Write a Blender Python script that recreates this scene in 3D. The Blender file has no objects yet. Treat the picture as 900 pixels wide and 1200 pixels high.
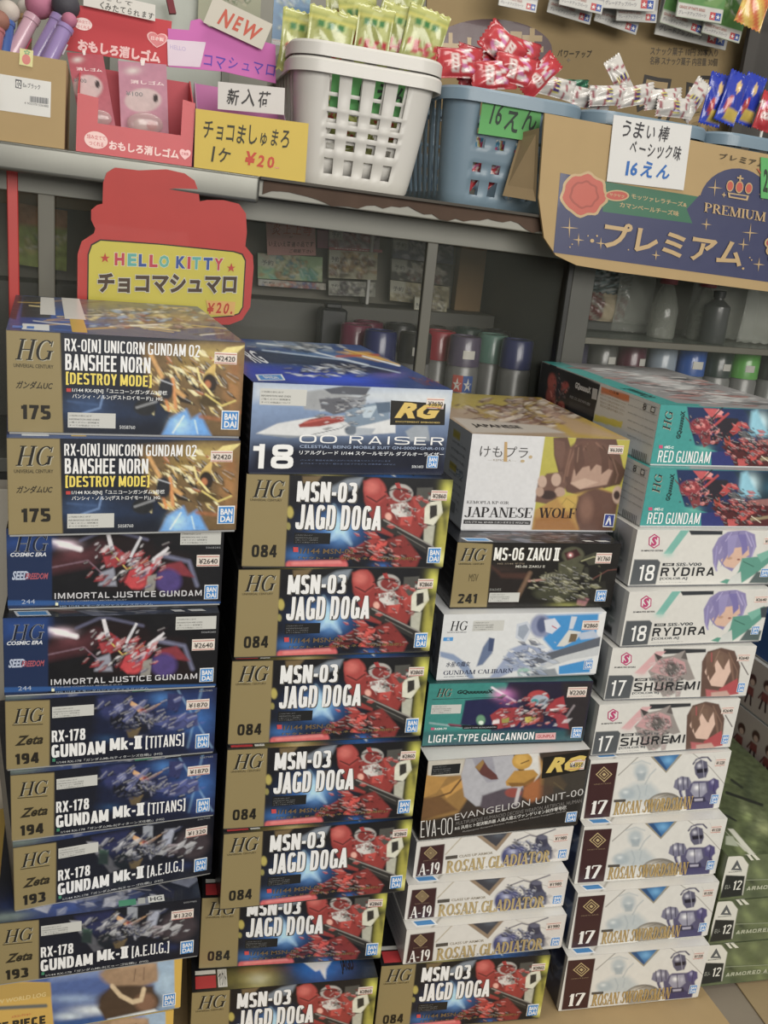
import bpy, bmesh, math, random
import numpy as np
from mathutils import Vector, Matrix

scene = bpy.context.scene
COL = scene.collection
R = math.radians

# ------------------------------------------------------------------ camera
CF, YAW, PITCH, ROLL = 1120.218, 0.303475, 0.290857, -0.099056
CAM = Vector((0.0395, -0.70978, 0.89737))
def cam_axes():
    a, b, r = YAW, PITCH, ROLL
    f = Vector((math.sin(a)*math.cos(b), math.cos(a)*math.cos(b), -math.sin(b)))
    rt = Vector((math.cos(a), -math.sin(a), 0)); dn = f.cross(rt)
    c, s = math.cos(r), math.sin(r)
    return c*rt + s*dn, -s*rt + c*dn, f
AX, AY, AZ = cam_axes()
cd = bpy.data.cameras.new('camera'); cam = bpy.data.objects.new('camera', cd); COL.objects.link(cam)
cd.sensor_width = 36; cd.lens = CF/1200*36; cd.clip_start = .02
cam.matrix_world = Matrix.Translation(CAM) @ Matrix((( AX.x, -AY.x, -AZ.x), (AX.y, -AY.y, -AZ.y), (AX.z, -AY.z, -AZ.z))).to_4x4()
scene.camera = cam
def at(x, y, Y=None, X=None, Z=None):
    """the point where the sight line through a pixel meets a real plane of the shop"""
    d = AX*((x-450)/CF) + AY*((y-600)/CF) + AZ
    k, v = (1, Y) if Y is not None else ((0, X) if X is not None else (2, Z))
    return CAM + d*((v-CAM[k])/d[k])

# ------------------------------------------------------------------ light
world = bpy.data.worlds.new('world'); scene.world = world; world.use_nodes = True
world.node_tree.nodes['Background'].inputs[0].default_value = (1.0, .985, .93, 1)
world.node_tree.nodes['Background'].inputs[1].default_value = .30
def area(name, loc, target, sx, sy, watts, color=(1, 1, 1)):
    l = bpy.data.lights.new(name, 'AREA'); l.shape = 'RECTANGLE'; l.size = sx; l.size_y = sy; l.energy = watts; l.color = color
    o = bpy.data.objects.new(name, l); COL.objects.link(o); o.location = loc
    o.rotation_euler = (Vector(target)-Vector(loc)).to_track_quat('-Z', 'Y').to_euler()
    return o
area('front_key_light', (.75, -2.2, 1.5), (.4, .2, .5), 2.2, 1.0, 64, (1, .965, .90))  # added key light behind the camera, set low to reach into the cabinet
area('rear_tube_light', (.5, .15, 2.25), (.45, .3, .6), 1.3, .25, 11, (1, .97, .91))
scene.view_settings.view_transform = 'Standard'; scene.view_settings.look = 'None'
scene.view_settings.gamma = 1; scene.view_settings.use_curve_mapping = False
scene.view_settings.exposure = -0.08

# ------------------------------------------------------------------ helpers
def lin(c):
    c = c.lstrip('#')
    v = [int(c[i:i+2], 16)/255 for i in (0, 2, 4)]
    return [x/12.92 if x <= .04045 else ((x+.055)/1.055)**2.4 for x in v]
GAIN = 1.22
SAT = .86
def mute(v):
    g = .3*v[0]+.59*v[1]+.11*v[2]
    return [g+(x-g)*SAT for x in v]
def rgb(c): return [min(.86, x*GAIN) for x in mute(lin(c))]
MATS = {}
def attr_mat(name, rough=.35, coat=0., metal=0.):
    m = bpy.data.materials.new(name); m.use_nodes = True; nt = m.node_tree; b = nt.nodes['Principled BSDF']
    a = nt.nodes.new('ShaderNodeVertexColor'); a.layer_name = 'Col'
    n = nt.nodes.new('ShaderNodeTexNoise'); n.inputs['Scale'].default_value = 60; n.inputs['Detail'].default_value = 3
    tc = nt.nodes.new('ShaderNodeTexCoord'); nt.links.new(tc.outputs['Object'], n.inputs['Vector'])
    mr = nt.nodes.new('ShaderNodeMapRange'); mr.inputs[3].default_value = rough-.06; mr.inputs[4].default_value = rough+.1
    nt.links.new(n.outputs[0], mr.inputs[0]); nt.links.new(mr.outputs[0], b.inputs['Roughness'])
    nt.links.new(a.outputs[0], b.inputs['Base Color'])
    b.inputs['Coat Weight'].default_value = coat; b.inputs['Metallic'].default_value = metal
    return m
M_PRINT = attr_mat('printed_card', .36, .15); M_PAPER = attr_mat('written_paper', .75); M_FOIL = attr_mat('snack_foil', .24, .4)
def paint(c, rough=.5, metal=0., var=.08, scale=30., trans=0., alpha=1., bump=0., coat=0.):
    key = (c, rough, metal, var, scale, trans, alpha, bump, coat)
    if key in MATS: return MATS[key]
    m = bpy.data.materials.new('paint_'+c.lstrip('#')); m.use_nodes = True; nt = m.node_tree; b = nt.nodes['Principled BSDF']
    n = nt.nodes.new('ShaderNodeTexNoise'); n.inputs['Scale'].default_value = scale; n.inputs['Detail'].default_value = 4
    tc = nt.nodes.new('ShaderNodeTexCoord'); nt.links.new(tc.outputs['Object'], n.inputs['Vector'])
    mx = nt.nodes.new('ShaderNodeMixRGB'); k = rgb(c)
    mx.inputs[1].default_value = [x*(1-var) for x in k]+[1]; mx.inputs[2].default_value = [min(.9, x*(1+var)) for x in k]+[1]
    nt.links.new(n.outputs[0], mx.inputs[0]); nt.links.new(mx.outputs[0], b.inputs['Base Color'])
    b.inputs['Roughness'].default_value = rough; b.inputs['Metallic'].default_value = metal
    b.inputs['Transmission Weight'].default_value = trans; b.inputs['Alpha'].default_value = alpha
    b.inputs['Coat Weight'].default_value = coat
    if bump:
        bp = nt.nodes.new('ShaderNodeBump'); bp.inputs[0].default_value = bump; bp.inputs[1].default_value = .002
        nt.links.new(n.outputs[0], bp.inputs['Height']); nt.links.new(bp.outputs[0], b.inputs['Normal'])
    MATS[key] = m
    return m
def glass(c='#8f938a', alpha=.05, rough=.05):
    m = bpy.data.materials.new('glass'); m.use_nodes = True; nt = m.node_tree; b = nt.nodes['Principled BSDF']
    n = nt.nodes.new('ShaderNodeTexNoise'); n.inputs['Scale'].default_value = 7; n.inputs['Detail'].default_value = 5
    tc = nt.nodes.new('ShaderNodeTexCoord'); nt.links.new(tc.outputs['Object'], n.inputs['Vector'])
    mr = nt.nodes.new('ShaderNodeMapRange'); mr.inputs[3].default_value = alpha*.7; mr.inputs[4].default_value = alpha*1.4
    nt.links.new(n.outputs[0], mr.inputs[0]); nt.links.new(mr.outputs[0], b.inputs['Alpha'])
    b.inputs['Base Color'].default_value = lin(c)+[1]; b.inputs['Roughness'].default_value = rough
    return m

def link(o, parent=None):
    COL.objects.link(o)
    if parent is not None: o.parent = parent
    return o
def tag(o, label=None, cat=None, group=None, kind=None):
    if label: o['label'] = label
    if cat: o['category'] = cat
    if group: o['group'] = group
    if kind: o['kind'] = kind
    return o
def thing(name, label, cat, loc=(0, 0, 0), rot=(0, 0, 0), group=None):
    o = bpy.data.objects.new(name, None); o.empty_display_size = .02; COL.objects.link(o); o.location = loc; o.rotation_euler = rot
    return tag(o, label, cat, group)
def raw(name, V, F, mat, parent=None, cols=None, smooth=False):
    me = bpy.data.meshes.new(name); me.from_pydata([tuple(v) for v in V], [], F)
    if cols is not None:
        a = me.color_attributes.new('Col', 'FLOAT_COLOR', 'POINT')
        c = np.ones((len(V), 4), np.float32); c[:, :3] = cols; a.data.foreach_set('color', c.ravel())
    if mat: me.materials.append(mat)
    if smooth: me.polygons.foreach_set('use_smooth', [True]*len(me.polygons))
    me.update()
    return link(bpy.data.objects.new(name, me), parent)
class MB:
    """collects solids for ONE mesh"""
    def __init__(s): s.bm = bmesh.new()
    def box(s, x0, x1, y0, y1, z0, z1, bev=0., M=None, seg=1):
        g = bmesh.ops.create_cube(s.bm, size=1)
        vs = g['verts']
        for v in vs: v.co = Vector(((x0+x1)/2+v.co.x*(x1-x0), (y0+y1)/2+v.co.y*(y1-y0), (z0+z1)/2+v.co.z*(z1-z0)))
        if bev:
            es = list({e for v in vs for e in v.link_edges})
            r = bmesh.ops.bevel(s.bm, geom=es, offset=bev, segments=seg, affect='EDGES', profile=.6)
            vs = list({v for f in r['faces'] for v in f.verts})
        if M is not None:
            for v in vs: v.co = M @ v.co
        return s
    def prism(s, pts, y0, y1, M=None):
        """outline in x,z pushed from y0 to y1"""
        a = [s.bm.verts.new((x, y0, z)) for x, z in pts]; b = [s.bm.verts.new((x, y1, z)) for x, z in pts]
        n = len(pts)
        try:
            s.bm.faces.new(a); s.bm.faces.new(b[::-1])
        except ValueError: pass
        for i in range(n): s.bm.faces.new((a[i], b[i], b[(i+1) % n], a[(i+1) % n]))
        if M is not None:
            for v in a+b: v.co = M @ v.co
        return s
    def lathe(s, prof, cx=0, cy=0, n=20, M=None):
        rings = []
        for r, z in prof:
            rings.append([s.bm.verts.new((cx+r*math.cos(2*math.pi*k/n), cy+r*math.sin(2*math.pi*k/n), z)) for k in range(n)])
        for a, b in zip(rings, rings[1:]):
            for k in range(n): s.bm.faces.new((a[k], a[(k+1) % n], b[(k+1) % n], b[k]))
        s.bm.faces.new(rings[0][::-1]); s.bm.faces.new(rings[-1])
        if M is not None:
            for r in rings:
                for v in r: v.co = M @ v.co
        return s
    def tube(s, pts, r, n=8):
        pts = [Vector(p) for p in pts]; rings = []
        for i, p in enumerate(pts):
            d = (pts[min(i+1, len(pts)-1)]-pts[max(i-1, 0)]).normalized(); q = d.to_track_quat('Z', 'Y')
            rings.append([s.bm.verts.new(p+q @ Vector((r*math.cos(2*math.pi*k/n), r*math.sin(2*math.pi*k/n), 0))) for k in range(n)])
        for a, b in zip(rings, rings[1:]):
            for k in range(n): s.bm.faces.new((a[k], a[(k+1) % n], b[(k+1) % n], b[k]))
        s.bm.faces.new(rings[0][::-1]); s.bm.faces.new(rings[-1])
        return s
    def ball(s, c, r, sx=1, sy=1, sz=1, seg=16):
        g = bmesh.ops.create_uvsphere(s.bm, u_segments=seg, v_segments=max(6, seg//2+2), radius=r)
        for v in g['verts']: v.co = Vector((c[0]+v.co.x*sx, c[1]+v.co.y*sy, c[2]+v.co.z*sz))
        return s
    def build(s, name, mat, parent=None, smooth=False):
        bmesh.ops.recalc_face_normals(s.bm, faces=s.bm.faces)
        me = bpy.data.meshes.new(name); s.bm.to_mesh(me); s.bm.free(); me.materials.append(mat)
        if smooth:
            me.polygons.foreach_set('use_smooth', [True]*len(me.polygons))
            try: me.set_sharp_from_angle(angle=R(40))
            except Exception: pass
        return link(bpy.data.objects.new(name, me), parent)

# ---- lettering -----------------------------------------------------------
_tc = {}
def glyphs(body, bold=0., shear=0.):
    k = (body, bold, shear)
    if k not in _tc:
        cu = bpy.data.curves.new('t', 'FONT'); cu.body = body; cu.offset = bold; cu.shear = shear; cu.resolution_u = 2; cu.size = 1
        ob = bpy.data.objects.new('t', cu); me = bpy.data.meshes.new_from_object(ob)
        n = len(me.vertices); V = np.zeros(n*3, np.float32); me.vertices.foreach_get('co', V); V = V.reshape(-1, 3)[:, :2]
        F = [tuple(p.vertices) for p in me.polygons]
        bpy.data.meshes.remove(me); bpy.data.objects.remove(ob); bpy.data.curves.remove(cu)
        _tc[k] = (V, F)
    return _tc[k]
def _ln(x0, y0, x1, y1, t):
    d = math.hypot(x1-x0, y1-y0) or 1; nx, ny = -(y1-y0)/d*t/2, (x1-x0)/d*t/2
    if abs(y1-y0) > .5*abs(x1-x0): nx, ny = (t/2)*(1 if nx > 0 else -1)*1.0, 0
    return [(x0+nx, y0+ny), (x1+nx, y1+ny), (x1-nx, y1-ny), (x0-nx, y0-ny)]
def _arc(cx, cy, rx, ry, a0, a1, T, N):
    n = 14; out = []; inn = []
    for i in range(n+1):
        a = R(a0+(a1-a0)*i/n); c, s = math.cos(a), math.sin(a)
        out.append((cx+rx*c, cy+ry*s)); inn.append((cx+(rx-T)*c, cy+(ry-N)*s))
    return [[out[i], out[i+1], inn[i+1], inn[i]] for i in range(n)]
SER = {  # stroke recipes of a high contrast roman: t thick, n thin, s serif, o arc
 'A': (.74, 't.36,1,.64,0 n.36,1,.1,0 n.17,.33,.55,.33 s.1,0 s.64,0'), 'B': (.68, 't.16,0,.16,1 o.28,.74,.3,.26,-90,90 o.28,.26,.34,.27,-90,90 n.16,.98,.3,.98 n.16,.5,.3,.5 n.16,.02,.3,.02 s.16,1 s.16,0'),
 'C': (.7, 'o.4,.5,.36,.5,45,315 n.66,.7,.66,.96'), 'D': (.76, 't.16,0,.16,1 o.3,.5,.42,.5,-90,90 n.16,.98,.3,.98 n.16,.02,.3,.02 s.16,1 s.16,0'),
 'E': (.66, 't.16,0,.16,1 n.1,.98,.58,.98 n.16,.5,.44,.5 n.1,.02,.6,.02 n.58,.98,.58,.76 n.6,.02,.6,.26 n.44,.4,.44,.6 s.16,1 s.16,0'),
 'F': (.62, 't.16,0,.16,1 n.1,.98,.58,.98 n.16,.5,.44,.5 n.58,.98,.58,.76 n.44,.4,.44,.6 s.16,1 s.16,0'),
 'G': (.78, 'o.4,.5,.36,.5,45,315 n.66,.7,.66,.96 t.66,.06,.66,.44 s.66,.44'), 'H': (.84, 't.18,0,.18,1 t.66,0,.66,1 n.18,.5,.66,.5 s.18,0 s.18,1 s.66,0 s.66,1'),
 'I': (.34, 't.17,0,.17,1 s.17,0 s.17,1'), 'J': (.46, 't.3,.2,.3,1 o.14,.2,.23,.24,-170,0 s.3,1'), 'K': (.76, 't.16,0,.16,1 n.2,.42,.62,1 t.32,.58,.62,0 s.16,0 s.16,1 s.62,1 s.62,0'),
 'L': (.62, 't.16,0,.16,1 n.1,.02,.58,.02 n.58,.02,.58,.28 s.16,1 s.16,0'), 'M': (.96, 'n.14,0,.14,1 t.16,1,.46,0 n.48,0,.78,1 t.8,0,.8,1 s.14,0 s.14,1 s.8,0 s.8,1'),
 'N': (.8, 'n.14,0,.14,1 t.16,1,.64,0 n.68,0,.68,1 s.14,0 s.14,1 s.68,1'), 'O': (.8, 'o.4,.5,.38,.5,0,360'),
 'P': (.66, 't.16,0,.16,1 o.28,.73,.34,.27,-90,90 n.16,.98,.3,.98 n.16,.48,.3,.48 s.16,1 s.16,0'), 'R': (.74, 't.16,0,.16,1 o.28,.73,.32,.27,-90,90 n.16,.98,.3,.98 n.16,.48,.3,.48 t.36,.48,.64,0 s.16,1 s.16,0 s.66,0'),
 'S': (.6, 'o.3,.74,.25,.26,40,270 o.3,.25,.27,.25,-140,90 n.53,.72,.53,.96 n.05,.04,.05,.28'), 'T': (.7, 't.35,0,.35,1 n.04,.98,.66,.98 n.04,.98,.04,.76 n.66,.98,.66,.76 s.35,0'),
 'U': (.78, 't.16,.3,.16,1 o.38,.3,.28,.3,180,360 n.64,.3,.64,1 s.16,1 s.64,1'), 'W': (1.02, 't.08,1,.3,0 n.3,0,.5,.95 t.5,1,.72,0 n.72,0,.94,1 s.08,1 s.5,1 s.94,1'),
 '0': (.62, 'o.3,.5,.27,.5,0,360'), '1': (.42, 't.22,0,.22,1 n.06,.8,.22,.98 s.22,0'), '2': (.58, 'o.28,.72,.25,.28,-30,170 t.5,.62,.12,.02 n.06,.04,.54,.04 n.54,.04,.54,.2'),
 '7': (.56, 'n.04,.97,.52,.97 n.04,.97,.04,.76 t.5,.97,.2,0'), '9': (.6, 'o.29,.68,.26,.32,0,360 o.26,.5,.29,.5,-80,40'), '8': (.58, 'o.28,.75,.23,.25,0,360 o.28,.26,.26,.26,0,360'),
 '-': (.4, 'n.05,.38,.32,.38'), ' ': (.36, ''), '.': (.2, 't.1,0,.1,.1')}
def serif(body, T=.15, N=.045, slant=0.):
    V = []; F = []; x = 0
    def add(q):
        b = len(V); V.extend((px+x+slant*py, py) for px, py in q); F.append(tuple(range(b, b+len(q))))
    for ch in body:
        w, rec = SER[ch]
        for r in rec.split():
            k = r[0]; a = [float(t) for t in r[1:].split(',')]
            if k == 't': add(_ln(*a, T))
            elif k == 'n': add(_ln(*a, N))
            elif k == 's':
                sy = a[1]; e = N if sy < .5 else -N
                add([(a[0]-.14, sy), (a[0]+.14, sy), (a[0]+.14, sy+e), (a[0]-.14, sy+e)])
            else:
                for q in _arc(*a, T, N): add(q)
        x += w
    return np.array(V, float), F
BLK = {'A': (.6, 't.3,1,.1,0 t.3,1,.5,0 n.18,.24,.42,.24'), 'B': (.62, 't.12,0,.12,1 o.24,.74,.3,.26,-90,90 o.24,.27,.33,.27,-90,90 n.12,.93,.26,.93 n.12,.5,.26,.5 n.12,.07,.26,.07'),
 'C': (.64, 'o.31,.5,.29,.5,35,325'), 'D': (.64, 't.12,0,.12,1 o.24,.5,.35,.5,-90,90 n.12,.93,.26,.93 n.12,.07,.26,.07'), 'E': (.55, 't.12,0,.12,1 n.12,.93,.51,.93 n.12,.5,.47,.5 n.12,.07,.52,.07'),
 'F': (.53, 't.12,0,.12,1 n.12,.93,.51,.93 n.12,.5,.46,.5'), 'G': (.65, 'o.31,.5,.29,.5,35,345 n.34,.43,.6,.43 t.51,.04,.51,.46'), 'H': (.65, 't.12,0,.12,1 t.52,0,.52,1 n.12,.5,.52,.5'), 'I': (.25, 't.12,0,.12,1'),
 'J': (.56, 't.43,.26,.43,1 o.26,.28,.265,.28,180,360'), 'K': (.62, 't.12,0,.12,1 t.16,.4,.5,1 t.24,.55,.52,0'), 'L': (.51, 't.12,0,.12,1 n.12,.07,.48,.07'), 'M': (.8, 't.12,0,.12,1 t.67,0,.67,1 t.14,1,.395,.1 t.65,1,.395,.1'),
 'N': (.66, 't.12,0,.12,1 t.53,0,.53,1 t.14,1,.51,0'), 'O': (.64, 'o.31,.5,.29,.5,0,360'), '0': (.64, 'o.31,.5,.29,.5,0,360'), 'P': (.6, 't.12,0,.12,1 o.24,.71,.33,.29,-90,90 n.12,.93,.26,.93 n.12,.49,.26,.49'),
 'R': (.63, 't.12,0,.12,1 o.24,.71,.32,.29,-90,90 n.12,.93,.26,.93 n.12,.49,.26,.49 t.38,.46,.5,0'), 'S': (.6, 'o.3,.73,.28,.27,15,270 o.3,.27,.28,.27,-165,90'), 'T': (.58, 't.29,0,.29,1 n.01,.93,.57,.93'),
 'U': (.64, 't.12,.3,.12,1 t.51,.3,.51,1 o.315,.32,.295,.32,180,360'), 'V': (.6, 't.1,1,.3,0 t.5,1,.3,0'), 'W': (.84, 't.1,1,.25,0 t.42,.9,.25,0 t.42,.9,.59,0 t.74,1,.59,0'), 'X': (.6, 't.1,0,.5,1 t.1,1,.5,0'), 'Y': (.6, 't.1,1,.3,.42 t.5,1,.3,.42 t.3,0,.3,.46'),
 'Z': (.56, 'n.02,.93,.54,.93 n.02,.07,.54,.07 t.43,.94,.13,.06'), '1': (.42, 't.27,0,.27,1 n.06,.82,.27,.82'), '2': (.6, 'o.3,.7,.28,.3,0,170 t.47,.66,.14,.08 n.04,.07,.56,.07'), '3': (.6, 'o.26,.74,.29,.26,-90,150 o.26,.27,.31,.27,-150,90'),
 '4': (.62, 't.44,0,.44,1 n.03,.27,.6,.27 t.4,1,.12,.3'), '5': (.6, 'n.06,.93,.53,.93 t.14,.5,.14,1 o.28,.31,.3,.31,-150,130'), '6': (.62, 'o.31,.31,.28,.31,0,360 o.31,.6,.28,.4,60,200'), '7': (.58, 'n.03,.93,.55,.93 t.44,.94,.22,0'),
 '8': (.62, 'o.31,.75,.26,.25,0,360 o.31,.27,.28,.27,0,360'), '9': (.62, 'o.31,.68,.28,.32,0,360 o.31,.4,.28,.4,-120,20'), 'k': (.56, 't.12,0,.12,1 t.16,.3,.44,.7 t.22,.42,.46,0'), 'a': (.6, 't.3,1,.1,0 t.3,1,.5,0 n.18,.24,.42,.24'),
 '-': (.36, 'n.04,.42,.32,.42'), ' ': (.2, ''), '[': (.34, 't.13,-.08,.13,1.06 n.1,1,.3,1 n.1,-.02,.3,-.02'), ']': (.34, 't.2,-.08,.2,1.06 n.03,1,.22,1 n.03,-.02,.22,-.02'), '.': (.24, 't.11,0,.11,.16'), 'Ⅱ': (.6, 't.18,0,.18,1 t.42,0,.42,1 n0,.95,.6,.95 n0,.05,.6,.05'), '/': (.4, 't.06,0,.34,1')}
def block(body, T=.19, N=.15):
    V = []; F = []; x = 0
    def add(q):
        b = len(V); V.extend((px+x, py) for px, py in q); F.append(tuple(range(b, b+len(q))))
    def sq(a): c, s = math.cos(a), math.sin(a); return math.copysign(abs(c)**.62, c), math.copysign(abs(s)**.62, s)
    for ch in body:
        w, rec = BLK[ch]
        for r in rec.split():
            k = r[0]; a = [float(t) for t in r[1:].split(',')]
            if k == 't': add(_ln(*a, T))
            elif k == 'n':
                y = a[1]; y = 1-N/2 if y == .93 else (N/2 if y == .07 else y); add([(a[0], y-N/2), (a[2], y-N/2), (a[2], y+N/2), (a[0], y+N/2)])
            else:
                cx, cy, rx, ry, a0, a1 = a; n = 16; P = []; Q = []
                for i in range(n+1):
                    c, s = sq(R(a0+(a1-a0)*i/n)); P.append((cx+rx*c, cy+ry*s)); Q.append((cx+(rx-T)*c, cy+(ry-N)*s))
                for i in range(n): add([P[i], P[i+1], Q[i+1], Q[i]])
        x += w+.05
    return np.array(V, float), F
def hand(body, seed=1, bold=.006):
    rnd = random.Random(seed); V = []; F = []; x = 0
    for ch in body:
        if ch == ' ': x += .4; continue
        v, f = glyphs(ch, bold)
        if not len(v): continue
        v = np.array(v, float); w = v[:, 0].max()
        c = v.mean(0); a = rnd.uniform(-.12, .1); s = rnd.uniform(.88, 1.08)
        Rm = np.array([[math.cos(a), -math.sin(a)], [math.sin(a)+.0, math.cos(a)]])
        q = ((v-c)*[s*rnd.uniform(.85, 1), s]) @ Rm.T+c; q[:, 0] += .12*q[:, 1]
        q += [x, rnd.uniform(-.05, .05)]
        b = len(V); V.extend(q); F.extend(tuple(i+b for i in t) for t in f); x += w+.08
    return np.array(V), F

# ---- printed surfaces ----------------------------------------------------
def homog(src):
    """maps crop pixels of the four corners TL TR BR BL to the unit square"""
    dst = [(0, 0), (1, 0), (1, 1), (0, 1)]; A = []; B = []
    for (x, y), (u, v) in zip(src, dst):
        A.append([x, y, 1, 0, 0, 0, -u*x, -u*y]); B.append(u)
        A.append([0, 0, 0, x, y, 1, -v*x, -v*y]); B.append(v)
    h = np.linalg.solve(np.array(A, float), np.array(B, float))
    return np.append(h, 1).reshape(3, 3)
class Surf:
    def __init__(s, w, h, corners=None, o=(0, 0, 0), ex=(1, 0, 0), ez=(0, 0, 1), cell=.0009, lift=.0001):
        s.w, s.h = w, h; s.o = np.array(o, float); s.ex = np.array(ex, float); s.ez = np.array(ez, float); s.nn = np.cross(s.ex, s.ez)
        s.c = corners or [(0, 0), (1, 0), (1, 1), (0, 1)]; s.H = homog(s.c); s.Hi = np.linalg.inv(s.H)
        s.B = {}; s.lay = {}; s.lift = lift; s.img = None; s.cell = cell; s.k = 0; s.sk = .6
    def uv(s, x, y):
        q = s.H @ np.array([x, y, 1.]); return q[0]/q[2], q[1]/q[2]
    def pos(s, u, v, off):
        u = np.asarray(u, float)[..., None]; v = np.asarray(v, float)[..., None]
        return s.o+s.ex*(u*s.w)+s.ez*((1-v)*s.h)+s.nn*off
    # raster art: one colour per printed dot
    def base(s, col, size=None):
        nu = max(4, int(s.w/s.cell)); nv = max(4, int(s.h/s.cell))
        s.u, s.v = np.meshgrid(np.linspace(0, 1, nu), np.linspace(0, 1, nv))
        q = np.stack([s.u, s.v, np.ones_like(s.u)], -1) @ s.Hi.T
        s.X = q[..., 0]/q[..., 2]; s.Y = q[..., 1]/q[..., 2]
        c = lin(col); s.img = np.ones(s.u.shape+(3,))*c
        s.px = math.hypot(s.X[0, 1]-s.X[0, 0], s.Y[0, 1]-s.Y[0, 0])
        return s
    def mix(s, m, col, a=1.):
        m = (m*a)[..., None]; s.img = s.img*(1-m)+np.array(lin(col))*m
        return s
    def p(s, pts, col, soft=None, a=1.):
        P = [tuple(map(float, t.split(','))) for t in pts.split()]; soft = soft or s.px
        xs = [q[0] for q in P]; ys = [q[1] for q in P]; r, c = np.nonzero((s.X > min(xs)-soft) & (s.X < max(xs)+soft) & (s.Y > min(ys)-soft) & (s.Y < max(ys)+soft))
        if not len(r): return s
        X, Y = s.X[r, c], s.Y[r, c]; ins = np.zeros(len(r), bool); dm = np.full(len(r), 1e9)
        for (x0, y0), (x1, y1) in zip(P, P[1:]+P[:1]):
            ins ^= ((y0 > Y) != (y1 > Y)) & (X < (x1-x0)*(Y-y0)/((y1-y0) or 1e-9)+x0)
            L = (x1-x0)**2+(y1-y0)**2 or 1e-9; t = np.clip(((X-x0)*(x1-x0)+(Y-y0)*(y1-y0))/L, 0, 1)
            dm = np.minimum(dm, np.hypot(X-x0-t*(x1-x0), Y-y0-t*(y1-y0)))
        m = (np.clip(.5+np.where(ins, dm, -dm)/soft, 0, 1)*a)[:, None]; s.img[r, c] = s.img[r, c]*(1-m)+np.array(lin(col))*m
        return s
    def l(s, pts, w, col, soft=None, a=1.):
        P = [tuple(map(float, t.split(','))) for t in pts.split()]; soft = soft or s.px; e = w+soft
        r, c = np.nonzero((s.X > min(q[0] for q in P)-e) & (s.X < max(q[0] for q in P)+e) & (s.Y > min(q[1] for q in P)-e) & (s.Y < max(q[1] for q in P)+e)); X, Y = s.X[r, c], s.Y[r, c]; dm = np.full(len(r), 1e9)
        for (x0, y0), (x1, y1) in zip(P, P[1:]):
            L = (x1-x0)**2+(y1-y0)**2 or 1e-9; t = np.clip(((X-x0)*(x1-x0)+(Y-y0)*(y1-y0))/L, 0, 1)
            dm = np.minimum(dm, np.hypot(X-x0-t*(x1-x0), Y-y0-t*(y1-y0)))
        m = (np.clip(.5+(w/2-dm)/soft, 0, 1)*a)[:, None]; s.img[r, c] = s.img[r, c]*(1-m)+np.array(lin(col))*m
        return s
    def e(s, cx, cy, rx, ry, col, soft=.15, a=1., rot=0):
        c, n = math.cos(R(rot)), math.sin(R(rot)); dx = s.X-cx; dy = s.Y-cy
        d = np.hypot((dx*c+dy*n)/rx, (-dx*n+dy*c)/ry)
        return s.mix(np.clip((1-d)/soft+.5, 0, 1), col, a)
    def g(s, cx, cy, rx, ry, col, a=1., rot=0):
        c, n = math.cos(R(rot)), math.sin(R(rot)); dx = s.X-cx; dy = s.Y-cy
        d = ((dx*c+dy*n)/rx)**2+((-dx*n+dy*c)/ry)**2
        return s.mix(np.exp(-d*2), col, a)
    def grad(s, x0, y0, x1, y1, col, a=1.):
        L = (x1-x0)**2+(y1-y0)**2; t = np.clip(((s.X-x0)*(x1-x0)+(s.Y-y0)*(y1-y0))/L, 0, 1)
        return s.mix(t, col, a)
    def fleck(s, x0, y0, x1, y1, n, pal, size, seed=1, a=.8, ang=None, thin=.66):
        """small angular printed pieces inside a region"""
        rn = random.Random(seed)
        jobs = []
        for q in range(int(n*1.9)):
            k = rn.choice((4, 4, 4, 5)); r = size*(1.25*(1-q/(n*1.9))**1.6+.22)*rn.uniform(.7, 1.1)
            cx, cy = rn.triangular(x0, x1), rn.triangular(y0, y1); th = R(ang+rn.uniform(-18, 18)) if ang is not None else rn.choice((-.6, .5, 1.2, 0))+rn.uniform(-.3, .3)
            col = rn.choice(pal); dk = rn.random() < .6
            rad = [(6.283*i/k+rn.uniform(-.35, .35), rn.uniform(.8, 1.1)) for i in range(k)]
            for sc, cc, aa in (((1.22, '#0e0d12', a*.55),) if dk else ())+((1., col, a),):
                s.p(' '.join('%f,%f' % (cx+sc*r*m*(math.cos(t)*math.cos(th)-thin*math.sin(t)*math.sin(th)), cy+sc*r*m*(math.cos(t)*math.sin(th)+thin*math.sin(t)*math.cos(th))) for t, m in rad), cc, s.px*1.3, aa)
            if r > size*.5: s.l('%f,%f %f,%f' % (cx-r*.5*math.cos(th), cy-r*.5*math.sin(th)-r*thin*.4, cx+r*.5*math.cos(th), cy+r*.5*math.sin(th)-r*thin*.4), max(s.px*.8, r*.06), '#d8d6d4', s.px*1.2, .35)
        return s
    def noise(s, sc, amt, seed=1):
        rn = np.random.RandomState(seed); out = np.zeros(s.u.shape)
        for o in range(3):
            n = max(2, int(sc*2**o)); m = max(2, int(n*s.h/s.w)+1); g = rn.rand(m+1, n+1)
            fu = s.u*(n-1e-3); fv = s.v*(m-1e-3); iu = fu.astype(int); iv = fv.astype(int); a = fu-iu; b = fv-iv; a = a*a*(3-2*a); b = b*b*(3-2*b)
            out += ((g[iv, iu]*(1-a)+g[iv, iu+1]*a)*(1-b)+(g[iv+1, iu]*(1-a)+g[iv+1, iu+1]*a)*b-.5)/2**o
        s.img = np.clip(s.img*(1+amt*out[..., None]), 0, 1)
        return s
    # geometry lettering, stickers
    def _add(s, bucket, V3, F, col, mat=None):
        b = s.B.setdefault(bucket, [[], [], [], mat or M_PRINT]); n = sum(len(x) for x in b[0])
        b[0].append(np.asarray(V3)); b[1] += [tuple(i+n for i in f) for f in F]; b[2].append(np.tile(rgb(col), (len(V3), 1)))
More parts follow.
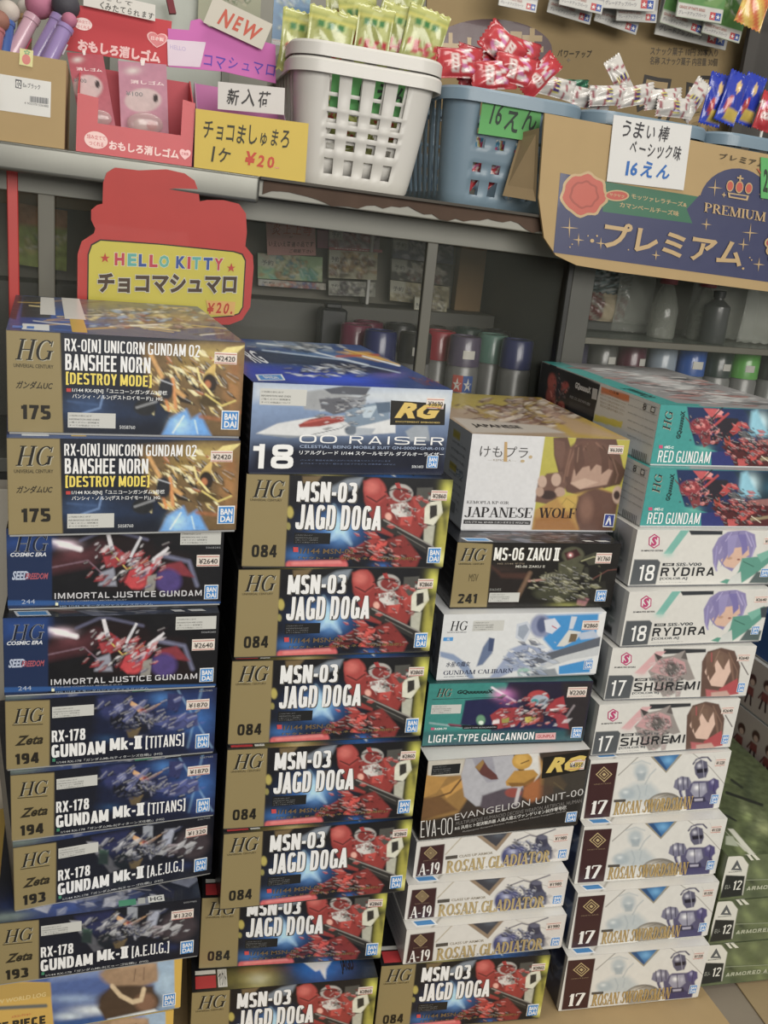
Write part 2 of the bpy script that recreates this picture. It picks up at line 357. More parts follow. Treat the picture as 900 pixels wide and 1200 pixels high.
    def lay4(s, V3):
        """strokes of one letter never lie in exactly the same plane"""
        k = (np.arange(len(V3))//4) % 9
        return V3+s.nn*(k*.000006)[:, None]
    def line(s, body, x0, y0, x1, y1, h, col, bold=0., part='title_lettering', blk=None):
        """lettering whose baseline runs from (x0,y0) to (x1,y1), h tall"""
        V, F = block(body, *blk) if blk else glyphs(body, bold)
        V = np.asarray(V, float); a, b = V.min(0), V.max(0); t = (V-a)/np.maximum(b-a, 1e-6); X = x0+(x1-x0)*t[:, 0]; Y = y0+(y1-y0)*t[:, 0]-h*t[:, 1]
        q = np.stack([X, Y, np.ones_like(X)], -1) @ s.H.T; P = s.pos(q[:, 0]/q[:, 2], q[:, 1]/q[:, 2], s.off())
        s._add(part, s.lay4(P) if blk else P, F, col); return s
    def off(s):
        s.k += 1; return s.lift*2+s.k*.00004
    def span(s, x0, y0, x1, y1):
        """unit-square extent of a piece of print whose outline on the slanted crop fills this box"""
        xm, ym = (x0+x1)/2, (y0+y1)/2; u, v = s.uv(xm, ym)
        f = lambda a, b: (lambda q: (q[0]/q[2], q[1]/q[2]))(s.Hi @ np.array([a, b, 1.]))
        a = f(u-.02, v); b = f(u+.02, v); m = (b[1]-a[1])/((b[0]-a[0]) or 1e-9); a = f(u, v-.02); b = f(u, v+.02); k = (b[0]-a[0])/((b[1]-a[1]) or 1e-9)
        W, Hh = abs(x1-x0), abs(y1-y0)
        if abs(m) > 1.2: return s.uv(x0, y0)+s.uv(x1, y1)
        h = max(Hh-s.sk*abs(m)*W, .25*Hh if s.sk == 1 else .6*Hh); w = max(W-abs(k)*h, .6*W)
        if w == .6*W: w = .8*W
        ul, vm = s.uv(xm-w/2, ym-m*w/2); ur, _ = s.uv(xm+w/2, ym+m*w/2); _, vt = s.uv(xm-k*h/2, ym-h/2); _, vb = s.uv(xm+k*h/2, ym+h/2)
        return ul, vt, ur, vb
    def fit(s, V, box, ref=None, rot=None):
        u0, v0, u1, v1 = s.span(*box)
        r = V if ref is None else ref; a, b = r.min(0), r.max(0)
        t = (V-a)/np.maximum(b-a, 1e-6); U = t[:, 0]; W = t[:, 1]
        if rot == 90: U, W = 1-t[:, 1], t[:, 0]
        return u0+(u1-u0)*U, v1+(v0-v1)*W
    def U(s, body, u0, v0, u1, v1, col, bold=0., part='lettering'):
        V, F = glyphs(body, bold); a, b = V.min(0), V.max(0); t = (V-a)/np.maximum(b-a, 1e-6)
        s._add(part, s.pos(u0+(u1-u0)*t[:, 0], v1+(v0-v1)*t[:, 1], s.off()), F, col); return s
    def R4(s, u0, v0, u1, v1, col, part='printing'):
        s._add(part, s.pos([u0, u0, u1, u1], [v0, v1, v1, v0], s.off()), [(0, 1, 2, 3)], col); return s
    def T(s, body, x0, y0, x1, y1, col, bold=0., shear=0., part='lettering', edge=None, ew=.05, rot=None):
        if part in ('title_lettering', 'number_lettering') and all(c in BLK for c in body):
            u0, v0, u1, v1 = s.span(x0, y0, x1, y1); t = .07+bold*3.1; nat = sum(BLK[c][0]+.05 for c in body)
            st = abs((u1-u0)*s.w/((v1-v0)*s.h))/nat; V, F = block(body, t, t*min(1.8, max(.62, st))); sh = shear
            if edge:
                Ve, Fe = V.copy(), F; u, v = s.fit(Ve, (x0, y0, x1, y1), None, rot); s._add(part, s.lay4(s.pos(np.asarray(u)+.006, np.asarray(v)+.012, s.off())), Fe, edge); s.k += 2
            u, v = s.fit(V, (x0, y0, x1, y1), None, rot); s._add(part, s.lay4(s.pos(u, v, s.off())), F, col); s.k += 1; return s
        V, F = glyphs(body, bold, shear)
        if edge:
            Ve, Fe = glyphs(body, bold+ew, shear); u, v = s.fit(Ve, (x0, y0, x1, y1), V, rot); s._add(part, s.pos(u, v, s.off()), Fe, edge)
        u, v = s.fit(V, (x0, y0, x1, y1), None, rot); s._add(part, s.pos(u, v, s.off()), F, col); return s
    def S(s, body, x0, y0, x1, y1, col, slant=0., part='lettering', T=.15, N=.045, rot=None):
        V, F = serif(body, T, N, slant); u, v = s.fit(V, (x0, y0, x1, y1), None, rot); s._add(part, s.lay4(s.pos(u, v, s.off())), F, col); s.k += 1; return s
    def Hw(s, body, x0, y0, x1, y1, col, seed=1, part='handwriting', bold=.006):
        V, F = hand(body, seed, bold); u, v = s.fit(V, (x0, y0, x1, y1)); s._add(part, s.pos(u, v, s.off()), F, col, M_PAPER); return s
    def Q(s, pts, col, part='printing', off=None):
        P = [s.uv(*map(float, t.split(','))) for t in pts.split()]
        s._add(part, s.pos([p[0] for p in P], [p[1] for p in P], off or s.off()), [tuple(range(len(P)))[::-1]], col); return s
    def slab(s, u0, v0, u1, v1, t, col, part):
        """a thin sticker with its own thickness"""
        o = s.lift*2
        V = np.concatenate([s.pos([u0, u1, u1, u0], [v0, v0, v1, v1], o), s.pos([u0, u1, u1, u0], [v0, v0, v1, v1], o+t)])
        s._add(part, V, [(7, 6, 5, 4), (0, 1, 5, 4), (1, 2, 6, 5), (2, 3, 7, 6), (3, 0, 4, 7)], col)
        s.k = max(s.k, int((o+t-s.lift*2)/.00004)+1)
    def badge(s, x0, y0, x1, y1):
        """square blue maker's mark with a white ring"""
        u0, v0, u1, v1 = s.span(x0, y0, x1, y1); du, dv = u1-u0, v1-v0
        s.slab(u0, v0, u1, v1, .00008, '#d9dee2', 'maker_badge'); P = 'maker_badge'
        s.R4(u0+.06*du, v0+.05*dv, u0+.94*du, v0+.95*dv, '#2f7fc4', P)
        for t, b0, b1 in (('BAN', .14, .48), ('DAI', .54, .88)): s.U(t, u0+.16*du, v0+b0*dv, u0+.86*du, v0+b1*dv, '#e4e8ea', .03, P)
    def price(s, x0, y0, x1, y1, txt, n=0):
        u0, v0, u1, v1 = s.span(x0, y0, x1, y1); du, dv = u1-u0, v1-v0; P = 'price_sticker'
        s.slab(u0, v0, u1, v1, .00008, '#d3c8be', P)
        for b0, b1 in ((.1, .16), (.86, .92)): s.R4(u0+.03*du, v0+b0*dv, u0+.97*du, v0+b1*dv, '#b5655c', P)
        s.U(txt, u0+.1*du, v0+.3*dv, u0+.92*du, v0+.76*dv, '#45403e', .006, P)
    def info(s, x0, y0, x1, y1, dark=False):
        u0, v0, u1, v1 = s.span(x0, y0, x1, y1); du, dv = u1-u0, v1-v0; P = 'information_sticker'
        s.slab(u0, v0, u1, v1, .00008, '#191a1c' if dark else '#b9b9b4', P); fg = '#77787a' if dark else '#6f706e'
        for i, b in enumerate((.14, .38, .58, .78)):
            s.U(('ご利用の前に必ず', 'INFORMATION AND GUIDE', 'ご覧ください 説明書を', 'すべての製品について')[i], u0+.03*du, v0+b*dv, u0+(.66 if i else .5)*du, v0+(b+.11)*dv, fg, 0, P)
    def done(s, parent, art='printed_front', mat=None):
        if s.img is not None:
            nv, nu = s.u.shape; V = s.pos(s.u, s.v, s.lift).reshape(-1, 3)
            me = bpy.data.meshes.new(art); me.vertices.add(len(V)); me.vertices.foreach_set('co', V.astype(np.float32).ravel())
            i = np.arange(nu*nv).reshape(nv, nu); f = np.stack([i[:-1, :-1], i[1:, :-1], i[1:, 1:], i[:-1, 1:]], -1).reshape(-1, 4)
            me.loops.add(f.size); me.loops.foreach_set('vertex_index', f.ravel().astype(np.int32))
            me.polygons.add(len(f)); me.polygons.foreach_set('loop_start', np.arange(0, f.size, 4, dtype=np.int32))
            a = me.color_attributes.new('Col', 'FLOAT_COLOR', 'POINT'); c = np.ones((len(V), 4), np.float32)
            im = s.img.reshape(-1, 3); gr = (im @ [.3, .59, .11])[:, None]; c[:, :3] = np.clip((gr+(im-gr)*SAT)*GAIN, 0, .86); a.data.foreach_set('color', c.ravel())
            me.materials.append(mat or M_PRINT); me.update(calc_edges=True); me.validate()
            ao = link(bpy.data.objects.new(art, me), parent)
        else: ao = None
        for name, (V, F, C, m) in s.B.items():
            sub = ao is not None and ('lettering' in name or name in ('printing', 'handwriting', 'series_mark'))
            raw(name, np.concatenate(V), F, m, ao if sub else parent, np.concatenate(C))
def copy_tree(o, parent=None):
    c = o.copy(); COL.objects.link(c); c.parent = parent
    for ch in [x for x in o.children]: copy_tree(ch, c)
    return c
def pj(x, y, z):
    q = Vector((x, y, z))-CAM; d = q.dot(AZ); return 450+CF*q.dot(AX)/d, 600+CF*q.dot(AY)/d
def crop(pts, x0, y0, k): return [((pj(*p)[0]-x0)*k, (pj(*p)[1]-y0)*k) for p in pts]

# ------------------------------------------------------------------ the printed faces (drawn in dots, lettering on top)
GOLD = '#87774b'
def HGm(s, x0, y0, x1, y1, col='#191713', slant=.22, rot=None):
    s.S('HG', x0+(x1-x0)*.02, y0+(y1-y0)*.03, x1+(x1-x0)*.02, y1+(y1-y0)*.03, '#a9a48f', slant, 'series_lettering', .15, .07, rot)
    s.S('HG', x0, y0, x1, y1, col, slant, 'series_lettering', .13, .05, rot)
def f_ban(s):
    s.base('#15171f')
    s.p('215,35 868,40 848,378 215,378', '#141a28').g(300, 290, 130, 60, '#33507c', .8).g(470, 300, 150, 50, '#1c2c48', .9)
    s.p('480,60 700,45 880,40 850,380 560,380 600,290 520,230', '#6b5330', 20).g(740, 90, 120, 50, '#b39a4b', .9).g(640, 130, 60, 60, '#8a7030').g(820, 200, 50, 130, '#a8753c', .8)
    s.fleck(500, 70, 850, 330, 70, ['#c9a24a', '#e0c878', '#8a6426', '#2a2018', '#b0662c', '#171412', '#f0e2a6', '#5c4a2a'], 30, 3, .8, 40, .3)
    s.p('740,110 800,60 870,50 800,110', '#d9c878').p('720,150 760,110 750,200 700,200', '#c8a854').e(735, 190, 26, 34, '#2b211b', .3).e(728, 195, 12, 14, '#b06a3c', .6)
    s.l('520,95 570,190 640,240', 14, '#d9a25a', 8, .8).l('600,180 610,280', 12, '#d08a4a', 8).l('690,140 700,180 760,250', 8, '#e2cf84', 4).l('560,200 585,290', 10, '#c97f3f', 6)
    s.e(500, 285, 40, 28, '#1e2024', .3).l('470,285 540,262', 9, '#8d8f93', 4, .7).e(575, 215, 26, 40, '#23242b', .3).l('555,185 600,200', 5, '#b9bcc4', 3, .7).l('280,310 340,290 350,250', 7, '#6c8ab8', 5, .8).l('230,270 330,280', 8, '#39537c', 6, .8)
    s.p('560,380 590,320 650,285 665,320 700,300 740,378', '#5f9cdc', 14).g(630, 345, 50, 40, '#a9d4f4', .8).l('600,370 640,310', 5, '#dff0fb', 5, .8).l('690,370 680,325', 5, '#cfe6f7', 5, .7)
    s.e(735, 255, 45, 20, '#4b3b1c', .5).l('720,230 780,270 830,250', 7, '#c7b45c', 4).l('700,310 780,320 850,290', 14, '#9a5f34', 9, .8).g(830, 130, 30, 50, '#8c5a2c', .8)
    s.noise(60, .22, 2)
    s.p('20,35 203,36 212,378 25,380', GOLD)
    HGm(s, 50, 62, 180, 134); s.T('UNIVERSAL CENTURY', 45, 147, 180, 160, '#3a3320', .01)
    s.T('ガンダムUC', 52, 205, 178, 232, '#2a2417', .02, .3); s.T('175', 70, 286, 170, 335, '#1f1b14', .045, 0, 'number_lettering')
    w = '#e6e6e0'
    s.T('RX-0[N] UNICORN GUNDAM 02', 218, 52, 700, 102, w, .035, 0, 'title_lettering'); s.T('BANSHEE NORN', 220, 107, 520, 163, w, .04, 0, 'title_lettering')
    s.T('[DESTROY MODE]', 222, 168, 524, 214, '#dcc63e', .04, 0, 'title_lettering')
    s.Q('224,225 240,225 240,237 224,237', '#b8302c'); s.T('1/144 RX-0[N]「ユニコーンガンダム2号機', 244, 222, 580, 240, '#d8d9d8', .012); s.T('バンシィ・ノルン(デストロイモード)」HG', 244, 243, 562, 261, '#d8d9d8', .012)
    s.info(228, 308, 395, 360); s.T('5058760', 408, 348, 464, 360, '#b9bbbd', .01); s.badge(776, 286, 845, 354); s.price(752, 78, 838, 120, '¥2420')
def t_ban(s):
    s.base('#3a4f7a').g(250, 150, 200, 60, '#2f5fae', .9).g(120, 160, 100, 40, '#1f3f86', .9).g(600, 140, 240, 40, '#a3813c', .9).g(400, 90, 220, 26, '#7d6a48', .9)
    s.p('20,60 90,60 60,160 20,150', '#2b2a33', 6).p('90,65 210,65 200,150 80,150', '#2e3138', 6).p('300,75 560,85 620,125 330,150', '#6e6a5c', 30, .7)
    for i in range(34):
        r = random.Random(i); x, y = r.uniform(60, 760), r.uniform(75, 200); L = r.uniform(60, 190)
        s.l('%f,%f %f,%f' % (x, y, x+L, y+L*r.uniform(-.16, .1)), r.uniform(2, 7), r.choice(['#e8d48a', '#d9b64e', '#9fc8f0', '#3d7ad6', '#f2efe0', '#5c2f35', '#2a2a3a', '#c99a3c']), 4, .75)
    s.fleck(250, 75, 830, 190, 60, ['#e4d28c', '#b58f3a', '#33507e', '#7fb2e8', '#1f2230', '#8a3a3c'], 22, 5, .7, 5, .3)
    s.p('760,165 830,180 866,212 780,205', '#6a3f3a', 6, .6)
    s.slab(.24, .0, .335, .66, .0001, '#cfcfca', 'shop_slip'); s.slab(.262, .66, .325, .97, .0001, '#c9a53c', 'yellow_slip'); s.slab(.13, .03, .2, .58, .0001, '#c9cac6', 'code_slip')
    s.slab(.06, .84, .17, .97, .0001, '#d5dade', 'blue_tab'); s.Q('48,186 92,186 90,196 46,196', '#3b78c8', 'blue_tab'); s.Q('108,187 138,187 138,197 107,197', '#3b78c8', 'blue_tab')
def f_ij(s):
    s.base('#0e0e14').g(110, 100, 130, 80, '#17305f')
    s.p('190,90 330,60 400,45 560,60 600,110 720,120 760,280 380,260 370,180 190,185', '#1b1014', 30)
    s.l('190,180 330,150 380,110', 60, '#4a2229', 26, .8).g(270, 130, 70, 30, '#6e3a42', .7).g(240, 95, 60, 22, '#f3d6e8').l('195,85 300,112', 16, '#fbeef6', 14)
    s.l('300,80 390,40 430,40 560,70', 8, '#6d6f90', 12, .7).l('190,185 330,155 380,200', 5, '#8d7080', 6, .7).l('620,130 720,150 750,240', 12, '#8c90b4', 14, .6)
    s.p('380,110 430,95 480,130 470,170 400,180', '#9d3038', 8).p('400,45 414,42 432,110 415,115', '#d3cfd4', 4).p('532,58 540,62 500,140 488,138', '#c6c6cc', 4).p('640,95 645,100 600,160 560,180 580,140', '#cfcbd0', 4)
    s.l('420,120 480,185 560,150', 6, '#c2ab4e', 3).p('490,190 560,150 600,170 560,220 500,260 470,235', '#b8323c', 8).p('380,200 430,180 440,250 370,250', '#8b8d9c', 10).p('600,170 690,150 740,210 660,200', '#7e2a35', 10)
    s.e(640, 225, 50, 45, '#4a3a78', .4).p('560,210 595,200 585,270 548,268', '#8a8680', 5).e(520, 235, 35, 25, '#c23a40', .5)
    s.fleck(310, 80, 680, 265, 60, ['#c4454c', '#7d2028', '#d8d4d8', '#2a1a24', '#5a5a78', '#a22c36', '#141218', '#b9aeb8'], 24, 8, .7, -35, .35)
    s.noise(50, .2, 5)
    s.p('12,40 190,40 190,333 18,347', '#15294f').grad(0, 60, 0, 200, '#122040', 0).p('12,315 840,300 840,308 16,335', '#1f4f8c', 4)
    s.p('12,40 190,40 190,100 12,120', '#1d4283', 60)
    s.S('HG', 42, 62, 176, 128, '#8a8f98', .2, 'series_lettering', .15, .07); s.S('HG', 44, 63, 174, 127, '#101a30', .2, 'series_lettering', .11, .035)
    s.T('COSMIC ERA', 28, 128, 168, 146, '#c9cdd4', .03, .25); s.T('SEED', 34, 200, 100, 236, '#a8b2c8', .04, .3); s.T('FREEDOM', 86, 206, 176, 232, '#a24a58', .03, .3); s.T('244', 72, 308, 124, 326, '#9fa9bb', .0)
    s.T('IMMORTAL JUSTICE GUNDAM', 200, 262, 768, 299, '#c3c2c6', .012, 0, 'title_lettering'); s.T('STTS-808 COMPASS MOBILE SUIT', 202, 303, 480, 312, '#7e8088', .01)
    s.Q('203,318 214,318 214,329 203,329', '#d9dbb8'); s.T('HG 1/144 イモータルジャスティスガンダム', 220, 316, 580, 330, '#7d95b4', .01)
    s.info(686, 32, 845, 86); s.T('5068285', 785, 90, 842, 98, '#8d8f93'); s.badge(776, 236, 832, 292); s.price(748, 122, 838, 168, '¥2640')
def f_mk2(s, aeug=False):
    """drawn on the crop of the titans copy"""
    s.base('#10131f')
    if not aeug:
        s.p('400,45 840,22 838,255 640,262 380,220', '#1b2a5a', 40).g(770, 140, 90, 80, '#2c63a8', .9).g(640, 60, 60, 30, '#3d7cc2', .7).g(430, 210, 60, 20, '#3c7fc4', .7).l('700,30 830,240', 4, '#9cc9ee', 10, .5).l('790,20 740,240', 4, '#8fc0ea', 12, .5)
        s.e(470, 100, 60, 55, '#343b66', .4).p('390,60 500,50 480,120 420,130', '#2b3260', 8).p('640,130 770,110 780,160 660,180', '#434a7c', 8).p('660,40 720,45 700,110 660,100', '#2c3260', 6).e(480, 140, 40, 36, '#12141e', .3)
        pal = ['#3c4474', '#1a2040', '#5560a0', '#10131f', '#2d3564', '#7078a8']
    else:
        s.p('350,60 500,45 560,90 470,170 400,180', '#22284f', 20).p('330,75 370,80 470,200 430,215', '#9a9aa2', 8).p('380,110 420,120 420,180 380,170', '#3c5a4c', 10).e(480, 170, 40, 30, '#1d2a26', .4)
        s.p('560,30 600,40 600,90 560,80', '#8b909a', 6).p('650,60 690,60 670,130 630,130', '#9a9fb0', 10).e(760, 130, 70, 60, '#3b3238', .4).p('660,120 710,125 700,160 650,150', '#8f858c', 6).g(700, 215, 60, 20, '#2f4486', .9)
        pal = ['#8e8f98', '#2a2d36', '#c2c3c8', '#14161c', '#4a3f46', '#39405e']
    s.e(560, 135, 60, 55, '#171a28', .3).p('505,58 575,98 560,118 520,85', '#d0a070', 4).p('645,72 578,100 575,118 620,90', '#d0a070', 4).e(568, 108, 12, 14, '#c85a44', .3).p('505,178 560,168 545,205 515,205', '#b89a5c', 8)
    s.fleck(370, 55, 800, 205, 55, pal, 26, 11, .6, -30, .4).fleck(500, 110, 630, 180, 22, ['#8a8c9a' if aeug else '#3a4068', '#10121a', '#565a70'], 14, 3, .8)
    s.p('212,135 400,120 640,190 740,195 740,262 214,325', '#0f1424', 30, .75).noise(50, .2, 4)
    s.p('20,68 202,64 205,320 30,332', GOLD)
    HGm(s, 55, 92, 178, 152); s.Q('52,158 176,154 176,157 52,161', '#3a3320'); s.T('Zeta', 62, 195, 178, 238, '#2a2417', .03, .4); s.T('193' if aeug else '194', 66, 264, 162, 310, '#1f1b14', .05, 0, 'number_lettering')
    w = '#e2e2dc'
    s.T('RX-178', 212, 172, 346, 222, w, .045, 0, 'title_lettering'); s.T('GUNDAM', 212, 220, 425, 280, w, .05, 0, 'title_lettering'); s.T('Mk-Ⅱ', 442, 198, 566, 254, w, .05, 0, 'title_lettering')
    s.T('[A.E.U.G.]' if aeug else '[TITANS]', 580, 188, 726, 246, w, .03, 0, 'title_lettering')
    s.Q('216,286 228,285 228,297 216,298', '#2f7d5c'); s.T('1/144 RX-178「ガンダムMk-Ⅱ(%s仕様)」(HG)' % ('エゥーゴ' if aeug else 'ティターンズ'), 234, 272, 645, 292, '#a9abac', .012)
    s.info(212, 82, 378, 130); s.badge(768, 190, 820, 244); s.price(732, 62, 818, 102, '¥1320' if aeug else '¥1870'); s.T('5057985', 778, 26, 828, 34, '#8d8f93')
def t_mk2(s):
    W, H = s.mm; s.base('#12151d').p('0,0 %d,0 %d,%d 0,%d' % (W, W, H, H), '#141a2a').g(60, H-20, 60, 30, '#2f4f9c').g(90, H-30, 50, 20, '#6a6f84').g(10, H-8, 30, 10, '#7f8f86', .7).fleck(20, H-60, 190, H, 30, ['#3b4a7c', '#8c92a8', '#1a2040', '#c8cbd8'], 14, 4, .6).noise(30, .3)
    s.Q('115,%d 132,%d 132,%d 115,%d' % (H-11, H-11, H-2, H-2), '#3a8a6a'); s.Q('134,%d 141,%d 141,%d 134,%d' % (H-11, H-11, H-2, H-2), '#a5a8a6'); s.Q('144,%d 160,%d 160,%d 144,%d' % (H-12, H-12, H-2, H-2), '#c9cbc8')
    s.T('HG', 146, H-10, 158, H-4, '#3a3c40', .02)
def f_onep(s):
    s.base('#4b639c').grad(0, 140, 0, 330, '#26437e', .6)
    s.p('232,140 840,70 830,110 232,170', '#7f93bd', 40).g(420, 300, 140, 30, '#c9d2d8').g(300, 325, 90, 22, '#b9c7d2').g(330, 250, 160, 26, '#8fa6c6', .8).p('232,350 520,320 820,285 822,300 600,330 232,400', '#26508c', 14)
    s.g(760, 180, 60, 80, '#a9c2d8', .9).p('700,60 850,40 830,300 700,310', '#9db8cc', 30, .7)
    s.e(590, 150, 130, 60, '#94795a', .3).p('460,150 560,110 720,105 720,180 640,200 520,210', '#9a7c5e', 14).e(585, 265, 150, 65, '#3e3026', .25).p('440,290 500,200 700,200 700,290 560,330 470,345', '#463528', 16).e(660, 270, 50, 38, '#7c5a44', .5)
    s.l('510,200 545,240 600,268 640,260 655,215', 20, '#c9b18c', 8).l('560,120 700,110', 24, '#b08f6e', 16, .7).l('620,130 610,180', 4, '#6d5340', 4).l('660,125 655,175', 4, '#6d5340', 4)
    s.p('480,340 700,300 720,310 500,355', '#cfd6d8', 10).p('430,375 700,330 700,400 430,425', '#a8826a', 10)
    s.noise(40, .18, 3)
    s.p('-90,170 225,180 232,420 -100,440', '#c39c3c').p('800,60 845,60 828,300 796,300', '#c9a233').p('-80,180 228,182 228,240 -80,250', '#b08e3c', 8)
    s.l('-20,285 200,278', 16, '#5f625e', 8); s.T('NEW WORLD LOG', -60, 232, 205, 262, '#cdb676', .02, .1)
    s.T('ONE PIECE', -85, 325, 195, 384, '#2c2a22', .05, 0, 'title_lettering'); s.T('メカコレクション', 40, 308, 130, 325, '#b8503a', .02); s.badge(738, 232, 803, 290)
def f_jd(s):
    s.base('#121217')
    s.p('290,45 365,40 340,70 290,70', '#6d5a3a', 8).p('380,90 460,50 520,40 500,80 420,110', '#77808c', 12).e(237, 180, 13, 22, '#a99a3e', .4).e(228, 232, 9, 14, '#8a8038', .4)
    s.g(410, 240, 130, 90, '#2465b4').g(260, 340, 80, 40, '#2f66a8', .9).g(420, 230, 60, 60, '#8fc6ee', .9).p('405,150 430,200 462,290 425,262 380,280 405,235', '#a9cfe8', 22, .8).g(580, 370, 50, 20, '#2a5ea8', .9)
    s.p('520,55 580,45 600,90 660,180 620,260 560,240 520,130', '#8f2f2c', 8).e(562, 90, 42, 46, '#a83e3a', .25).e(552, 78, 24, 22, '#c8655c', .9, .8).l('530,112 566,132 600,108', 5, '#3a1a1a', 5)
    s.p('600,120 700,110 770,170 720,260 610,220', '#8d2e2a', 10).e(660, 97, 44, 34, '#a5a09c', .15).e(662, 100, 34, 24, '#7d2a28', .2).p('638,60 655,58 662,80 645,80', '#a02e2e', 3).l('600,95 640,80 690,90', 4, '#2a1a1a', 3)
    s.p('618,140 665,132 700,150 690,185 640,185 620,165', '#c5c0bc', 3).p('660,140 697,150 690,200 670,170', '#8a8682', 4).e(608, 185, 12, 14, '#d9a090', .5).p('700,110 750,95 760,150 720,200', '#a33a34', 6).p('655,185 700,180 690,215 650,215', '#b8433c', 5)
    s.p('720,75 780,72 770,130 735,150 715,120', '#4b4a46', 4).p('760,128 808,118 812,165 775,212 740,205 745,150', '#c9c8b6', 3).p('765,140 792,135 790,175 762,190', '#2e2c2a', 3).p('740,215 780,212 765,300 735,270', '#a9a99a', 5)
    s.g(835, 90, 34, 60, '#c8c63e').g(820, 290, 44, 90, '#b5b034').p('800,180 850,150 825,370 780,350', '#a49d30', 26).g(800, 330, 26, 30, '#e2df8c', .7).g(818, 200, 16, 60, '#3a3a1c', .7)
    s.l('590,210 760,305', 36, '#2c2a29', 6).l('590,198 770,290', 5, '#8c8782', 4).l('640,240 740,296', 4, '#63605c', 3).l('470,160 560,215', 22, '#3a3634', 8)
    s.l('230,378 430,368', 34, '#c9585a', 8).l('240,370 420,358', 10, '#e08a86', 10, .7).l('430,345 560,270', 24, '#9a322e', 8).p('530,345 570,268 602,275 572,350', '#c8463e', 4).p('440,330 520,285 540,310 480,350', '#5a1f20', 8)
    s.p('600,270 660,250 720,330 700,372 620,378', '#7d2826', 10).fleck(430, 250, 740, 380, 34, ['#b03a34', '#5a1a1a', '#1c1416', '#cc5a50', '#3a2020', '#8a2f2c'], 22, 6, .8, 15, .5)
    s.fleck(590, 60, 790, 230, 26, ['#b8423c', '#c9c4be', '#2a1a1a', '#7d2826'], 15, 9, .7).noise(50, .14, 8)
    s.p('76,41 240,41 208,388 44,387', GOLD)
    HGm(s, 96, 62, 222, 128); s.T('UNIVERSAL CENTURY', 86, 133, 208, 142, '#4a4028', .008); s.T('084', 83, 303, 183, 351, '#1b1812', .04, 0, 'number_lettering')
    w = '#e4e4de'
    s.T('MSN-03', 262, 62, 498, 138, w, .052, .05, 'title_lettering', '#55524c', .012); s.T('JAGD DOGA', 252, 146, 588, 240, w, .052, .05, 'title_lettering', '#55524c', .012)
    s.info(246, 253, 388, 296, True)
    s.Q('243,308 262,308 262,326 243,326', '#c23a3c'); s.T('1/144 MSN-03', 268, 308, 470, 330, '#6b5638', .015); s.T('「ヤクト・ドーガ(ギュネイ・ガス専用機)」', 262, 332, 706, 352, '#7b6538', .015)
    s.badge(742, 292, 800, 350); s.price(768, 82, 834, 120, '¥2860')
def t_jd(s):
    W, H = s.mm; s.base('#17171a').g(70, H-14, 34, 22, '#d8c844').g(72, H-12, 16, 12, '#fbf6c0').g(140, H-22, 44, 30, '#1f6fc4').p('122,%d 160,%d 148,%d 145,%d 141,%d 136,%d' % (H-34, H-36, H-18, H-4, H-18, H-16), '#e8f2f6', 3)
    s.p('44,%d 100,%d 118,%d 40,%d' % (H-40, H-40, H, H), '#2e2c28', 10, .5).fleck(60, H-120, 190, H-40, 40, ['#8a2c2a', '#b84a40', '#2a2a2c', '#3a62a0', '#c9b83e'], 20, 4, .7).noise(30, .2)
    s.Q('4,%d 26,%d 26,%d 4,%d' % (H-22, H-22, H-4, H-4), '#b52b30'); s.Q('4,%d 26,%d 26,%d 4,%d' % (H-30, H-30, H-24, H-24), '#c5c4be'); s.Q('28,%d 38,%d 38,%d 28,%d' % (H-30, H-30, H-4, H-4), '#c5c4be')
    s.T('ヤクト', 29, H-28, 37, H-6, '#2c2c2c', .01); s.T('JAGD', 165, H-33, 180, H-8, '#10161c', .03, 0)
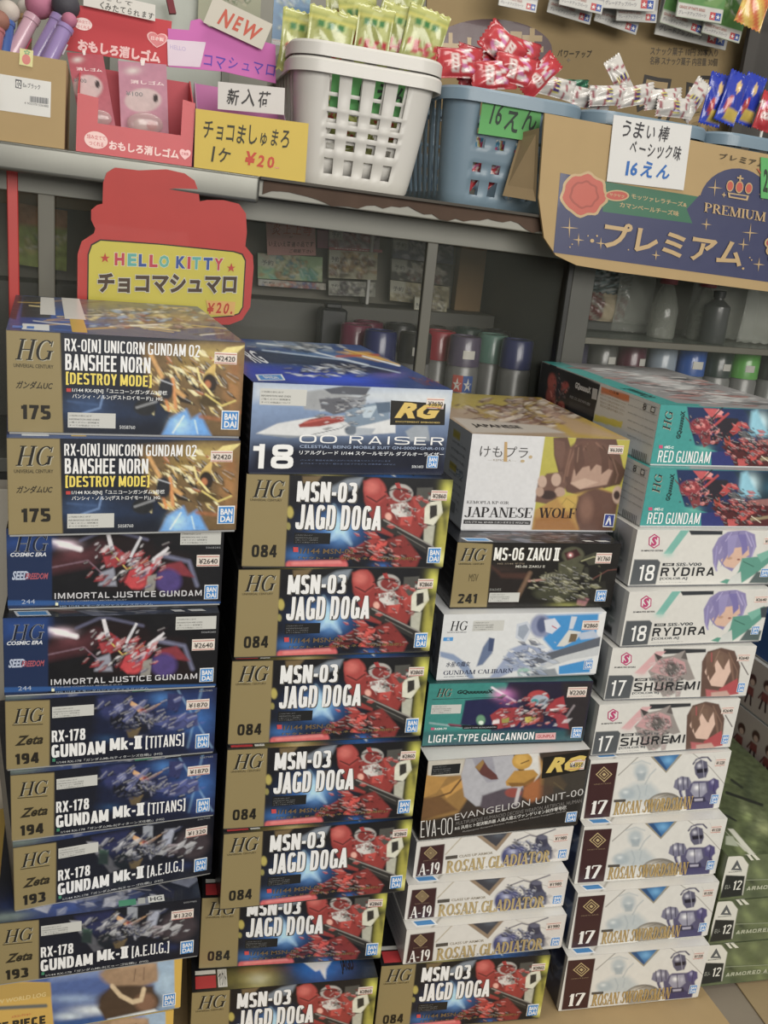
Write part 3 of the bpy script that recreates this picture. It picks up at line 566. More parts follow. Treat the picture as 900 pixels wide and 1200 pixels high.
def f_rg(s):
    s.base('#7b93b8').grad(0, 110, 0, 400, '#101a3c', 1.).p('63,35 871,87 871,160 63,100', '#b9c0c6', 60, .9).g(750, 140, 200, 70, '#c3c8cc', .9)
    s.p('60,290 840,300 840,425 30,410', '#0a1024', 60)
    s.p('250,80 350,70 420,90 520,110 520,150 400,165 270,150', '#8f9296', 10).p('350,70 430,60 540,68 520,100 380,90', '#4b4e58', 5).p('330,110 430,105 520,110 470,160 390,175 340,150', '#55565e', 6).p('430,110 520,108 470,150', '#7d8088', 4)
    s.p('70,245 160,205 330,180 460,180 640,200 640,255 430,262 200,262', '#c6c8ca', 5).p('70,245 250,258 430,262 200,266', '#7f868f', 5)
    s.p('245,212 290,192 360,180 440,184 460,198 330,222 250,224', '#8c2f28', 5).l('270,205 360,190 440,192', 6, '#c8645a', 6, .7)
    s.p('440,160 500,140 560,130 612,150 615,200 520,220 470,230 430,200', '#6f8296', 5).p('500,150 570,140 540,190 510,190', '#a9b8c4', 4).p('560,130 620,128 620,170 570,175', '#4d5f74', 5).e(460, 240, 26, 20, '#5f6a78', .3).p('480,230 560,235 540,262 480,258', '#9aa2ac', 5)
    s.p('680,250 720,225 770,230 780,290 700,290', '#8c949e', 8).l('300,255 420,230 460,205', 3, '#5a5e66', 3).l('400,125 520,120', 3, '#2e3038', 3).fleck(300, 75, 610, 255, 30, ['#c9ccd0', '#5a606c', '#3e424c', '#9aa4b0'], 18, 4, .6, 0, .3).noise(50, .1, 3)
    s.Q('622,122 842,142 838,228 618,222', '#15130f'); s.T('RG', 636, 132, 830, 202, '#c9ab4c', .05, .35, 'series_lettering', '#4e3f1c', .02); s.T('EXCITEMENT EMBODIED', 640, 208, 820, 218, '#b39a4a', .02)
    w = '#dfe1e4'; s.T('18', 52, 288, 228, 392, w, .02, 0, 'number_lettering'); s.T('00 RAISER', 246, 258, 836, 305, w, .0, 0, 'title_lettering')
    s.T('CELESTIAL BEING MOBILE SUIT GN-0000+GNR-010', 248, 302, 836, 322, '#8fa0be', .01); s.T('リアルグレード 1/144 スケールモデル ダブルオーライザー', 246, 322, 836, 350, '#d3d6da', .016)
    s.T('バンダイ 製品をお買い上げいただきありがとうございます', 250, 358, 620, 368, '#5a6a8c'); s.T('ダブルオーライザー 組み立て式プラモデル 対象年齢 15才以上', 250, 372, 640, 382, '#5a6a8c')
    s.info(86, 62, 282, 135); s.badge(764, 350, 814, 402); s.T('5061603', 704, 388, 752, 400, '#c9ccd0', .01); s.price(762, 116, 838, 162, '¥3630')
def t_rg(s):
    s.base('#22407c').g(300, 150, 260, 40, '#5a83b4', .8).g(200, 95, 200, 20, '#8aa0b4', .8).p('60,180 420,220 620,280 560,300 80,240', '#1e3fae', 30).g(430, 250, 200, 26, '#2450d8').g(600, 230, 90, 26, '#6a5aa4', .8)  # pale bluish patches put the lid's reflected haze into the print
    s.p('-60,100 330,150 640,215 600,230 300,190 60,170', '#1a2236', 14, .8).l('100,90 260,110 330,135 520,190', 5, '#d9e2ea', 6).l('120,120 420,165 640,225', 4, '#b9cce2', 6).p('400,130 520,130 600,170 560,175', '#c9952e', 12).l('400,150 560,145', 10, '#b8492e', 6, .8).l('430,120 580,165 640,190', 5, '#e0b44a', 5).l('500,150 640,195', 6, '#e6ebee', 5)
    s.fleck(150, 180, 560, 240, 44, ['#dfe8f2', '#39475f', '#7d93b6', '#16203c'], 26, 2, .7, 6, .2).fleck(60, 80, 500, 140, 24, ['#54606c', '#c8d0d6', '#2e3c56', '#7d93a6'], 30, 7, .6, 10, .25).noise(30, .15, 2)
    s.Q('98,226 196,226 210,252 112,252', '#d5dade'); s.Q('108,229 190,229 202,249 120,249', '#2f86d0'); s.T('BANDAI', 124, 232, 188, 246, '#dfe6ea', .02)
    s.T('RG', 60, 120, 125, 180, '#c9d0d8', .02, 0, 'lettering'); s.T('ダブルオーライザー', 690, 240, 800, 292, '#8c4a44', .01)
def f_wolf(s):
    s.base('#c6c6c8').p('458,66 850,76 800,530 408,530', '#a9a032').grad(0, 60, 0, 1000, '#c0c2c6', .0)
    s.p('496,72 560,68 580,140 600,70 780,72 800,150 820,240 780,300 700,330 640,360 560,340 520,240 500,160', '#5c4036', 6)
    s.p('500,80 545,90 560,190 530,230 505,160', '#6b4c40', 8).e(660, 190, 120, 110, '#644539', .12).l('600,110 570,200 560,260', 8, '#7d5a4a', 6).l('650,100 600,180 590,260', 7, '#7a5848', 6).l('690,95 740,150 750,230', 9, '#7d5a4a', 6).l('640,120 690,190', 6, '#503629', 4).l('720,110 760,180', 6, '#4c3428', 4)
    s.p('590,230 690,200 765,230 740,300 620,325 578,300', '#a58573', 8).p('578,295 640,270 700,290 620,325', '#b89a86', 8).p('760,160 830,230 800,300 750,310 770,240', '#503729', 8)
    s.p('430,300 470,250 540,240 560,300 540,360 470,400 420,390', '#6a4c40', 8).e(450, 290, 20, 30, '#b39684', .25).e(512, 280, 22, 32, '#b39684', .25).e(530, 340, 24, 24, '#a88a78', .3).e(478, 355, 36, 22, '#3c2c28', .3).e(440, 340, 18, 24, '#a88a78', .3)
    s.p('410,530 420,430 520,370 640,350 720,320 770,340 740,530', '#a87f3c', 10).p('520,370 720,320 740,420 560,430', '#b8963c', 20).p('420,470 560,440 620,530 410,530', '#94642e', 24).e(690, 440, 90, 115, '#5a3d33', .12).p('610,360 690,320 800,350 770,530 620,530 610,440', '#5f4136', 14).e(650, 420, 30, 60, '#7d5a4a', .8).e(790, 350, 24, 44, '#b39684', .3).e(786, 352, 14, 22, '#3c2c28', .4)
    s.p('590,120 625,100 640,200 600,260 590,200', '#5a3e33', 6).p('640,100 690,110 700,190 665,235 655,170', '#644639', 6).p('700,110 745,140 750,220 715,250 715,180', '#583c31', 6).l('575,130 555,230 545,290', 7, '#7a5848', 5).l('610,120 605,190', 5, '#80604f', 4).l('765,170 790,250 780,290', 7, '#6d5042', 5).l('540,400 560,370 600,400 580,440', 4, '#7d6a2c', 4, .7).noise(50, .07, 3)
    s.T('けもプラ', 168, 118, 386, 176, '#3f3c3c', .0, 0, 'title_lettering'); s.T('— KEMOPLA —', 205, 183, 332, 194, '#8a7d6a')
    s.Q('278,98 290,98 292,195 276,195', '#b08f5a'); s.T('●', 350, 184, 370, 198, '#b09a72'); s.T('●', 386, 162, 404, 178, '#b09a72')
    s.S('KEMOPLA KP-02R', 118, 388, 306, 403, '#4c4a4a', 0, 'lettering', .13); s.S('JAPANESE', 108, 418, 410, 470, '#221f20', 0, 'title_lettering', .16, .05); s.S('WOLF', 434, 418, 606, 468, '#2a1d1a', .0, 'title_lettering', .16, .05)
    s.Q('108,480 402,482 400,502 106,500', '#2c2a2b'); s.T('けもプラ Ver. KP-02R ニホンオオカミ WOLF Ver.', 114, 486, 396, 497, '#b9b9ba', .01)
    s.Q('732,444 780,446 772,510 724,508', '#d9dade', 'maker_badge'); s.Q('735,447 776,449 769,505 727,504', '#2f3f8a', 'maker_badge'); s.T('Λ', 734, 456, 768, 498, '#d9dade', .05, 0, 'maker_badge'); s.price(742, 104, 816, 148, '¥6300')
def t_wolf(s):
    s.base('#a08a72').p('290,60 560,60 840,240 600,240', '#b0923c', 14).p('-120,60 300,60 380,120 100,130', '#a59238', 14)
    s.fleck(90, 80, 640, 200, 70, ['#6a4a3e', '#8a6a5a', '#b39a80', '#c9b8a4', '#7d5a4a', '#a3863c'], 44, 3, .8, 0, .3).p('430,110 700,200 815,235 600,215', '#a98c7c', 14, .6)
    s.p('95,165 470,190 560,215 190,222', '#b5aca2', 6).T('JAPANESE', 170, 188, 400, 206, '#2c2624', .03, 0)
def s_wolf(s):
    W, H = s.mm; s.base('#b5bcc4')
    for i, y in enumerate((8, 46)):
        s.p('%d,%d %d,%d %d,%d %d,%d' % (W-60, y, W-36, y, W-36, y+9, W-60, y+9), '#b5a93c')
    for i in range(9): s.T('これはプラモデルの組立キットです 15歳以上'[i % 3:], W-60, 20+i*9, W-12, 23+i*9, '#5c636c', .0)
    s.T('ニホン', W-34, 48, W-10, 56, '#3f6a8a', .0); s.Q('%d,88 %d,88 %d,100 %d,100' % (W-46, W-24, W-24, W-46), '#7f868c')
def f_zk(s):
    s.base('#15120f').g(300, 200, 120, 50, '#3c2a24', .8).p('250,190 380,190 440,215 360,370 240,360', '#1d1614', 14).p('236,150 300,200 420,200 430,230 300,225', '#4a2c22', 14, .7).l('430,200 370,330', 18, '#7d6048', 12, .8)
    s.e(625, 110, 52, 40, '#4c4b38', .2).p('585,100 640,80 660,110 600,140', '#3a1518', 6).g(613, 110, 14, 14, '#f0a0a0').e(613, 111, 5, 5, '#fbe8e0', .5).p('560,150 620,130 680,160 660,230 560,220', '#4a4a36', 8)
    s.p('670,120 730,95 800,110 780,150 700,160', '#3c3c2e', 5).l('665,140 720,118 800,122', 5, '#9a9870', 4).p('480,210 540,195 600,210 590,250 490,245', '#5c5a48', 5)
    for i in range(6): s.l('%d,%d %d,%d' % (500+i*15, 208, 494+i*15, 240), 5, '#8c8a74', 3)
    s.l('425,240 500,232', 10, '#a0786c', 6).l('690,180 700,300', 22, '#2e2e24', 8).l('760,200 750,270', 3, '#7a7a5c', 3).p('700,250 780,240 800,320 720,340', '#24221c', 8).p('660,310 710,330 690,370 650,360', '#8a5a60', 8)
    s.e(540, 300, 90, 40, '#3b3c2a', .4).fleck(430, 150, 780, 360, 70, ['#5c5c44', '#2a2a20', '#7a785a', '#14120f', '#3f4030', '#8f8c68'], 24, 5, .65, 20, .4).g(600, 360, 90, 16, '#8f8f3c', .7).l('720,230 790,185 830,180', 4, '#6d4038', 5).noise(50, .2, 6)
    s.p('104,53 260,60 232,373 63,373', GOLD)
    HGm(s, 112, 80, 234, 142); s.T('UNIVERSAL CENTURY', 106, 152, 222, 161, '#3a3320', .01); s.T('241', 98, 304, 190, 352, '#1f1b14', .04, 0, 'number_lettering'); s.T('MSV', 150, 205, 196, 242, '#5c5030', .0)
    s.T('MS-06 ZAKU Ⅱ', 262, 74, 566, 138, '#e0ded4', .04, 0, 'title_lettering', '#4c4438', .012); s.T('HG 1/144 ザクⅡ', 280, 148, 402, 158, '#8a7d6a', .01); s.T('MS-06 ZAKU Ⅱ', 362, 160, 496, 173, '#b9b6ac', .02)
    s.T('5065455', 244, 276, 298, 288, '#8a8a86'); s.info(240, 298, 385, 346); s.badge(734, 284, 792, 342); s.price(728, 98, 806, 150, '¥1760')
def t_dark(s):
    W, H = s.mm; s.base('#14161c').fleck(30, H-60, W-10, H, 50, ['#3a3f50', '#20242e', '#5a3c3a', '#6d7080', '#262030'], 16, 6, .7, 0, .4).noise(30, .3, 3)
    s.Q('8,%d 38,%d 42,%d 12,%d' % (H-15, H-15, H-3, H-3), '#c9ced3'); s.Q('11,%d 36,%d 39,%d 14,%d' % (H-13, H-13, H-5, H-5), '#3c8ccc'); s.Q('150,%d 160,%d 164,%d 154,%d' % (H-10, H-10, H-5, H-5), '#b9bab8'); s.Q('166,%d 180,%d 184,%d 170,%d' % (H-10, H-10, H-5, H-5), '#b9bab8')
def f_cal(s):
    s.base('#c9cbcc').p('560,55 835,45 820,210 610,240 560,180', '#2f86c4', 14).p('640,320 800,280 790,352 640,362', '#2f86c4', 5).p('820,48 860,36 825,360 800,360', '#cfd0d0', 8)
    s.p('430,100 480,85 505,120 470,200 425,170', '#b5bcc8', 4).p('440,112 475,100 490,128 462,180 436,158', '#8c96a6', 4).e(545, 110, 50, 60, '#7c84a4', .3).e(550, 105, 24, 40, '#4a5478', .4).p('560,80 610,70 640,110 600,150 570,140', '#c2c6d2', 5).l('600,110 620,122', 5, '#b04a5c', 3).p('690,60 718,62 700,125 680,125', '#b9c0cc', 4)
    s.p('625,215 680,130 740,140 720,180 660,215', '#c3c2bc', 4).p('690,150 725,150 715,190 680,195', '#6a5a44', 4).p('720,150 800,130 830,170 740,180', '#a9b4c6', 8)
    s.p('240,320 270,220 300,170 325,175 315,250 270,310', '#5c6c8c', 8).p('300,170 325,175 318,240 295,240', '#3c4a6c', 6).p('64,240 130,255 200,310 230,385 210,390 130,290 66,268', '#7d8fae', 10).p('360,300 400,230 470,200 560,230 640,240 560,330 420,345 330,390 300,385', '#8c98b4', 10)
    s.p('480,290 600,245 835,165 832,215 640,270 500,330', '#565b66', 5).p('500,330 640,272 832,217 828,262 700,285 560,335', '#b4b7ba', 5).p('440,330 560,320 650,370 440,388', '#a5adb4', 8).e(470, 350, 30, 22, '#8ab0a4', .4).p('500,350 620,330 640,378 510,385', '#82878e', 8)
    s.fleck(370, 180, 640, 385, 60, ['#aab4c6', '#5c6884', '#d3d6da', '#3f4860', '#8e9ab2'], 24, 5, .7, 20, .4).noise(50, .05, 2)
    s.S('HG', 112, 84, 200, 134, '#1d1c20', .12, 'series_lettering', .13, .05); s.T('THE WITCH FROM MERCURY', 98, 138, 192, 146, '#5c5c60', .0); s.Q('82,168 128,167 126,186 80,187', '#3c8ccc'); s.T('HG', 98, 170, 112, 184, '#c9cbcc', .02)
    s.T('水星の魔女', 92, 292, 212, 322, '#3f4458', .005, .1); s.S('GUNDAM CALIBARN', 80, 332, 418, 362, '#2c3450', 0, 'title_lettering', .14, .05); s.T('XGF-X0085 / MOBILE SUIT', 82, 368, 205, 376, '#6a6e78')
    s.info(218, 80, 372, 136); s.badge(758, 286, 806, 336); s.price(740, 80, 826, 130, '¥2860')
def s_light(s):
    W, H = s.mm; s.base('#7c8088').grad(0, 0, W, 0, '#6a6e78', .5).fleck(W-110, 5, W, H-5, 36, ['#4f5560', '#9aa2ac', '#3a3f48', '#8088a0'], 16, 2, .7, 80, .4).noise(20, .2)
def f_gc(s):
    s.base('#1d2048').p('70,35 480,35 450,110 270,125 250,250 400,265 400,300 52,368', '#287f78', 8).p('52,290 820,260 808,312 400,340 52,368', '#24585c', 20, .8).p('470,35 850,35 810,260 560,200', '#221d33', 30).p('720,40 850,40 810,300 740,290', '#2a2528', 26)
    s.g(450, 95, 60, 34, '#e08ac4').l('400,60 510,130', 7, '#fbe4f2', 10).g(480, 120, 50, 50, '#8c4a8c', .6)
    s.p('395,200 440,165 520,160 560,200 520,250 420,270', '#942d34', 5).p('410,225 440,220 440,240 405,245', '#d5c8c8', 4).e(615, 110, 48, 34, '#a83438', .15).e(622, 125, 40, 26, '#9aa6b4', .2).e(600, 130, 16, 12, '#2f8c90', .3).p('660,130 725,105 735,160 700,215 645,190', '#9c2c34', 5).p('690,180 740,200 750,260 700,250', '#94303a', 6).l('670,170 715,165', 7, '#d8cccc', 4)
    s.p('540,180 640,165 640,230 540,240', '#5c2428', 6).p('558,208 606,202 606,230 558,236', '#b8ab3c', 4).p('450,215 486,210 484,235 452,238', '#8f8a3c', 4).e(350, 225, 22, 26, '#5c8c6c', .4).e(352, 238, 12, 10, '#cfe0d0', .5).l('90,245 250,262 300,258', 10, '#7fa0a0', 6).l('200,255 410,265', 12, '#20242c', 5).l('190,250 250,255', 9, '#7a3a50', 4)
    s.l('770,150 740,200', 9, '#7d7478', 5).fleck(400, 90, 760, 280, 60, ['#b03a40', '#1a1218', '#6a2028', '#c8c4c8', '#3a3040', '#d05a54'], 20, 7, .65, -20, .4).noise(50, .12, 2)
    HGm(s, 118, 62, 200, 106, '#12211f'); s.T('GQuuuuuuX', 226, 70, 408, 94, '#10201f', .04, .1); s.Q('98,118 450,106 450,109 98,121', '#1c504c')
    s.info(92, 146, 252, 196); s.Q('96,268 114,267 114,280 96,281', '#c04a70'); s.T('RGM-79', 116, 266, 180, 280, '#c9d2d0', .03); s.T('LIGHT-TYPE GUNCANNON', 84, 282, 600, 340, '#e4e8e6', .02, 0, 'title_lettering')
    s.Q('262,252 430,248 430,268 262,272', '#15151c'); s.T('LIGHT TYPE GUNCANNON', 268, 256, 424, 266, '#a9aab0', .01); s.Q('606,282 694,276 692,308 604,312', '#c89a9a'); s.T('GUNPLA', 612, 286, 688, 304, '#a03038', .02); s.badge(756, 248, 806, 300); s.price(738, 62, 824, 110, '¥2200')
def s_teal(s):
    W, H = s.mm; s.base('#1c3f40').fleck(W-100, 5, W, H-5, 20, ['#16201f', '#2c5c58', '#0f1416'], 20, 2, .6)
def f_eva(s):
    s.base('#3a2f28').p('82,77 260,70 300,250 240,350 50,400', '#8f6a30', 14).p('80,75 270,65 250,150 80,160', '#b5afa2', 10).p('70,150 180,160 130,240 60,270', '#a87c34', 6).p('150,220 260,160 280,200 180,270', '#b98838', 8).l('60,290 200,240 260,160', 8, '#4f351c', 6).p('60,270 150,260 240,330 50,390', '#6b4a26', 14)
    s.p('250,150 270,66 500,50 540,160 560,220 480,300 330,310 270,260', '#a3a3aa', 8).p('300,60 400,55 430,180 380,190 320,110', '#8e8d98', 8).p('318,110 355,72 382,112 425,150 435,172 400,175 350,150', '#5c3330', 5).p('318,110 355,72 362,90 340,130', '#8e6c34', 4).p('360,255 460,220 560,215 540,310 420,345 350,310', '#4f4650', 12).e(510, 240, 40, 24, '#8c4038', .3).p('530,215 548,212 530,310 515,300', '#b4aeb0', 6)
    s.p('560,40 620,35 640,140 600,200 555,150', '#c9c7c2', 8).e(544, 82, 48, 42, '#b5892c', .1).e(540, 78, 30, 28, '#c59a3c', .5).l('540,95 575,80', 5, '#4f3818', 3).p('470,185 510,130 600,125 625,150 600,190 540,210 475,205', '#ad7f2a', 6).p('480,190 560,190 610,160 600,200 500,212', '#7d561e', 6)
    s.p('560,210 640,160 700,180 700,240 600,290 555,260', '#9c5c2c', 14).p('620,60 650,100 720,150 760,200 750,220 640,200', '#a97c34', 14, .8).l('700,190 745,225', 6, '#d8b05c', 5)
    s.p('640,150 870,110 850,200 820,396 600,420 640,300', '#38342e', 34, .9).p('240,370 480,320 840,240 820,396 43,491 56,390', '#201c1a', 40, .92).noise(40, .12, 3)
    s.Q('642,66 848,34 842,128 640,170', '#17140f'); s.T('RG', 658, 58, 840, 140, '#c9ad48', .05, .35, 'series_lettering', '#4e3f1c', .02); s.price(756, 76, 836, 130, '¥4950'); s.info(98, 92, 246, 148, True)
    w = '#d8d6d2'; s.line('EVA-00', 52, 478, 216, 455, 88, w, 0, 'number_lettering', (.08, .05)); s.line('EVANGELION UNIT-00', 226, 384, 836, 250, 34, '#b9b6b4', -.006)
    s.line('MULTIPURPOSE HUMANOID DECISIVE WEAPON ARTIFICIAL HUMAN', 232, 410, 832, 286, 19, '#75716e', 0, 'lettering'); s.line('RG 汎用ヒト型決戦兵器 人造人間エヴァンゲリオン試作零号機', 228, 436, 764, 320, 19, '#c6c4c0', .012, 'lettering')
    s.line('Multipurpose Humanoid Decisive Weapon, Artificial Human Evangelion Unit-00', 268, 448, 762, 334, 10, '#97938f', 0, 'lettering'); s.badge(762, 332, 816, 386)
def side_white(s):
    W, H = s.mm; s.base('#b4b5b8').g(W-60, H/2, 70, H/3, '#9a9ca2', .7)
    for i in range(4): s.T('SPECIFICATION', W-90, 6+i*H/5, W-20, 9+i*H/5, '#7d7f86')
def _san(s, x, y, r, P='printing'):
    c = '#b09a68'
    for k, w in ((1, '#b09a68'), (.84, '#3a1d1e'), (.62, '#b09a68'), (.48, '#3a1d1e'), (.25, '#b09a68')):
        s.Q('%f,%f %f,%f %f,%f %f,%f' % (x, y-r*k, x+r*k, y, x, y+r*k, x-r*k, y), w, P)
def f_gl(s):
    s.base('#c9c6c0').p('360,78 550,50 460,165', '#8a7660', 4).p('385,76 525,56 458,140', '#3c3c44', 5).g(470, 80, 40, 20, '#5c6470', .6).l('205,175 290,80', 4, '#9a8c6c', 3).l('560,40 600,70 760,130', 3, '#8f867c', 3, .7)
    s.l('560,110 620,85 650,95 740,60', 6, '#5c5864', 4).e(550, 198, 68, 66, '#3c4070', .2).e(556, 205, 50, 48, '#50527a', .5).g(535, 168, 30, 22, '#a4a8c8', .9).l('500,160 548,140 600,165', 4, '#8c90b4', 3, .7).p('640,130 700,118 722,160 700,240 620,246', '#44445c', 6).e(675, 120, 30, 36, '#38384c', .25).e(680, 100, 24, 12, '#5c5c70', .4).p('590,180 640,150 720,150 740,210 600,250', '#4a4c60', 8).fleck(510, 100, 740, 240, 46, ['#5c6080', '#2c2c40', '#a6a8b8', '#3f4468'], 16, 4, .7).noise(40, .05, 3)
    s.p('820,40 830,50 800,220 720,230 735,70', '#c5bfba', 12, .6)
    s.p('76,128 202,116 188,282 52,294', '#391c1e'); _san(s, 128, 163, 35); s.T('SANKYO RANK', 90, 198, 165, 206, '#8c7458')
    s.S('A-19', 62, 214, 178, 284, '#d8d5d0', 0, 'number_lettering', .18, .07); s.T('CLASS UP ARMOR', 274, 168, 442, 190, '#8f8472', .01); s.Q('206,184 266,178 265,196 205,202', '#4c4640')
    s.S('ROSAN GLADIATOR', 206, 172, 722, 268, '#a58f5c', 0, 'title_lettering', .22, .1); s.T('ローザングラディエーター', 262, 240, 470, 262, '#6c6558', .0); s.badge(746, 164, 794, 212); s.price(728, 84, 800, 126, '¥1980')
def t_sw(s):
    W, H = s.mm; s.base('#c9c7c2').l('60,%d 30,%d' % (H-30, H), 2, '#8f8a80', 1.5).noise(10, .04)
    s.Q('8,%d 34,%d 38,%d 12,%d' % (H-14, H-14, H-3, H-3), '#d9dade'); s.Q('11,%d 32,%d 35,%d 14,%d' % (H-12, H-12, H-5, H-5), '#3c84c0')
def f_sw(s):
    s.base('#cac8c2').p('395,60 570,42 480,150', '#8f8670', 3).p('412,62 552,46 480,138', '#2f6aa0', 5).g(490, 80, 40, 30, '#6aa8d4', .8).p('412,62 440,60 485,128 480,138', '#1f3f6c', 6, .8).l('230,160 350,45', 4, '#77736c', 3).l('620,42 720,120 810,220', 4, '#8f8b84', 3)
    s.p('235,300 250,245 310,205 400,205 445,255 430,310', '#a7b1b5', 34, .85).e(348, 140, 36, 44, '#9fabb1', .7, .85).g(350, 150, 18, 18, '#d3d6d5', .8).e(275, 262, 40, 30, '#98a5ac', .6, .8).g(268, 252, 20, 14, '#cdd2d2', .8).p('325,150 372,146 366,190 332,192', '#8a979f', 10, .7).l('370,210 395,160 425,128', 6, '#8d999f', 7, .7).l('300,100 350,82 395,100', 6, '#9aa6ac', 8, .7).l('330,215 345,260 335,300', 5, '#8a979f', 8, .6).l('380,215 372,270', 5, '#8a979f', 8, .5)
    s.p('585,235 635,198 720,198 765,245 745,352 600,358', '#4f4c6c', 8).p('600,330 690,300 755,330 750,360 600,366', '#3a3660', 8).p('628,212 700,208 712,262 680,292 640,290 616,256', '#8b8a9c', 6).g(652, 236, 22, 20, '#dddde0', .95).g(690, 240, 14, 22, '#b4b3c2', .8).l('662,210 668,290', 4, '#2c2a40', 3).p('622,292 700,290 706,318 626,322', '#2c2944', 5).p('640,300 690,298 688,312 642,314', '#a09cae', 4)
    s.p('640,95 668,78 702,90 712,140 700,178 660,186 640,160 632,120', '#55546a', 5).p('645,132 706,126 704,148 650,154', '#1f1d2c', 4).g(660, 112, 16, 16, '#c9c8d2', .9).l('676,80 690,178', 4, '#a5a4b4', 4, .7).l('626,102 642,78 672,66 704,66 724,86', 9, '#4a485c', 4).l('634,92 650,76 700,68', 3, '#a9a8b4', 3)
    s.p('522,232 530,192 562,170 606,176 620,206 606,240 560,256', '#6e6d84', 6).l('545,180 550,245', 4, '#2c2a40', 3).l('572,172 580,248', 4, '#2c2a40', 3).l('598,178 602,236', 4, '#2c2a40', 3).g(558, 200, 12, 20, '#d5d4dc', .9).g(586, 202, 10, 20, '#bcbbc8', .8)
    s.p('716,200 744,182 774,196 778,236 752,262 722,248', '#4c4674', 6).g(740, 206, 12, 16, '#a29fc0', .9).l('752,186 746,258', 3, '#262242', 3).l('560,256 575,300 600,340', 16, '#4a4868', 6).l('568,262 585,305', 5, '#a4a3b4', 5, .8).l('752,262 770,300', 14, '#45406a', 6).l('780,120 740,60', 0.1, '#777777')
    s.e(478, 330, 98, 70, '#5c5852', .06).e(478, 332, 92, 65, '#8b857b', .2).g(446, 300, 46, 26, '#d0cbc0', .9).e(490, 335, 30, 22, '#6a655e', .3).g(484, 328, 14, 10, '#b9b4a9', .9).l('400,340 440,290 500,272 550,290', 3, '#6a655e', 3).noise(40, .05, 3)
    s.p('94,98 230,90 185,390 52,393', '#3a1c1e'); _san(s, 158, 153, 42); s.T('SANKYO RANK', 105, 198, 195, 208, '#8c7458')
    s.S('17', 82, 292, 178, 370, '#dcd9d4', 0, 'number_lettering', .2, .08); s.S('ROSAN SWORDSMAN', 204, 284, 636, 376, '#a3874c', 0, 'title_lettering', .23, .1); s.Q('208,292 268,290 267,304 207,306', '#4c4640'); s.T('ローザンソードマン', 200, 362, 400, 376, '#6c6558')
    s.badge(728, 276, 780, 332); s.price(744, 72, 808, 116, '¥1320')
def s_sw(s):
    W, H = s.mm; s.base('#121b34').g(W-40, H/2, 40, H/2, '#22407c').g(W-90, H/2, 50, H/2, '#2a3c60', .7).fleck(W-120, 5, W-10, H-5, 20, ['#36588c', '#0e1424', '#6a7ca0'], 18, 3, .5).p('%d,0 %d,0 %d,%d %d,%d' % (W-6, W, W, H, W-6, H), '#c4c4c2', 2)
def _hexS(s, cx, cy, r):
    import math as m
    q = lambda k: ' '.join('%f,%f' % (cx+r*k*.9*m.sin(R(a)), cy-r*k*1.1*m.cos(R(a))) for a in range(0, 360, 60))
    s.Q(q(1), '#b03468', 'series_mark'); s.Q(q(.82), '#c9c7c4', 'series_mark'); s.T('S', cx-r*.5, cy-r*.72, cx+r*.5, cy+r*.72, '#b03468', .06, 0, 'series_mark')
def f_ry(s):
    s.base('#c6c4be').p('380,85 570,90 570,112 395,112', '#2c3036', 4).p('335,84 385,84 290,225 245,222', '#6aa89c', 4).g(270, 225, 40, 26, '#8abaae', .7)
    s.p('520,200 550,130 600,95 690,85 750,110 765,180 740,250 690,240 640,330 590,300 560,260 550,330 530,280', '#8078a4', 6).p('572,262 640,190 720,180 730,230 690,260 650,310 600,300', '#c9a48e', 6).l('600,120 560,220', 8, '#a097c0', 5).l('660,100 640,180', 7, '#6a6290', 5).l('700,100 740,180', 7, '#a097c0', 5).p('570,190 650,140 640,200 590,240', '#8078a4', 5).e(620, 250, 16, 9, '#b08a74', .6)
    s.p('560,150 600,110 610,230 575,300 590,220', '#7870a0', 6).p('600,120 660,110 640,215 612,250', '#8a82b0', 6).p('655,110 700,110 720,200 690,235 680,170', '#7068a0', 6).l('545,180 540,290 555,325', 7, '#9088b8', 5).l('730,120 755,180 745,240', 7, '#9890bc', 5).l('620,100 590,150', 4, '#a8a0c8', 4).e(672, 258, 9, 6, '#8c5c50', .6).p('690,250 780,240 860,190 880,210 850,270 790,330 700,400 640,400 680,320', '#4f8c7c', 6).p('770,230 850,195 870,215 800,275', '#6aa594', 6).p('840,200 895,190 885,260 850,260', '#3a4248', 6).p('575,395 610,375 660,380 620,405', '#4a8a78', 4).p('640,360 690,330 700,400 620,405', '#b9bcb8', 5).p('780,330 860,340 850,400 740,400', '#4c5a5a', 8).l('700,270 760,300', 5, '#2f5c50', 4).noise(40, .05, 3)
    s.p('76,258 212,258 228,275 206,410 52,416', '#4c5054'); s.T('18', 98, 290, 202, 388, '#dcdcd8', .02, 0, 'number_lettering'); _hexS(s, 186, 148, 40); s.T('30 MINUTES SISTERS', 112, 199, 240, 209, '#4c4c50', .02)
    s.Q('242,279 308,279 306,296 240,296', '#2e3034'); s.T('30MS', 252, 282, 296, 293, '#c6c4be', .02); s.T('SIS-V00', 318, 276, 466, 297, '#4c5054', .02); s.T('RYDIRA', 230, 303, 545, 358, '#25272a', .012, 0, 'title_lettering'); s.T('[COLOR A]', 228, 364, 388, 384, '#5c6064', .02); s.T('リディラ オプションボディパーツ', 226, 392, 412, 400, '#7c8084')
    s.badge(798, 310, 848, 362); s.price(800, 130, 876, 168, '¥2640')
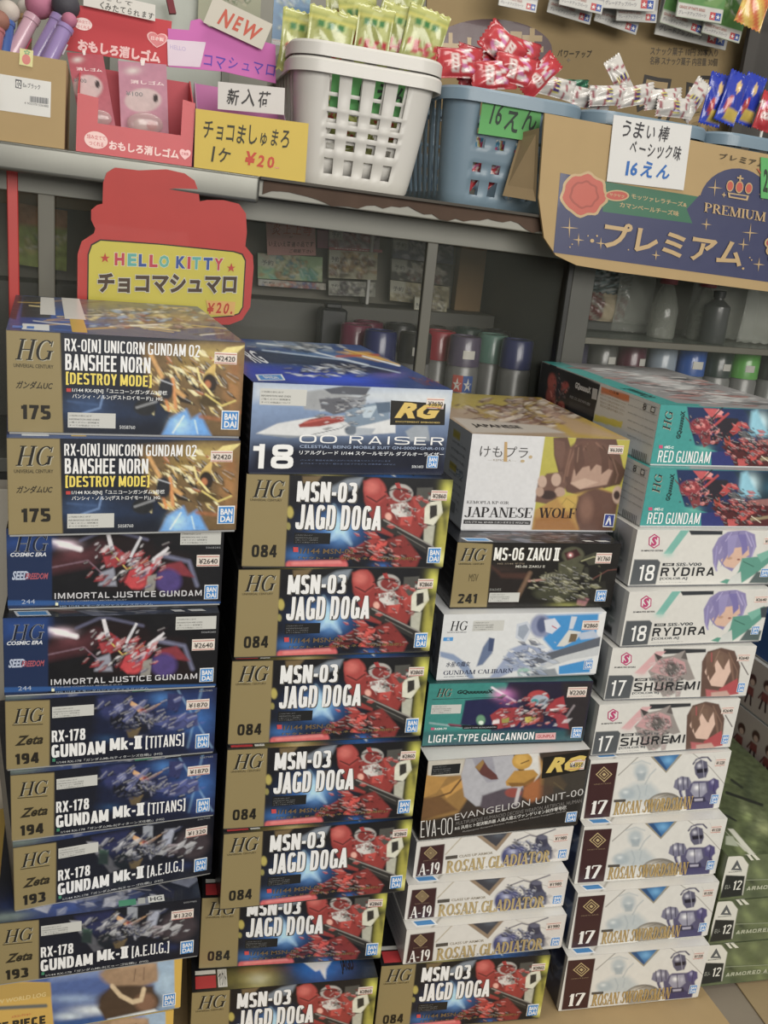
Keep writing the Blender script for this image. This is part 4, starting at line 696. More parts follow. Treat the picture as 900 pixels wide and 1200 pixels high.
def f_sh(s):
    s.base('#c6c4be').p('350,60 570,66 570,86 350,92', '#2e3034', 4).p('310,75 360,75 250,205 200,200', '#c99a9c', 6).g(235, 200, 40, 22, '#c8a4a4', .8)
    s.p('300,90 345,110 400,100 460,72 475,130 515,240 480,250 430,230 400,330 350,340 290,230 270,190 310,150', '#8c8480', 6).p('320,130 400,110 460,140 470,200 420,230 330,210 280,190', '#b98c8e', 8).e(395, 182, 38, 34, '#5a5654', .3).p('300,85 345,108 320,130', '#3f3b3c', 4).p('462,72 440,118 475,128', '#5c5654', 4).fleck(270, 110, 490, 340, 44, ['#a08a88', '#6a6462', '#c0a0a0', '#8c7c7a', '#4a4646'], 22, 3, .65)
    s.p('550,140 580,80 650,60 720,80 750,170 735,330 640,340 545,345', '#5e463c', 6).p('565,200 600,110 690,110 700,200 660,290 600,280', '#cfae9c', 6).p('570,100 640,70 700,110 660,190 630,130 600,190 575,240', '#6e5446', 6).p('575,150 610,110 622,200 590,255', '#6a5042', 5).p('620,110 660,100 668,190 645,160', '#745a4a', 5).l('640,80 620,130 612,170', 5, '#8a6c5a', 4).l('690,90 735,200 725,310', 6, '#7d604f', 5).l('600,90 600,140', 6, '#a04a4c', 5).l('700,130 720,300', 10, '#7a5c4c', 8).p('550,200 575,220 575,340 545,345', '#5e463c', 5)
    s.p('640,300 735,240 740,330 640,345', '#a84448', 6).p('570,300 640,310 650,345 575,345', '#b85c60', 8, .8).l('755,150 790,220 770,180', 6, '#5a5252', 4).p('600,320 680,310 700,345 600,346', '#b8968a', 8).noise(40, .05, 5)
    s.p('66,212 185,212 198,228 178,345 48,350', '#4c5054'); s.T('17', 74, 240, 160, 330, '#dcdcd8', .02, 0, 'number_lettering'); _hexS(s, 154, 116, 36); s.T('30 MINUTES SISTERS', 92, 160, 204, 169, '#4c4c50', .02)
    s.Q('204,230 268,230 266,246 202,246', '#2e3034'); s.T('30MS', 214, 233, 258, 243, '#c6c4be', .02); s.T('SIS-Tc11y', 274, 230, 404, 248, '#5c6064', .02); s.T('SHUREMI', 194, 253, 542, 304, '#25272a', .012, 0, 'title_lettering'); s.T('[COLOR B]', 190, 308, 330, 324, '#5c6064', .02); s.T('シュレミィ オプションボディ', 188, 331, 300, 338, '#7c8084')
    s.badge(728, 266, 776, 320); s.price(730, 100, 802, 140, '¥2640')
def s_ms(s):
    W, H = s.mm; s.base('#9a9ca0').grad(W-120, 0, W-20, 0, '#a9abb0', .6).g(W-34, H*.45, 26, 26, '#2f3c40').g(W-60, H*.5, 30, 20, '#3c4c4c').p('%d,%d %d,%d %d,%d %d,%d' % (W-110, H-10, W-22, H-14, W-20, H-4, W-110, H), '#2c2e32', 3).fleck(W-90, 8, W-16, H-12, 26, ['#4a5c58', '#22282c', '#7c8088', '#5c6a68'], 9, 3, .7)
    s.p('%d,0 %d,0 %d,%d %d,%d' % (W-9, W, W, H, W-9, H), '#c2c2c0', 2)
def f_rd(s):
    s.base('#2c8c88').p('430,95 1120,130 1050,470 560,460 600,370 470,330 440,200', '#1b2c56', 6).p('760,120 1120,130 1090,330 850,290', '#16303f', 24).g(850, 200, 60, 80, '#c4e4ec').p('800,130 830,120 900,280 780,270', '#7fb8cc', 24).g(1000, 220, 120, 50, '#2a6078', .8)
    s.p('560,370 680,370 700,460 560,468', '#28306c', 6).g(520, 350, 60, 30, '#5fae9c', .7)
    s.p('525,105 600,110 640,160 570,170', '#b84c50', 4).p('610,110 640,130 625,150 590,140', '#d88a88', 4).e(505, 215, 60, 50, '#8c3038', .3).l('420,160 470,230 550,260', 6, '#6a2028', 4).p('490,270 560,250 560,320 520,345', '#7d3438', 6)
    s.p('600,160 720,170 740,230 690,280 600,290', '#26222c', 6).l('580,215 665,140', 14, '#a83c40', 4).p('670,250 720,190 740,200 730,250 690,270', '#b0403f', 4).p('635,290 670,275 680,330 650,345', '#a8432f', 4).p('715,250 760,245 810,290 790,310 730,280', '#5a5c60', 5).l('760,290 810,300', 6, '#c8c4c4', 3).p('560,270 600,270 600,330 570,330', '#1c1f2a', 5)
    s.p('620,340 700,320 800,310 900,300 1100,330 1080,460 700,480 680,400', '#4c1c20', 10).p('780,370 830,350 820,420 790,430', '#b8403a', 4).p('710,420 760,410 775,450 720,478', '#b04848', 4).p('830,300 1000,290 1000,340 840,330', '#8c5c58', 6).l('850,420 1000,400', 20, '#8a7a5c', 8).l('850,400 900,440', 5, '#d0c8b0', 3)
    s.fleck(430, 150, 700, 350, 44, ['#b84c50', '#6a1c24', '#1c1a24', '#d87c78', '#3a2830'], 18, 4, .75).fleck(640, 200, 950, 470, 70, ['#b8403f', '#1a161c', '#7d2830', '#d06058', '#4a4048', '#2a1418'], 24, 6, .75, 30, .5).l('570,170 640,95 700,100', 8, '#20242a', 4).noise(50, .1, 3)
    HGm(s, 280, 116, 350, 238, '#10282a', .2, 90); s.T('GQuuuuuuX', 372, 120, 410, 290, '#12302f', .04, 0, 'lettering', rot=90)
    s.Q('258,328 280,328 279,348 257,348', '#c0406c'); s.T('gMS-α', 284, 330, 346, 356, '#c9d8d6', .03); s.T('RED GUNDAM', 243, 362, 562, 440, '#e2e8e6', .02, 0, 'title_lettering')
def t_rd(s):
    W, H = s.mm; s.base('#8c8a8c').p('0,0 30,0 30,%d 0,%d' % (H, H), '#2c9490', 3).p('0,%d 60,%d 50,%d 0,%d' % (H-14, H-14, H, H), '#2c9490', 3).fleck(28, 0, W, H-10, 150, ['#8c4a48', '#c9c8c8', '#5c5a60', '#b07a74', '#a9acb0', '#3c3c44', '#d8d6d4'], 20, 3, .7, 0, .35).g(110, 120, 40, 90, '#d8dcdc', .6)  # the pale oval paints glare on the lid into its print
    s.T('GQuuuuuuX', 6, 200, 24, 260, '#123c3a', .03, 0, rot=90)
def s_rd(s):
    s.base('#c3c5c6').p('135,58 425,160 380,362 98,262', '#17181b').p('170,60 200,62 200,250 150,240', '#17181b')
    s.e(178, 150, 20, 40, '#a0463c', .4).e(170, 220, 22, 50, '#8c3c34', .4).e(240, 170, 18, 24, '#9c443c', .4).e(218, 260, 18, 26, '#9c443c', .4).fleck(150, 105, 260, 290, 26, ['#b85a4c', '#5c2420', '#17181b'], 10, 3, .8)
    s.p('432,172 606,225 602,258 428,204', '#c8703c', 3).p('395,308 565,362 556,396 388,340', '#cfc13a', 3).p('260,235 385,285 372,345 250,290', '#2c2d30', 4)
    for i in range(5): s.T('安全上のご注意 必ずお読みください', 425+0, 215+i*17, 590-i*4, 228+i*19, '#a0907c')
    s.T('GQuuuuuuX', 288, 152, 376, 206, '#c9cacc', .04, 0); s.T('組立説明書', 262, 225, 372, 248, '#8c8c8e'); s.T('ご注意', 478, 192, 540, 214, '#5c4030'); s.Q('384,178 412,186 406,238 378,230', '#a9aaac')
    for i in range(6): s.T('BANDAI SPIRITS CO.,LTD. MADE IN JAPAN', 600, 262+i*42, 812-i*6, 272+i*44, '#77797c')
    s.T('8', 700, 268, 730, 312, '#2c2c2e', .0); s.Q('764,290 794,300 788,332 758,322', '#3c3c3e'); s.Q('769,297 790,304 785,326 763,318', '#c3c5c6')
    for i in range(9): s.Q('%d,%d %d,%d %d,%d %d,%d' % (640+i*13, 520+i*6, 646+i*13, 523+i*6, 640+i*13, 575+i*6, 634+i*13, 572+i*6), '#6c6e70')
def f_eu(s):
    s.base('#5c6644').g(673, 442, 125, 50, '#7c8856', .75, 66).g(599, 115, 56, 63, '#7c8856', .75, 44).g(586, 219, 64, 51, '#47523a', .75, 22).g(357, 62, 85, 45, '#323a2c', .75, 24).g(1189, 359, 73, 37, '#3c4632', .75, 64).g(585, 226, 131, 47, '#5c6840', .75, 54).g(1011, 54, 113, 39, '#323a2c', .75, 63).g(890, 336, 57, 40, '#8a9468', .75, 67).g(869, 16, 74, 45, '#6e7a4c', .75, 79).g(827, 6, 114, 43, '#323a2c', .75, 62).g(1206, 298, 121, 59, '#47523a', .75, 35).g(1112, 90, 77, 59, '#6e7a4c', .75, 27).g(323, 358, 99, 52, '#47523a', .75, 81).g(452, 220, 97, 46, '#7c8856', .75, 48).g(715, 249, 58, 55, '#7c8856', .75, 73).g(1056, 305, 56, 55, '#6e7a4c', .75, 89).g(972, 22, 119, 35, '#8a9468', .75, 74).g(423, 411, 131, 54, '#47523a', .75, 13).g(887, 190, 67, 51, '#6e7a4c', .75, 49).g(933, 342, 76, 49, '#6e7a4c', .75, 66).g(1136, 61, 88, 39, '#323a2c', .75, 44).g(648, 301, 125, 32, '#7c8856', .75, 13).g(907, 232, 125, 48, '#323a2c', .75, 19).g(378, 108, 119, 38, '#3c4632', .75, 72).g(1123, 208, 84, 32, '#6e7a4c', .75, 58).g(399, 307, 62, 32, '#323a2c', .75, 40).noise(14, .3, 2).p('310,95 330,100 375,165 325,425 150,440 165,200 217,103', '#c9c7bc', 6)
    s.p('190,262 345,262 318,430 140,460', '#232624', 6); s.T('12', 240, 300, 325, 385, '#d3d2c8', .03, 0, 'number_lettering'); s.T('EU-', 178, 340, 232, 380, '#8c8e84', .01)
    s.Q('284,128 322,216 232,216', '#55585a'); s.Q('282,172 296,200 262,200', '#c9c7bc'); s.T('EXAMACS', 212, 222, 322, 236, '#6a6c68', .02)
    s.Q('358,78 385,78 418,124 395,126', '#c9c8b8'); s.Q('398,78 430,78 470,118 440,122', '#c9c8b8'); s.Q('350,292 1200,235 1200,240 350,297', '#8f967c'); s.Q('350,368 1180,312 1180,316 350,372', '#8f967c')
    s.T('ARMORED ASSAULT MECHA', 352, 290, 1150, 345, '#a9ad94', .02, 0, 'title_lettering')
def t_eu(s):
    s.base('#55603e').g(828, 499, 95, 52, '#8a9468', .75, 58).g(712, 568, 93, 30, '#6e7a4c', .75, 81).g(191, 308, 60, 39, '#323a2c', .75, 22).g(963, 265, 56, 49, '#47523a', .75, 14).g(1046, 77, 83, 26, '#6e7a4c', .75, 87).g(56, 521, 105, 27, '#3c4632', .75, 26).g(1251, 357, 87, 28, '#8a9468', .75, 17).g(1256, 248, 46, 35, '#3c4632', .75, 23).g(464, 552, 81, 41, '#8a9468', .75, 30).g(437, 552, 75, 32, '#47523a', .75, 42).g(270, 159, 104, 52, '#7c8856', .75, 76).g(72, 531, 68, 40, '#6e7a4c', .75, 40).g(934, 416, 105, 26, '#3c4632', .75, 83).g(1227, 221, 67, 39, '#5c6840', .75, 41).g(787, 526, 68, 31, '#47523a', .75, 85).g(163, 218, 83, 51, '#7c8856', .75, 24).g(928, 44, 88, 32, '#5c6840', .75, 7).g(236, 462, 107, 27, '#6e7a4c', .75, 7).g(800, 626, 47, 45, '#7c8856', .75, 74).g(619, 275, 48, 51, '#6e7a4c', .75, 72).g(467, 124, 106, 40, '#3c4632', .75, 56).g(1035, 54, 72, 27, '#5c6840', .75, 37).g(226, 625, 84, 27, '#323a2c', .75, 40).g(660, 490, 75, 31, '#47523a', .75, 81).g(190, 555, 78, 28, '#47523a', .75, 78).g(275, 324, 77, 39, '#323a2c', .75, 32).g(1032, 522, 88, 43, '#5c6840', .75, 27).g(749, 447, 97, 30, '#8a9468', .75, 64).g(1246, 218, 56, 49, '#47523a', .75, 49).g(363, 450, 74, 48, '#8a9468', .75, 60).g(495, 171, 66, 52, '#47523a', .75, 31).g(1103, 588, 88, 53, '#7c8856', .75, 46).g(711, 96, 97, 52, '#47523a', .75, 25).g(148, 449, 71, 41, '#323a2c', .75, 46).g(1220, 191, 79, 49, '#7c8856', .75, 64).g(84, 92, 72, 42, '#3c4632', .75, 68).g(275, 482, 107, 53, '#3c4632', .75, 4).g(216, 202, 56, 28, '#6e7a4c', .75, 37).g(488, 443, 49, 28, '#8a9468', .75, 81).g(50, 263, 62, 35, '#6e7a4c', .75, 61).g(734, 655, 79, 31, '#7c8856', .75, 49).g(474, 386, 105, 48, '#47523a', .75, 36).g(754, 356, 74, 27, '#47523a', .75, 50).g(1246, 657, 83, 33, '#8a9468', .75, 0).g(184, 376, 83, 26, '#8a9468', .75, 78).g(755, 280, 106, 38, '#47523a', .75, 87).g(850, 540, 60, 40, '#a8b078', .8).g(760, 480, 40, 40, '#98a868', .8).noise(24, .5, 2)
    s.l('640,350 830,410', 16, '#2c302a', 6).l('660,280 720,320', 14, '#30362c', 8).l('640,470 700,500', 10, '#2c302a', 6)
    s.p('600,-20 660,-20 1400,640 1330,650', '#b4b4aa', 5).T('EXAMACS ARMORED ASSAULT', 0, 0, 1, 1, '#2c2e2a') if False else s.p('600,-20 660,-20 1400,640 1330,650', '#b4b4aa', 5)
    s.p('660,545 690,545 840,705 810,710', '#cfcfc0', 4).p('650,560 680,590 780,660 760,665', '#c3c4b4', 4).p('655,585 690,585 725,640 655,632', '#aab09a', 4).p('765,682 790,682 815,710 790,712', '#cfcfc0', 4)
KIT = {  # width height, lid colour, tray colour, front, corners on its crop, top, side
 'onep': (.195, .0715, '#c2a03c', '#8f8f88', f_onep, [(-80, 190), (839, 70), (822, 293), (-94, 425)], None, None),
 'mk2': (.1965, .0745, '#14161c', '#8b8b88', f_mk2, [(20, 68), (845, 20), (838, 255), (30, 332)], t_mk2, None),
 'aeug': (.1965, .0745, '#14161c', '#8b8b88', lambda s: f_mk2(s, True), [(20, 68), (845, 20), (838, 255), (30, 332)], t_mk2, None),
 'ij': (.196, .0805, '#111318', '#9a9a98', f_ij, [(12, 39), (857, 20), (840, 307), (18, 347)], t_dark, None),
 'ban': (.202, .0895, '#1a1c24', '#8f9090', f_ban, [(20, 35), (868, 40), (848, 378), (25, 380)], t_ban, None),
 'jd': (.204, .0945, '#15151a', '#34332f', f_jd, [(76, 41), (857, 41), (802, 363), (44, 387)], t_jd, 'dark'),
 'rg': (.197, .0865, '#1b2436', '#2a3040', f_rg, [(63, 35), (871, 87), (833, 425), (36, 403)], t_rg, 'dark'),
 'gl': (.196, .0485, '#c4c2bd', '#b5b3ae', f_gl, [(57, 101), (825, 48), (796, 220), (37, 294)], t_sw, side_white),
 'eva': (.198, .1025, '#1f1c1a', '#2a2826', f_eva, [(82, 77), (855, 30), (820, 396), (43, 491)], 'white', 'dark'),
 'gc': (.195, .0795, '#1b4a48', '#14201f', f_gc, [(78, 35), (848, 35), (808, 312), (52, 368)], None, s_teal),
 'cal': (.195, .0795, '#c2c4c6', '#8a8c90', f_cal, [(85, 53), (857, 37), (821, 359), (46, 389)], None, s_light),
 'zk': (.195, .0775, '#16140f', '#1a1814', f_zk, [(104, 53), (848, 53), (814, 366), (63, 373)], t_dark, 'dark'),
 'wolf': (.190, .1105, '#bfc0c4', '#b5b6ba', f_wolf, [(135, 61), (843, 76), (778, 527), (95, 526)], t_wolf, s_wolf),
 'sw': (.190, .0815, '#c6c4be', '#b9b7b0', f_sw, [(94, 79), (837, 31), (784, 355), (36, 395)], t_sw, s_sw),
 'sh': (.188, .0675, '#c4c2bd', '#6a6c70', f_sh, [(81, 51), (837, 54), (778, 340), (44, 350)], None, s_ms),
 'ry': (.191, .0685, '#c4c2bd', '#6a6c70', f_ry, [(89, 82), (894, 90), (859, 401), (42, 418)], None, s_ms),
 'rd': (.195, .0690, '#2c8c88', '#b5b7b8', f_rd, [(278, 80), (1114, 131), (1039, 468), (203, 443)], t_rd, s_rd),
 'eu': (.176, .0660, '#58623f', '#4a523a', f_eu, None, t_eu, None)}
TOPC = {'ban': [(58, 60), (700, 95), (866, 215), (20, 205)], 'rg': [(-101, 60), (492, 101), (842, 303), (93, 258)], 'wolf': [(-110, 65), (440, 85), (815, 235), (190, 225)]}
PROTO = {}
def kit(kind, depth=.30, art_top=True):
    w, h, lid, tray, ff, fc, tf, sf = KIT[kind]
    if kind == 'eu': fc = crop([(.779, .12, .198), (.958, .12, .198), (.958, .12, .132), (.779, .12, .132)], 820, 990, 7.06)
    root = thing('model_kit_box', None, 'box')
    b = MB().box(.0008, w-.0008, .0008, depth-.0008, 0, h*.6, .0004); b.build('tray', paint(tray, .7), root)
    b = MB().box(0, w, 0, depth, .0022, h, .0007, seg=2); b.build('lid', paint(lid, .4, var=.04, coat=.1), root)
    s = Surf(w, h-.0022, fc, o=(0, 0, .0022), lift=.00012); ff(s); s.done(root, 'printed_front')
    if tf == 'white':
        s = Surf(w, depth, [(0, 0), (w*1e3, 0), (w*1e3, depth*1e3), (0, depth*1e3)], o=(0, 0, h), ez=(0, 1, 0), cell=.006); s.base('#c4c2be').done(root, 'printed_top')
    elif tf and art_top:
        tc = TOPC.get(kind) or [(0, 0), (w*1e3, 0), (w*1e3, depth*1e3), (0, depth*1e3)]
        if kind == 'eu': tc = crop([(.779, .42, .198), (.959, .42, .198), (.959, .12, .198), (.779, .12, .198)], 700, 850, 4.5)
        s = Surf(w, depth, tc, o=(0, 0, h), ez=(0, 1, 0), cell=.0013); s.mm = (w*1e3, depth*1e3); tf(s); s.done(root, 'printed_top')
    if sf:
        sc = [(0, 0), (depth*1e3, 0), (depth*1e3, h*1e3), (0, h*1e3)]
        if kind == 'rd': sc = [(135, 58), (830, 285), (770, 632), (100, 262)]
        s = Surf(depth, h-.0022, sc, o=(0, depth, .0022), ex=(0, -1, 0), cell=.0016); s.mm = (depth*1e3, h*1e3)
        if sf == 'dark':
            s.base('#17171b').noise(16, .3)
            for i in range(7): s.T('ランナー POLYCAP ×2', depth*1e3-30, 12+i*10, depth*1e3-6, 16+i*10, '#6c6c70')
        else: sf(s)
        s.done(root, 'printed_side')
    return root
# ================================================================== setting
def struct(name, o): o.name = name; o['kind'] = 'structure'; return o
struct('floor', MB().box(-2.2, 3.2, -2.6, 1.2, -.74, -.72).build('floor', paint('#6f6a60', .6, bump=.2)))
struct('wall_back', MB().box(-2.2, 3.2, 1.12, 1.2, -.72, 2.5).build('wall_back', paint('#8d8b82', .85, scale=3)))
struct('wall_left', MB().box(-2.28, -2.2, -2.6, 1.2, -.72, 2.5).build('wall_left', paint('#8d8b82', .85, scale=3)))
struct('ceiling', MB().box(-2.2, 3.2, -2.6, 1.2, 2.5, 2.56).build('ceiling', paint('#b5b3aa', .9)))
KRAFT = '#a08659'
t = thing('display_table', 'low brown table carrying all the stacked kit boxes', 'table', (-.6, -.02, -.72))
MB().box(0, 2.4, 0, .5, .685, .7165, .002).build('table_top', paint('#7d7263', .6), t)
for x in (.04, 2.3):
    for y in (.04, .42): MB().box(x, x+.05, y, y+.05, 0, .685).build('leg', paint('#4a4640', .6), t)
s_ = MB().prism([(-.58, -.003), (.79, -.003), (.79, -.0003), (-.58, -.0003)], 0, .47)
tag(s_.build('cardboard_sheet', paint(KRAFT, .85, var=.06)), 'large flat kraft cardboard sheet under the front box stacks', 'cardboard')
o = MB().box(0, .62, 0, .13, 0, .0024, .0005).build('cardboard_strip', paint('#8f7a56', .85)); o.location = (.835, .03, -.0034); o.rotation_euler.z = R(-4)
tag(o, 'narrow brown cardboard strip at the right edge of the table', 'cardboard')

# ================================================================== the kit boxes
g4 = 'numbered kit boxes in the four front stacks'
def stack(name, rows, z0):
    z = z0; seen = {}
    for kind, x, y, a, label in rows:
        d = .25 if kind == 'wolf' else .3
        if kind not in PROTO: PROTO[kind] = o = kit(kind, d)
        else: o = copy_tree(PROTO[kind])
        o.location = (x, y, z); o.rotation_euler = (0, 0, a); tag(o, label, 'box', group=name)
        z += KIT[kind][1]+.0002
K = 'model kit box'
stack('kit boxes in the left stack', [
 ('onep', -.073, .121, .037, 'yellow and blue kit box lowest in the left stack, almost wholly cut off'), ('onep', -.066, .119, .05, 'yellow kit box with a brown sailing ship, second lowest in the left stack'),
 ('aeug', -.052, .115, .033, 'lower of the two gold and black kit boxes numbered 193, pulled out to the left'), ('aeug', -.036, .128, .144, 'upper of the two kit boxes numbered 193, turned askew below the 194 boxes'),
 ('mk2', -.038, .136, .083, 'lower of the two navy kit boxes numbered 194 in the left stack'), ('mk2', -.042, .143, .049, 'upper of the two navy kit boxes numbered 194 in the left stack'),
 ('ij', -.043, .150, .008, 'lower of the two black kit boxes with a royal blue end panel numbered 244'), ('ij', -.040, .166, .018, 'upper of the two black kit boxes with blue end panel, under the 175 boxes'),
 ('ban', -.036, .141, .081, 'second box from the top of the left stack, gold panel numbered 175'), ('ban', -.036, .154, .051, 'topmost box of the left stack, numbered 175, paper slips on its lid')], .0003)
J = 'gold and red kit box numbered 084, '
stack('kit boxes in the second stack', [
 ('jd', .14, .125, -.066, J+'lowest, cut off'), ('jd', .15, .156, -.091, J+'pushed back, its first title line hidden'),
 ('jd', .166, .133, -.010, J+'fifth of its kind from the top'), ('jd', .166, .139, -.028, J+'fourth of its kind from the top'),
 ('jd', .167, .146, -.027, J+'third of its kind from the top'), ('jd', .169, .150, -.004, J+'second of its kind from the top'),
 ('jd', .172, .153, -.031, J+'right under the blue and white box'), ('rg', .173, .150, .054, 'blue and white kit box with spacecraft and big 18 on the second stack')], .0003)
E_ = 'white kit box with maroon panel marked A-19, '
stack('kit boxes in the third stack', [
 ('jd', .352, .127, -.082, J+'alone at the foot of the third stack'), ('gl', .376, .124, -.034, E_+'lowest of three'),
 ('gl', .377, .138, -.038, E_+'middle of three'), ('gl', .385, .148, .011, E_+'topmost of three'),
 ('eva', .387, .149, .005, 'brown and orange kit box with a pale one-eyed helmet, above the three A-19 boxes'), ('gc', .388, .176, -.055, 'teal and dark purple kit box with a red robot in the third stack'),
 ('cal', .397, .180, -.011, 'white and bright blue kit box with thin serif title in the third stack'), ('zk', .408, .194, -.026, 'dark brown kit box with gold panel numbered 241'),
 ('wolf', .425, .232, -.02, 'cream and olive kit box with a brown furry character, on top of the third stack')], .0003)
S_, H_, Y_ = 'white kit box with maroon panel numbered 17, ', 'white kit box numbered 17 with a brown-haired figure, ', 'white kit box numbered 18 with a lilac-haired figure, '
stack('kit boxes in the right stack', [
 ('sw', .583, .116, -.06, S_+'lowest of four, on the cardboard'), ('sw', .588, .127, -.043, S_+'third of four from the top'), ('sw', .59, .142, -.054, S_+'second of four from the top'), ('sw', .59, .153, -.01, S_+'topmost of four'),
 ('sh', .593, .16, -.017, H_+'the lower one'), ('sh', .602, .168, -.044, H_+'the upper one'), ('ry', .61, .167, .012, Y_+'the lower one'), ('ry', .615, .181, 0, Y_+'the upper one'),
 ('rd', .6225, .19, 0, 'lower of the two teal kit boxes with a red robot'), ('rd', .628, .2, .012, 'topmost teal kit box with a red robot, showing its long white side')], .0003)
U_ = 'camouflage green kit box numbered 12, '
stack('camouflage green kit boxes', [('eu', .783, .12, -.055, U_+'lowest of three behind the right stack'), ('eu', .783, .12, -.055, U_+'middle of three behind the right stack'), ('eu', .783, .12, -.055, U_+'topmost of three, its lid showing')], .0003)
def chibi(z, i, label):
    w, d, h = .2, .3, .0825
    r = thing('figure_kit_box', label, 'box', (.984, .13, z), (0, 0, 0), 'small figure kit boxes at the right edge')
    MB().box(0, w, 0, d, 0, h*.5, .0005).build('tray', paint('#8a8a90', .7), r); MB().box(-.0006, w+.0006, -.0006, d, .003, h-.001, .0006).build('lid', paint('#b5b3b0', .45), r)
    s = Surf(d, h-.004, [(0, 0), (300, 0), (300, 80), (0, 80)], o=(-.0006, d, .003), ex=(0, -1, 0), cell=.0011, lift=.00015).base('#a3968f').grad(0, 80, 300, 0, '#b0a29a', .7)
    for k in range(9):
        x = 20+k*33; dy = (k % 2)*6
        s.e(x, 26+dy, 9, 9, '#4a2c28', .3).e(x+1, 30+dy, 5, 5, '#b8998a', .4).p('%d,%d %d,%d %d,%d %d,%d' % (x-7, 38+dy, x+7, 38+dy, x+9, 52+dy, x-9, 52+dy), '#7a3c38', 3).l('%d,%d %d,%d' % (x-4, 52+dy, x-6, 66+dy), 4, '#3c2a2c').l('%d,%d %d,%d' % (x+4, 52+dy, x+7, 65+dy), 4, '#3c2a2c').l('%d,%d %d,%d' % (x-7, 40+dy, x-13, 52+dy), 3, '#5c3430')
    s.p('262,20 300,16 300,80 266,80', '#3c4a86', 3).done(r, 'printed_side')
    s = Surf(w, d, [(0, 0), (200, 0), (200, 300), (0, 300)], o=(0, 0, h-.001), ez=(0, 1, 0), cell=.004, lift=.00015).base('#b9b8b4').noise(8, .1)
    for k in range(6): s.T('SD キャラクター', 8, 20+k*46, 70, 46+k*46, '#2c2c30', .02)
    s.done(r, 'printed_top')
for i, l in enumerate(('lowest figure kit box in the stack at the right edge', 'second lowest figure kit box in the stack at the right edge', 'grey-pink kit box with small figures, second from the top at the right edge', 'grey-pink kit box with small figures, topmost at the right edge')):
    chibi(.0003+i*.0826, i, l)
def plain_box(name, label, x, y, z, w, d, h, col, group=None, side=None):
    r = thing(name, label, 'box', (x, y, z), (0, 0, 0), group)
    MB().box(.0006, w-.0006, .0006, d-.0006, 0, h*.5).build('tray', paint('#9a9a98', .7), r); MB().box(0, w, 0, d, .002, h, .0008).build('lid', paint(col, .45), r)
    return r
plain_box('small_kit_box', 'blue kit box end peeking out behind the right stack', .99, .2, .3312, .15, .22, .072, '#25497c')
o = MB().box(0, .226, 0, .045, 0, .55, .002).build('white_carton', paint('#bdb7ab', .7, scale=8)); o.location = (-.285, .475, -.0002)
tag(o, 'tall pale carton standing left of the left stack, only a sliver showing', 'box')

# ================================================================== glass cabinet behind the boxes
cab = thing('display_cabinet', 'grey glass-fronted display cabinet behind the stacks under the snack baskets', 'cabinet', (0, 0, -.72))
G = '#5f605a'; zc = .72
def cp(name, x0, x1, y0, y1, z0, z1, m, bev=.001): return MB().box(x0, x1, y0, y1, z0+zc, z1+zc, bev).build(name, m, cab)
gm = paint(G, .45, .2); dk = paint('#3a3a37', .5); inn = paint('#6a675c', .7)
cp('base_panel', -.72, 1.5, .53, .84, -.72, .56, dk); cp('floor_panel', -.72, 1.5, .515, .84, .5603, .578, gm); cp('back_panel', -.72, 1.5, .842, .85, .56, .905, inn)
for x in (-.72, 1.49): cp('side_panel', x, x+.01, .515, .84, .5783, .895, inn)
cp('frame_post', -.031, -.012, .512, .524, .5783, .895, paint('#5f5d52', .5)); cp('frame_post', .446, .461, .514, .524, .5783, .895, paint('#55544b', .5))
cp('frame_post', .646, .654, .503, .512, .56, .895, paint('#222321', .4)); cp('frame_post', .658, .692, .512, .526, .5783, .895, paint('#474741', .45))
cp('red_tape_strip', -.0635, -.0515, .5085, .5105, .56, .925, paint('#b52a24', .4))
gl_ = glass()
for x0, x1, y in ((-.71, -.032, .517), (-.011, .445, .517), (.462, .645, .517), (.693, 1.48, .520)): cp('glass_pane', x0, x1, y, y+.003, .5784, .894, gl_, 0)
cp('inner_ledge', -.7, .655, .76, .84, .5784, .772, paint('#4b4a44', .6)); cp('inner_divider', .66, .668, .527, .84, .5784, .894, dk)
cp('glass_shelf', .70, 1.46, .585, .84, .7585, .7655, glass('#9aa89c', .5, .1)); cp('shelf_strip', .70, 1.46, .578, .5845, .757, .767, paint('#6a675c', .4, .4))
TS = math.tan(R(1.5))
tb = thing('shelf_board', 'long grey shelf board with steel edge under the snack baskets', 'shelf', (0, .46, .9425), (0, R(1.5), 0))
MB().box(-.7, 1.5, 0, .4, -.022, 0, .001).build('board', paint('#8d8c82', .6), tb)
MB().box(-.7, .215, -.010, -.0005, -.030, .0, .0045, seg=4).build('steel_rail', paint('#5f5f59', .34, .7, scale=14, var=.2), tb, True)
rn = random.Random(3); top = [(.22+i*.0105, -.0045+.002*rn.random()) for i in range(96)]; bot = [(x, -.014-.006*rn.random()+.004*math.sin(i*.5)) for i, (x, _) in enumerate(top)]
MB().prism(top+bot[::-1], -.0018, -.0004).build('torn_brown_paper', paint('#4c3a2e', .9, var=.3), tb)
MB().box(-.7, 1.5, .050, .064, -.050, -.0222, .001).build('under_rail', paint('#6a6a62', .5, .2), tb)
MB().box(.215, 1.5, -.010, -.0004, -.0035, .0, .0004).build('front_lip', paint('#3c372f', .7), tb)

def shelf(name, label, cat, x, y, yaw=0, group=None, z=0.): return thing(name, label, cat, (x, y, .9427-TS*x+z), (0, R(1.5), yaw), group)

